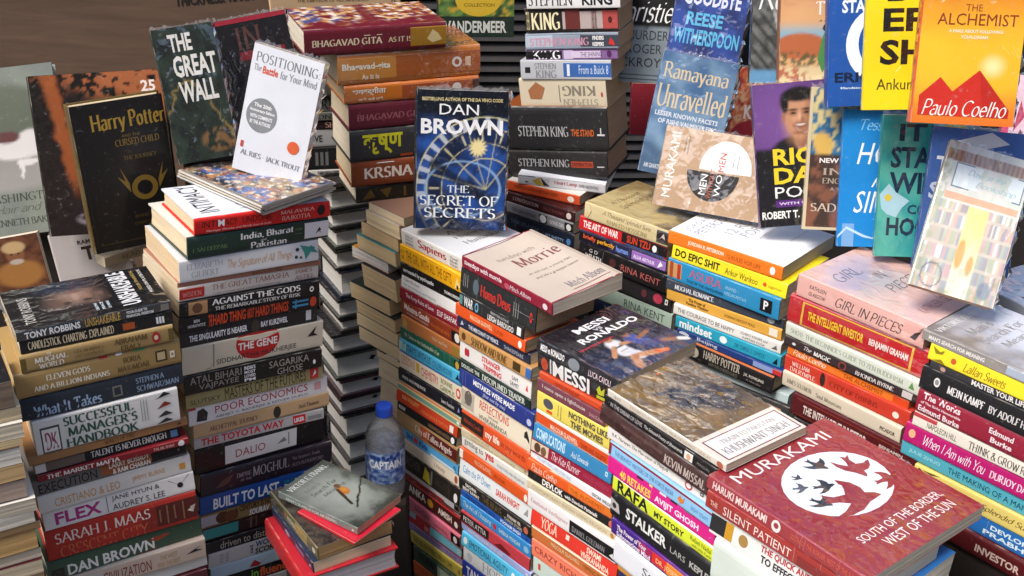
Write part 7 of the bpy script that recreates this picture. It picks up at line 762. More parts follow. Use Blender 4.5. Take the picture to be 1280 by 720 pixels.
('hardback_book','blue clock-faced thriller standing upright on the white red-titled book','books standing upright on stacks',(-0.0988,1.9667,1.0306),[[0.9985,0.0081,0.0549],[0.0529,0.1588,-0.9859],[-0.0167,0.9873,0.1582]],0.1596,0.2488,0.03,'1c2430','1d3a78','dcd3c0','w',[('t','THE SECRET OF SECRETS',0.3,0.9,0.3,0.7,'ccc','f')],[('t','BESTSELLING AUTHOR OF THE DA VINCI CODE',0.06,0.94,0.925,0.95,'d8c890','b'),('t','DAN',0.25,0.68,0.83,0.905,'f4f4f6','s'),('t','BROWN',0.05,0.95,0.69,0.8,'f4f4f6','b'),('t','THE',0.35,0.6,0.27,0.325,'dfe8f4','f'),('t','SECRET OF',0.05,0.93,0.175,0.25,'eef2f8','f'),('t','SECRETS',0.1,0.9,0.085,0.16,'eef2f8','f')],{'art':'clock'}),
('paperback_book','white paperback tilted on top of the magazine pile','books standing upright on stacks',(-0.3796,1.7909,1.1572),[[0.9521,0.2241,-0.2081],[-0.2362,0.1067,-0.9658],[-0.1943,0.9687,0.1545]],0.1199,0.2087,0.016,'d8dade','e4e7ee','b8ab98','w',[],[('t','POSITIONING:',0.06,0.97,0.87,0.945,'7d8088','f'),('t','The',0.05,0.16,0.8,0.85,'8a8d94','f'),('t','Battle',0.18,0.4,0.79,0.85,'d8604a','b'),('t','for Your Mind',0.43,0.95,0.79,0.85,'8a8d94','f'),('o',0.28,0.47,0.22,0.135,'8b8f93'),('t','The 20th',0.15,0.4,0.53,0.56,'fff','b'),('t','Anniversary Edition',0.1,0.46,0.485,0.515,'fff','b'),('t','WITH COMMENTS',0.12,0.44,0.44,0.47,'fff','b'),('t','BY THE AUTHORS',0.13,0.43,0.395,0.425,'fff','b'),('o',0.8,0.3,0.085,0.05,'e0683c'),('t','AL RIES • JACK TROUT',0.08,0.95,0.13,0.175,'7d8088','f'),('r',0.06,0.1,0.19,0.24,'c8504a')],{}),
('paperback_book','kraft brown wrapped book lying sideways with a half-black half-white circle','books standing upright on stacks',(0.3439,1.8755,1.0495),[[0.9096,0.1474,-0.3885],[-0.4151,0.3635,-0.834],[0.0183,0.9199,0.3918]],0.1924,0.1382,0.026,'8f8578','b89a7c','a89678','w',[('r',0,1,0.2,0.3,'222'),('r',0,1,0.5,0.6,'222'),('r',0,1,0.8,0.9,'222')],[('p',[(0.5,0.5),(0.265,0.5),(0.267,0.452),(0.274,0.406),(0.284,0.361),(0.299,0.318),(0.318,0.279),(0.34,0.244),(0.364,0.214),(0.392,0.189),(0.421,0.17),(0.452,0.157),(0.484,0.151),(0.516,0.151),(0.548,0.157),(0.579,0.17),(0.608,0.189),(0.636,0.214),(0.66,0.244),(0.682,0.279),(0.701,0.318),(0.716,0.361),(0.726,0.406),(0.733,0.452),(0.735,0.5)],'262426'),('p',[(0.52,0.52),(0.835,0.53),(0.833,0.582),(0.826,0.633),(0.816,0.681),(0.801,0.727),(0.782,0.77),(0.76,0.808),(0.736,0.84),(0.708,0.867),(0.679,0.888),(0.648,0.902),(0.616,0.909),(0.584,0.909),(0.552,0.902),(0.521,0.888),(0.492,0.867),(0.464,0.84),(0.44,0.808),(0.418,0.77),(0.399,0.727),(0.384,0.681),(0.374,0.633),(0.367,0.582),(0.365,0.53)],'e4e4e2'),('tv','MURAKAMI',0.07,0.15,0.12,0.93,'f0ece6','s'),('tv','MEN',0.4,0.46,0.22,0.47,'f0ece6','s'),('tv','WITHOUT',0.475,0.515,0.18,0.55,'c8643c','s'),('tv','WO',0.535,0.59,0.22,0.49,'f0ece6','s'),('tv','MEN',0.535,0.59,0.53,0.76,'c8543c','s'),('r',0.2,0.21,0.7,0.9,'8a7660'),('r',0.23,0.24,0.68,0.9,'8a7660'),('r',0.66,0.665,0.6,0.8,'999'),('r',0.7,0.705,0.58,0.75,'999')],{'art':'kraft'}),
('hardback_book','black book with gold title and a gold ring emblem','books propped up facing out behind the dark stacks',(-0.6558,1.8224,1.0413),[[0.8712,-0.0431,0.4891],[0.489,-0.0121,-0.8722],[0.0434,0.999,0.0105]],0.1481,0.2574,0.024,'6d5a34','1d1b1c','c9b896','g',[],[('t','Harry Potter',0.2,1.0,0.79,0.93,'b8943c','F'),('t','AND THE',0.5,0.7,0.755,0.775,'8a7030','s'),('t','CURSED CHILD',0.42,0.9,0.7,0.745,'9a7c34','f'),('t','THE JOURNEY',0.48,0.85,0.6,0.63,'7a6530','f'),('o',0.66,0.4,0.145,0.085,'8f7230'),('o',0.66,0.4,0.085,0.05,'1d1b1c'),('p',[(0.5,0.44),(0.42,0.56),(0.46,0.46),(0.38,0.5),(0.5,0.38)],'8f7230'),('p',[(0.82,0.44),(0.9,0.56),(0.86,0.46),(0.94,0.5),(0.82,0.38)],'8f7230'),('r',0.04,0.05,0.06,0.94,'2e2b2c'),('t','BEHIND THE SCENES',0.5,0.9,0.2,0.22,'6a5628','s'),('t','STORY OF THE PLAY',0.48,0.92,0.15,0.17,'6a5628','s'),('r',0.08,0.98,0.05,0.055,'5a4a28')],{}),
('hardback_book','dark tree-lined cover with orange sky and a white 25','books propped up facing out behind the dark stacks',(-0.704,1.8862,1.049),[[0.993,-0.0885,0.0782],[0.0963,0.223,-0.97],[0.0684,0.9708,0.23]],0.2202,0.2729,0.022,'2c2826','2e2422','c4ae8a','g',[('t','A BLOSSOMING TREE STORY',0.2,0.8,0.3,0.7,'b8aca4','s'),('r',0,0.08,0.2,0.8,'ddd')],[('t','25',0.84,0.95,0.87,0.94,'f0e4dc','b')],{'art':'tree25'}),
('hardback_book','grey-green cover showing a galloping white horse','books propped up facing out behind the dark stacks',(-0.9092,1.9713,1.0094),[[0.9788,-0.1721,0.1107],[0.1732,0.4094,-0.8958],[0.1088,0.896,0.4305]],0.1933,0.2992,0.025,'8f948e','7d857b','c4ae8a','g',[],[('t','WASHINGTON’S',0.2,0.98,0.2,0.25,'3d4038','f'),('t','Hair and Pain',0.3,0.95,0.135,0.185,'5a5c50','c'),('t','KENNETH BAKER',0.25,0.85,0.06,0.1,'3d4038','f')],{'art':'horse'}),
('paperback_book','small brown cover with a man in a pale turban','books propped up facing out behind the dark stacks',(-0.8062,1.6951,0.9269),[[0.9651,-0.1646,0.2038],[0.2252,0.1237,-0.9664],[0.1339,0.9786,0.1565]],0.0917,0.089,0.015,'5d3d2c','6d4028','d9cdb6','m',[],[],{'art':'turban'}),
('hardback_book','pale cover with heavy black capitals half hidden behind the dark hardbacks','books propped up facing out behind the dark stacks',(-0.7595,1.8992,0.8417),[[0.9511,-0.1971,0.2378],[0.2763,0.1986,-0.9403],[0.1381,0.9601,0.2433]],0.1261,0.112,0.02,'d2c8c0','c0b9b8','c9b896','w',[],[('t','RAMESH',0.35,0.68,0.77,0.84,'33302f','b'),('t','THU',0.38,0.95,0.5,0.73,'1d1b1b','b')],{}),
('paperback_book','dark green cover with tall white condensed capitals','books propped up facing out behind the dark stacks',(-0.5305,1.8415,1.1727),[[0.9496,-0.2011,0.2403],[0.2895,0.2699,-0.9183],[0.1198,0.9416,0.3146]],0.098,0.2167,0.02,'27332b','2e3a30','d9cdb6','w',[('t','THE GREAT WALL',0.1,0.65,0.2,0.8,'e4e0d8','b'),('r',0.74,0.75,0.2,0.8,'ddd'),('r',0.78,0.79,0.2,0.8,'ddd'),('r',0.82,0.83,0.2,0.8,'ddd')],[('t','THE',0.25,0.62,0.82,0.95,'dcd8d0','b'),('t','GREAT',0.25,0.95,0.63,0.79,'dcd8d0','b'),('t','WALL',0.27,0.88,0.44,0.6,'dcd8d0','b')],{'art':'greatwall'}),
('hardback_book','black cover with a red band leaning behind the white paperback','books propped up facing out behind the dark stacks',(-0.444,1.9499,1.1689),[[0.9276,-0.2092,0.3096],[0.3486,0.1866,-0.9185],[0.1343,0.9599,0.246]],0.1201,0.2152,0.03,'3a3836','1b1719','dcd3c0','w',[('t','DIGNITY',0.15,0.4,0.25,0.75,'d8ccb0','f')],[('t','IN',0.25,0.6,0.75,0.93,'5a3c34','f'),('r',0.25,0.9,0.67,0.74,'7a1f28'),('r',0.3,0.9,0.35,0.55,'5a1a24'),('r',0,1,0.965,1,'a8283a')],{}),
('paperback_book','green and yellow jungle cover with a yellow disc','books propped up facing out behind the dark stacks',(-0.0942,2.3443,1.2676),[[0.9924,-0.0131,0.1223],[0.1229,0.0919,-0.9881],[0.0017,0.9957,0.0928]],0.1521,0.2149,0.025,'2a3a2a','3c5a38','c9b896','g',[],[('o',0.53,0.36,0.31,0.17,'c8a834'),('t','THE',0.46,0.6,0.45,0.475,'5a4a1c','s'),('t','ULTIMATE',0.32,0.76,0.36,0.43,'6a561f','s'),('t','COLLECTION',0.34,0.74,0.28,0.31,'5a4a1c','s'),('r',0,1,0,0.19,'20302a'),('t','VANDERMEER',0.08,0.9,0.04,0.15,'c8ccc4','b')],{'art':'jungle'}),
('paperback_book','deep blue wrapped thick book with pale and cyan capitals','books propped up facing out on the back shelves',(0.3418,2.082,1.2924),[[0.9527,0.1285,-0.2753],[-0.3003,0.2605,-0.9176],[-0.0462,0.9569,0.2868]],0.1288,0.1954,0.03,'20366f','243a80','a08c74','w',[],[('t','GONE BEFORE',0.08,0.9,0.66,0.77,'d8dce8','b'),('t','GOODBYE',0.12,0.9,0.47,0.62,'d8dce8','b'),('t','REESE',0.2,0.7,0.29,0.41,'5cb0d8','b'),('t','WITHERSPOON',0.06,0.96,0.12,0.26,'5cb0d8','b')],{'art':'bluedeep'}),
('paperback_book','steel blue crinkly wrapped cover with cream serif title','books propped up facing out on the back shelves',(0.2988,1.9574,1.1219),[[0.9712,0.1652,-0.1717],[-0.2124,0.2734,-0.9382],[-0.1081,0.9476,0.3006]],0.1313,0.2108,0.02,'4a6688','55799c','c9b896','w',[],[('t','Ramayana',0.06,0.92,0.76,0.92,'d8c4a0','f'),('t','Unravelled',0.04,0.95,0.55,0.74,'d8c4a0','f'),('t','LESSER KNOWN FACETS',0.06,0.9,0.48,0.52,'d4dae4','b'),('t','OF RISHI VALMIKI’S EPIC',0.12,0.9,0.42,0.46,'d4dae4','b'),('p',[(0.45,0.36),(0.6,0.4),(0.8,0.3),(0.65,0.25),(0.5,0.28)],'b8b4a8'),('t','AMI GANATRA',0.06,0.3,0.04,0.08,'c8d0dc','b')],{'art':'steel'}),
('paperback_book','black and grey-blue cover with white script partly hidden by the blue book','books propped up facing out on the back shelves',(0.2268,2.1597,1.2609),[[0.9892,0.0166,-0.1455],[-0.1457,0.2117,-0.9664],[0.0147,0.9772,0.2118]],0.1304,0.2602,0.02,'2a2a2c','8a949c','dcd3c0','m',[],[('t','Christie',0.1,0.93,0.42,0.58,'f0f0ee','c'),('t','MURDER',0.3,0.88,0.3,0.365,'3a4248','s'),('t','ROGER',0.3,0.8,0.205,0.27,'3a4248','s'),('t','ACKROYD',0.1,0.92,0.11,0.175,'2f363c','s'),('r',0.0,0.8,0.05,0.058,'566'),('r',0.1,0.8,0.02,0.028,'566')],{'art':'halfblack'}),
('paperback_book','crimson cover peeping out beneath the grey-blue one','books propped up facing out on the back shelves',(0.287,2.3568,1.011),[[0.9913,-0.0044,-0.1312],[-0.1274,0.2102,-0.9693],[0.0318,0.9776,0.2079]],0.1015,0.1066,0.015,'8a2430','9a2736','c9b896','m',[],[],{}),
('paperback_book','grey railway-track cover with white brush script','books propped up facing out on the back shelves',(0.4499,1.9422,1.3053),[[0.9914,-0.0305,-0.1271],[-0.1157,0.2476,-0.9619],[0.0608,0.9684,0.242]],0.1299,0.2116,0.018,'33383a','565c5c','c9b896','w',[],[('t','Return',0.08,0.95,0.56,0.76,'f2f2f0','c'),('t','DU',0.35,0.62,0.2,0.3,'e8e8e6','b')],{'art':'rail'}),
('paperback_book','orange and red patterned cover behind the purple portrait book','books propped up facing out on the back shelves',(0.471,2.2615,1.0416),[[0.9817,0.0466,-0.1846],[-0.1904,0.2403,-0.9518],[0.0,0.9696,0.2448]],0.0942,0.1752,0.015,'a8442c','c2613f','d9cdb6','w',[],[('t','KING',0.35,0.95,0.42,0.58,'f4e8e0','b'),('o',0.5,0.2,0.4,0.2,'a82430'),('t','OF',0.55,0.85,0.12,0.26,'f4e8e0','b')],{'art':'orangered'}),
('paperback_book','sunset street cover with a small figure in green','books propped up facing out on the back shelves',(0.4744,1.8464,1.3277),[[0.9906,-0.0533,-0.1263],[-0.109,0.2528,-0.9614],[0.0832,0.9661,0.2446]],0.13,0.2063,0.02,'8a5a3c','b06a4c','c9b896','g',[],[('t','The Stationery',0.15,0.98,0.82,0.89,'f4ece4','f'),('t','Shop',0.55,0.95,0.72,0.79,'f4ece4','f'),('t','of',0.8,0.92,0.645,0.69,'f4ece4','c'),('t','Tehran',0.42,0.97,0.53,0.63,'f4ece4','f'),('t','A country in turmoil',0.46,0.97,0.475,0.495,'5a4030','i'),('t','A love story',0.5,1.0,0.42,0.445,'5a4030','i'),('p',[(0.52,0.1),(0.46,0.2),(0.5,0.34),(0.54,0.41),(0.59,0.33),(0.61,0.18)],'4f8a4f'),('o',0.54,0.435,0.025,0.025,'2a2020')],{'art':'tehran'}),
('paperback_book','blue cover with a white brushed ring','books propped up facing out on the back shelves',(0.5259,1.7421,1.3334),[[0.9901,-0.0681,-0.1229],[-0.1016,0.2572,-0.961],[0.0971,0.9639,0.2478]],0.1299,0.2143,0.02,'244f96','2456a4','c4ae8a','g',[],[('t','START WITH',0.15,1.0,0.64,0.73,'e8eef6','b'),('ring',0.62,0.42,0.42,0.27,0.3,0.2,'e4ecf4'),('t','ERIC RIES',0.08,0.95,0.165,0.235,'16233f','b'),('t','Mandatory reading for founders',0.15,0.98,0.115,0.135,'c8d8ec','b')],{}),
('paperback_book','yellow wrapped cover with heavy black capitals','books propped up facing out on the back shelves',(0.5566,1.631,1.3644),[[0.9911,-0.0512,-0.1232],[-0.1063,0.255,-0.9611],[0.0806,0.9656,0.2473]],0.1449,0.2155,0.02,'e0cc20','f0dd1c','dcd3c0','w',[],[('t','DO',0.2,0.85,0.69,0.84,'1d1c18','b'),('t','EPIC',0.17,0.98,0.5,0.65,'1d1c18','b'),('t','SHIT',0.15,0.96,0.29,0.45,'1d1c18','b'),('t','Ankur Warikoo',0.13,0.97,0.13,0.2,'4a4420','s')],{}),
('paperback_book','glowing orange cover with red pyramids and white handwriting','books propped up facing out on the back shelves',(0.5829,1.5069,1.3815),[[0.9805,0.008,-0.1966],[-0.1921,0.2543,-0.9479],[0.0424,0.9671,0.2509]],0.1274,0.211,0.02,'d85a2c','ee9a2a','dcd3c0','w',[],[('t','THE',0.42,0.58,0.685,0.725,'9a3c1c','s'),('t','ALCHEMIST',0.16,0.93,0.6,0.67,'8f341a','s'),('t','A FABLE ABOUT FOLLOWING',0.28,0.8,0.555,0.575,'fbe8c8','b'),('t','YOUR DREAM',0.4,0.66,0.52,0.54,'fbe8c8','b'),('p',[(0.06,0.05),(0.06,0.17),(0.25,0.285),(0.38,0.2),(0.62,0.335),(0.94,0.1),(0.94,0.05)],'d03022'),('p',[(0.62,0.335),(0.94,0.1),(0.94,0.05),(0.7,0.05)],'c02a1e'),('t','Paulo Coelho',0.1,0.92,0.05,0.15,'fdf4ec','c')],{'art':'sunset'}),
('paperback_book','purple cover with a smiling man in a dark suit','books propped up facing out on the back shelves',(0.4486,1.7843,1.1238),[[0.9804,-0.1312,-0.1472],[-0.1043,0.2888,-0.9517],[0.1673,0.9484,0.2694]],0.1248,0.2285,0.02,'4a2a5f','5b3a7c','dcd3c0','w',[],[('t','RICH',0.22,0.98,0.43,0.55,'e8d030','b'),('t','DAD',0.22,0.98,0.3,0.415,'e8d030','b'),('t','POOR',0.22,0.98,0.2,0.28,'f0f0ee','s'),('r',0.22,1,0.135,0.185,'5a2a7a'),('t','WITH UPDATES',0.26,0.95,0.15,0.17,'d8c8e8','b'),('t','ROBERT T. KIYOSAKI',0.04,0.97,0.055,0.11,'eeeeea','b')],{'art':'portrait'}),
('paperback_book','cover with a blue leaf-like swirl above a brown landscape','books propped up facing out on the back shelves',(0.5219,1.7403,1.1328),[[0.9874,-0.0124,-0.1575],[-0.1485,0.2675,-0.9521],[0.0539,0.9635,0.2623]],0.1248,0.2231,0.018,'d8c8a8','6a4a38','cfc0a2','w',[],[('t','NEW YORK TIMES',0.15,0.98,0.475,0.51,'f2ece4','b'),('t','INNER',0.2,0.95,0.39,0.44,'b8a894','f'),('t','ENGINEERING',0.2,0.95,0.33,0.37,'b8a894','f'),('t','A YOGI’S GUIDE',0.3,0.9,0.28,0.305,'b8a894','s'),('t','SADHGURU',0.08,1.0,0.13,0.19,'d8c4ae','f'),('r',0,0.03,0,1,'d8c8a8'),('r',0,1,0.0,0.02,'d8c8a8')],{'art':'inner'}),
('paperback_book','azure cover with loose white capitals and a small harbour drawing','books propped up facing out on the back shelves',(0.5699,1.7009,1.1181),[[0.9868,-0.0328,-0.1587],[-0.1444,0.2662,-0.953],[0.0735,0.9634,0.2579]],0.1299,0.2124,0.018,'1f7fc8','2187cf','cfc0a2','g',[],[('t','Tessa Bailey',0.2,0.95,0.83,0.93,'8accf2','c'),('t','HOOK,',0.18,1.0,0.58,0.76,'eef6fc','i'),('t','AND',0.36,0.82,0.44,0.56,'eef6fc','i'),('t','SINKER',0.17,0.97,0.25,0.41,'eef6fc','i'),('r',0.05,0.19,0.0,0.17,'7aa8d8'),('p',[(0.0,0.08),(0.1,0.15),(0.3,0.09),(0.5,0.05),(0.3,0.07),(0.1,0.13),(0.0,0.06)],'b8d8f0'),('t','A novel',0.4,0.6,0.2,0.22,'8accf2','s')],{}),
('paperback_book','teal cover with heavy navy capitals and a white lily','books propped up facing out on the back shelves',(0.6142,1.6524,1.1255),[[0.987,-0.0238,-0.1591],[-0.1472,0.2663,-0.9526],[0.065,0.9636,0.2594]],0.1299,0.2129,0.02,'2f8f8a','3fa39f','c9b896','w',[],[('t','IT',0.2,0.5,0.82,0.94,'17304a','b'),('t','STARTS',0.12,0.98,0.63,0.78,'17304a','b'),('t','WITH',0.12,0.85,0.45,0.6,'17304a','b'),('t','COLLEEN',0.34,0.98,0.305,0.375,'1d3f55','b'),('t','HOOVER',0.12,0.98,0.15,0.28,'17304a','b'),('o',0.8,0.87,0.17,0.08,'e4cf3a'),('t','Lily’s',0.68,0.9,0.885,0.91,'6a5a1c','b'),('t','story',0.68,0.9,0.845,0.87,'6a5a1c','b'),('p',[(0.02,0.44),(0.12,0.52),(0.2,0.46),(0.36,0.4),(0.28,0.35),(0.22,0.28),(0.12,0.3),(0.05,0.34)],'a8d0dc'),('o',0.12,0.42,0.04,0.025,'d8c44a')],{'art':'teal'}),
('paperback_book','mid blue wrapped cover largely hidden by the bookshop drawing','books propped up facing out on the back shelves',(0.6661,1.5941,1.1256),[[0.9845,0.0596,-0.1652],[-0.1753,0.2745,-0.9455],[-0.011,0.9597,0.2807]],0.1349,0.2091,0.02,'2f4f8f','3a62a8','c9b896','w',[],[('t','THE',0.08,0.5,0.68,0.8,'e8eef8','b'),('t','SUN',0.05,0.5,0.5,0.62,'c8d4e8','b'),('p',[(0.2,0.9),(0.6,0.99),(0.8,0.92),(0.5,0.86)],'c8d0d8')],{}),
('paperback_book','pastel drawing of a bookshop front on a tilted wrapped paperback','books standing upright on stacks',(0.6328,1.4953,1.1286),[[0.9556,0.2794,-0.0937],[-0.2292,0.5048,-0.8322],[-0.1852,0.8168,0.5464]],0.1161,0.2121,0.016,'d8c8b0','e8e4da','b89a80','w',[],[('r',0.14,0.97,0.7,0.87,'7a8f9a'),('r',0.155,0.955,0.71,0.86,'e8f2f2'),('t','Days at the',0.3,0.75,0.79,0.84,'a8ccd0','c'),('t','Bookshop',0.42,0.9,0.725,0.775,'a8ccd0','c'),('r',0.1,0.97,0.62,0.665,'e8b08c')],{'art':'shop'}),
('paperback_book','white and pink crinkled cover cut by the picture edge','books propped up facing out on the back shelves',(0.8785,1.9392,1.1471),[[0.9919,0.08,-0.0988],[-0.1224,0.3914,-0.9121],[-0.0343,0.9167,0.398]],0.0853,0.1415,0.018,'d8386a','e4c4d0','c4ae8a','w',[],[('r',0,0.12,0,1,'d8386a'),('p',[(0.2,0.3),(0.4,0.5),(0.3,0.7)],'b83a5a'),('p',[(0.2,0.1),(0.5,0.2),(0.35,0.35)],'6a3a4a')],{}),
('paperback_book','cream spined paperback lying under the black gold-titled book','books propped up facing out behind the dark stacks',(-0.7367,1.9456,0.84),2.4013,0.13,0.1124,0.02,'cfc0a4','cfc0a4','cfc0a4','g',[('t','READ',0.3,0.62,0.3,0.75,'8a7c66','f')],[],{}),
('paperback_book','grey-blue book lying behind the misty wrapped cover at the picture edge','books in the stack beside the pink wrapped book',(0.813,1.5955,0.965),0.5498,0.15,0.1537,0.02,'a8b2c0','b4bcc8','dcd3c0','w',[],[('t','A HUXLEY',0.1,0.7,0.35,0.5,'3a4a6a','s')],{}),
]
STEPS = [(-0.7792,1.3595,0.5567,2.133,0.0939,0.1441),(-0.6393,1.5414,0.4099,2.1226,0.1408,0.2236),(-0.4726,1.7145,0.2952,2.1878,0.1242,0.1922),(-0.0944,1.9075,0.0767,0.7612,0.0974,0.1492),(0.0301,1.7741,0.1923,0.7692,0.1101,0.175),(0.1728,1.5793,0.3626,0.7514,0.1224,0.1932),(0.2894,1.3374,0.5745,0.6767,0.1179,0.1926),(0.4299,1.1655,0.7035,0.6861,0.1567,0.2478),(0.0843,2.0825,0.7933,0.9274,0.0961,0.1497),(0.2649,1.8887,0.7347,0.826,0.1248,0.1931),(0.4178,1.7398,0.7155,0.8595,0.1422,0.2218),(0.5758,1.5098,0.7399,0.742,0.1311,0.2116),(0.7273,1.3265,0.7116,0.6959,0.1309,0.2107),(-0.3139,2.434,0.0563,2.0986,0.13,0.2227),(-0.1887,2.0674,0.3988,0.7814,0.11,0.0795),(-0.2916,1.569,0.456,0.5481,0.11,0.17),(-0.8868,1.9369,0.8649,0.1752,0.1739,0.045),(-0.7556,1.9163,0.7792,0.2827,0.1135,0.045),(-0.5159,1.8398,1.0648,0.2959,0.0882,0.045),(-0.4308,1.9573,1.0575,0.3595,0.1081,0.045)]
PTS = {'CAP': [-0.2287, 1.84, 0.5845], 'LAB': [-0.2401, 1.84, 0.4653], 'STAMP0': [-0.713, 2.45, 1.1671], 'STAMP1': [-0.5934, 2.45, 1.1812]}

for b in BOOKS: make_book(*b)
# ------------------------------------------------------------------ the setting
def struct(name, mb, mat):
    o = mb.build(name, mat); o['kind'] = 'structure'; return o
mb = MB(); mb.box((-60, -60, -.05), (60, 60, 0)); struct('ground', mb, PAVE)
for x, y, z, a, wx, wy in STEPS:
    mb = MB(); mb.box((-wx/2, -wy/2, 0), (wx/2, wy/2, z-.0008)); o = struct('display_step', mb, DARKW); o.location = (x, y, 0); o.rotation_euler = (0, 0, a)
# plywood board behind the dark stacks, with a rubber-stamped line
bd = empty('plywood_board', (-1.3, 2.5, 0)); tag(bd, 'brown plywood board standing behind the dark propped-up covers', 'board')
mb = MB(); mb.box((-1.2, 0, 0), (.80, .018, 2.2)); mb.box((-.32, -.004, 0), (-.317, 0, 2.2)); mb.build('board_panel', WOODP, bd)
mb = MB(); p0, p1 = Vector(PTS['STAMP0']), Vector(PTS['STAMP1']); V, Fs = glyphs('THICKNESS: 18 MM', 'b'); L_ = .17
sx = (-.745 - -1.3); mb.mesh([(sx+L_*x, -.0012, p0.z-.008+.022*y+.02*x) for x, y in V], [f for f in Fs], (.05, .04, .03)); mb.build('stamped_lettering', INKM, bd)
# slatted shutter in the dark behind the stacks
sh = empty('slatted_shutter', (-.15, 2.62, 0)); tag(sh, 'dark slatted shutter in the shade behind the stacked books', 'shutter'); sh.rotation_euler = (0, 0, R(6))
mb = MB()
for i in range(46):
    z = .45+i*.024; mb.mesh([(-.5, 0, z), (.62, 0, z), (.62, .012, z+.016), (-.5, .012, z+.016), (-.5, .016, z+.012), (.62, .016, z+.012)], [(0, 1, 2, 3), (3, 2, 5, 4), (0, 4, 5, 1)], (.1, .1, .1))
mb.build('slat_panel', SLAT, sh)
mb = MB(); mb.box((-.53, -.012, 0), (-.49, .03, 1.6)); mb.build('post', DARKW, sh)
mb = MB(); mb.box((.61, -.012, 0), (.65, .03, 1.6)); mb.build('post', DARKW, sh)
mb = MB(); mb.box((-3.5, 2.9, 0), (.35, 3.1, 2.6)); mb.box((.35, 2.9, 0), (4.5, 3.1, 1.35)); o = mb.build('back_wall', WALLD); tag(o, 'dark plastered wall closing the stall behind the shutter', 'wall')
mb = MB(); mb.box((-60, -7.5, 0), (60, -7, 6.5), hexc('77706a')); o = mb.build('added_street_wall', plain('added_street_facade', '6a625a', .9, 2.0, .2)); o['kind'] = 'structure'  # unseen facade behind the camera, added to darken the low sky in reflections
mb = MB(); mb.mesh([(-4, 2.05, 2.35), (.1, 2.05, 2.35), (.1, 3.2, 2.75), (-4, 3.2, 2.75), (-4, 2.05, 2.36), (.1, 2.05, 2.36), (.1, 3.2, 2.76), (-4, 3.2, 2.76)], [(0, 3, 2, 1), (4, 5, 6, 7), (0, 1, 5, 4), (1, 2, 6, 5), (2, 3, 7, 6), (3, 0, 4, 7)], (.1, .1, .1)); o = mb.build('added_shade_sheet', plain('shade_sheet_grey', '3a3f48', .9, 5.0, .2)); o['kind'] = 'structure'  # unseen sheet overhead, added to block sky light over the back left
# ------------------------------------------------------------------ water bottle
def lathe(mb, prof, n=40, col=(.5, .5, .5)):
    base = len(mb.v)
    for r, z in prof:
        for i in range(n): t = 2*math.pi*i/n; mb.v.append((r*math.cos(t), r*math.sin(t), z))
    for k in range(len(prof)-1):
        for i in range(n):
            mb.f.append((base+k*n+i, base+k*n+(i+1) % n, base+(k+1)*n+(i+1) % n, base+(k+1)*n+i)); mb.c.append(col)
BR = .0375
cap = Vector(PTS['CAP']); zt = cap.z; zb = zt-.20
m, nt_, b_ = new_mat('bottle_plastic'); L = nt_.links.new
nzn = N(nt_, 'TexNoise', ins={'Scale': 38.0, 'Detail': 3.0}); bp = N(nt_, 'Bump', ins={'Strength': .35, 'Distance': .003}); L(nzn.outputs[0], bp.inputs['Height'])
tr = N(nt_, 'BsdfTransparent'); tr.inputs[0].default_value = (.93, .95, .96, 1); gl = N(nt_, 'BsdfGlossy'); gl.inputs['Roughness'].default_value = .04; L(bp.outputs[0], gl.inputs['Normal'])
df = N(nt_, 'BsdfDiffuse'); df.inputs[0].default_value = (.75, .78, .8, 1); lw = N(nt_, 'LayerWeight', ins={'Blend': .16}); L(bp.outputs[0], lw.inputs['Normal'])
m1 = N(nt_, 'MixShader'); m1.inputs[0].default_value = .16; L(tr.outputs[0], m1.inputs[1]); L(df.outputs[0], m1.inputs[2])
m2 = N(nt_, 'MixShader'); L(lw.outputs['Fresnel'], m2.inputs[0]); L(m1.outputs[0], m2.inputs[1]); L(gl.outputs[0], m2.inputs[2]); L(m2.outputs[0], nt_.nodes['Material Output'].inputs[0])
PET = m
CAPM = plain('blue_cap_plastic', '2450c4', .4, 30, .1, bump=.05)
m, nt_, b_ = new_mat('bottle_label'); at = N(nt_, 'Attribute', attribute_name='Col'); nt_.links.new(at.outputs['Color'], b_.inputs['Base Color']); b_.inputs['Roughness'].default_value = .35; LABM = m
bt = empty('water_bottle', (cap.x-.003, 1.84, zb)); tag(bt, 'clear plastic water bottle with a blue cap and a blue-white label', 'bottle')
hgt = .20
mb = MB(); z_ = lambda q: hgt*q
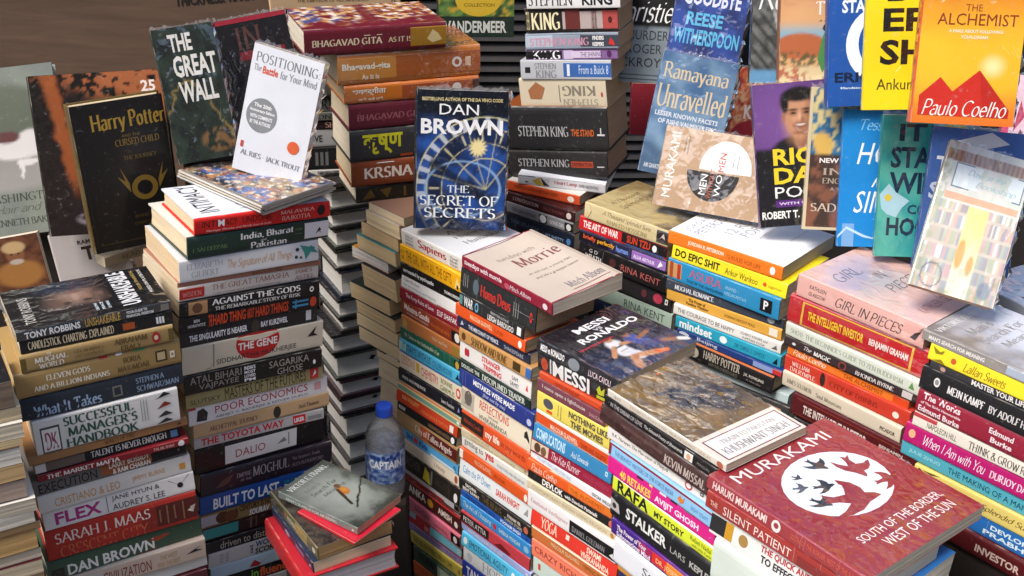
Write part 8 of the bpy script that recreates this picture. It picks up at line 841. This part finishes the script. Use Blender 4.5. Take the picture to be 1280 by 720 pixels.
lathe(mb, [(.001, .003), (.024, 0), (BR*.95, .004), (BR, .012), (BR, .03), (BR*.97, .036), (BR, .042), (BR, .046), (BR*.985, .05), (BR, .118), (BR*.97, .122), (BR*1.0, .128), (BR*.98, .135), (BR*.86, .150), (BR*.6, .166), (.0150, .176), (.0138, .180), (.0138, .186)]); mb.build('bottle_body', PET, bt, True)
mb = MB(); n = 48; prof = [(.0152, .179), (.0152, .181), (.0156, .182), (.0156, .197), (.0146, .2), (.001, .2)]
base = 0
for r, z in prof:
    for i in range(n): t = 2*math.pi*i/n; q = r+(.0004 if i % 2 and .181 < z < .199 else 0); mb.v.append((q*math.cos(t), q*math.sin(t), z))
for k in range(len(prof)-1):
    for i in range(n): mb.f.append((k*n+i, k*n+(i+1) % n, (k+1)*n+(i+1) % n, (k+1)*n+i)); mb.c.append((.02, .05, .35))
mb.build('cap', CAPM, bt)
mb = MB(); nn, mm = 64, 18; lr = BR+.0006
def labc(i, j): k = noise.fractal(Vector((i*.35, j*.5, 3)), 1, 2, 3); return mixc(hexc('234c9c'), hexc('a4bad8'), .42+1.7*k)
for i in range(nn):
    for j in range(mm):
        q = []
        for a, b in ((i, j), (i+1, j), (i+1, j+1), (i, j+1)): t = 2*math.pi*a/nn; q.append((lr*math.cos(t), lr*math.sin(t), .046+.068*b/mm))
        mb.face(q, [labc(i % nn, j), labc((i+1) % nn, j), labc((i+1) % nn, j+1), labc(i % nn, j+1)])
V, Fs = glyphs('CAPTAIN', 'b')
def onlab(u, v, r=.0006):
    t = -math.pi/2+.12+(u-.5)*1.75; return ((lr+r)*math.cos(t), (lr+r)*math.sin(t), v)
mb.mesh([onlab(x, .080+.018*y) for x, y in V], Fs, hexc('eef2f6'))
for i in range(9): mb.mesh([onlab(q[0], q[1], .0004) for q in ellipse(.08+.12*i+.02*math.sin(i*5), .104+.004*math.sin(i*3), .05, .005, 10)], [tuple(range(10))], hexc('1f3f86'))
for i in range(3): mb.mesh([onlab(.1+.8*x, .052+.0045*i+.0025*y) for x, y in glyphs('Packaged drinking water', 's')[0]], glyphs('Packaged drinking water', 's')[1], hexc('1c2c50'))
mb.build('label_wrap', LABM, bt, False)
mb = MB(); mb.box((-.038, -.038, 0), (.038, .038, zb-.001)); o = struct('display_step', mb, DARKW); o.location = (cap.x, 1.84, 0)
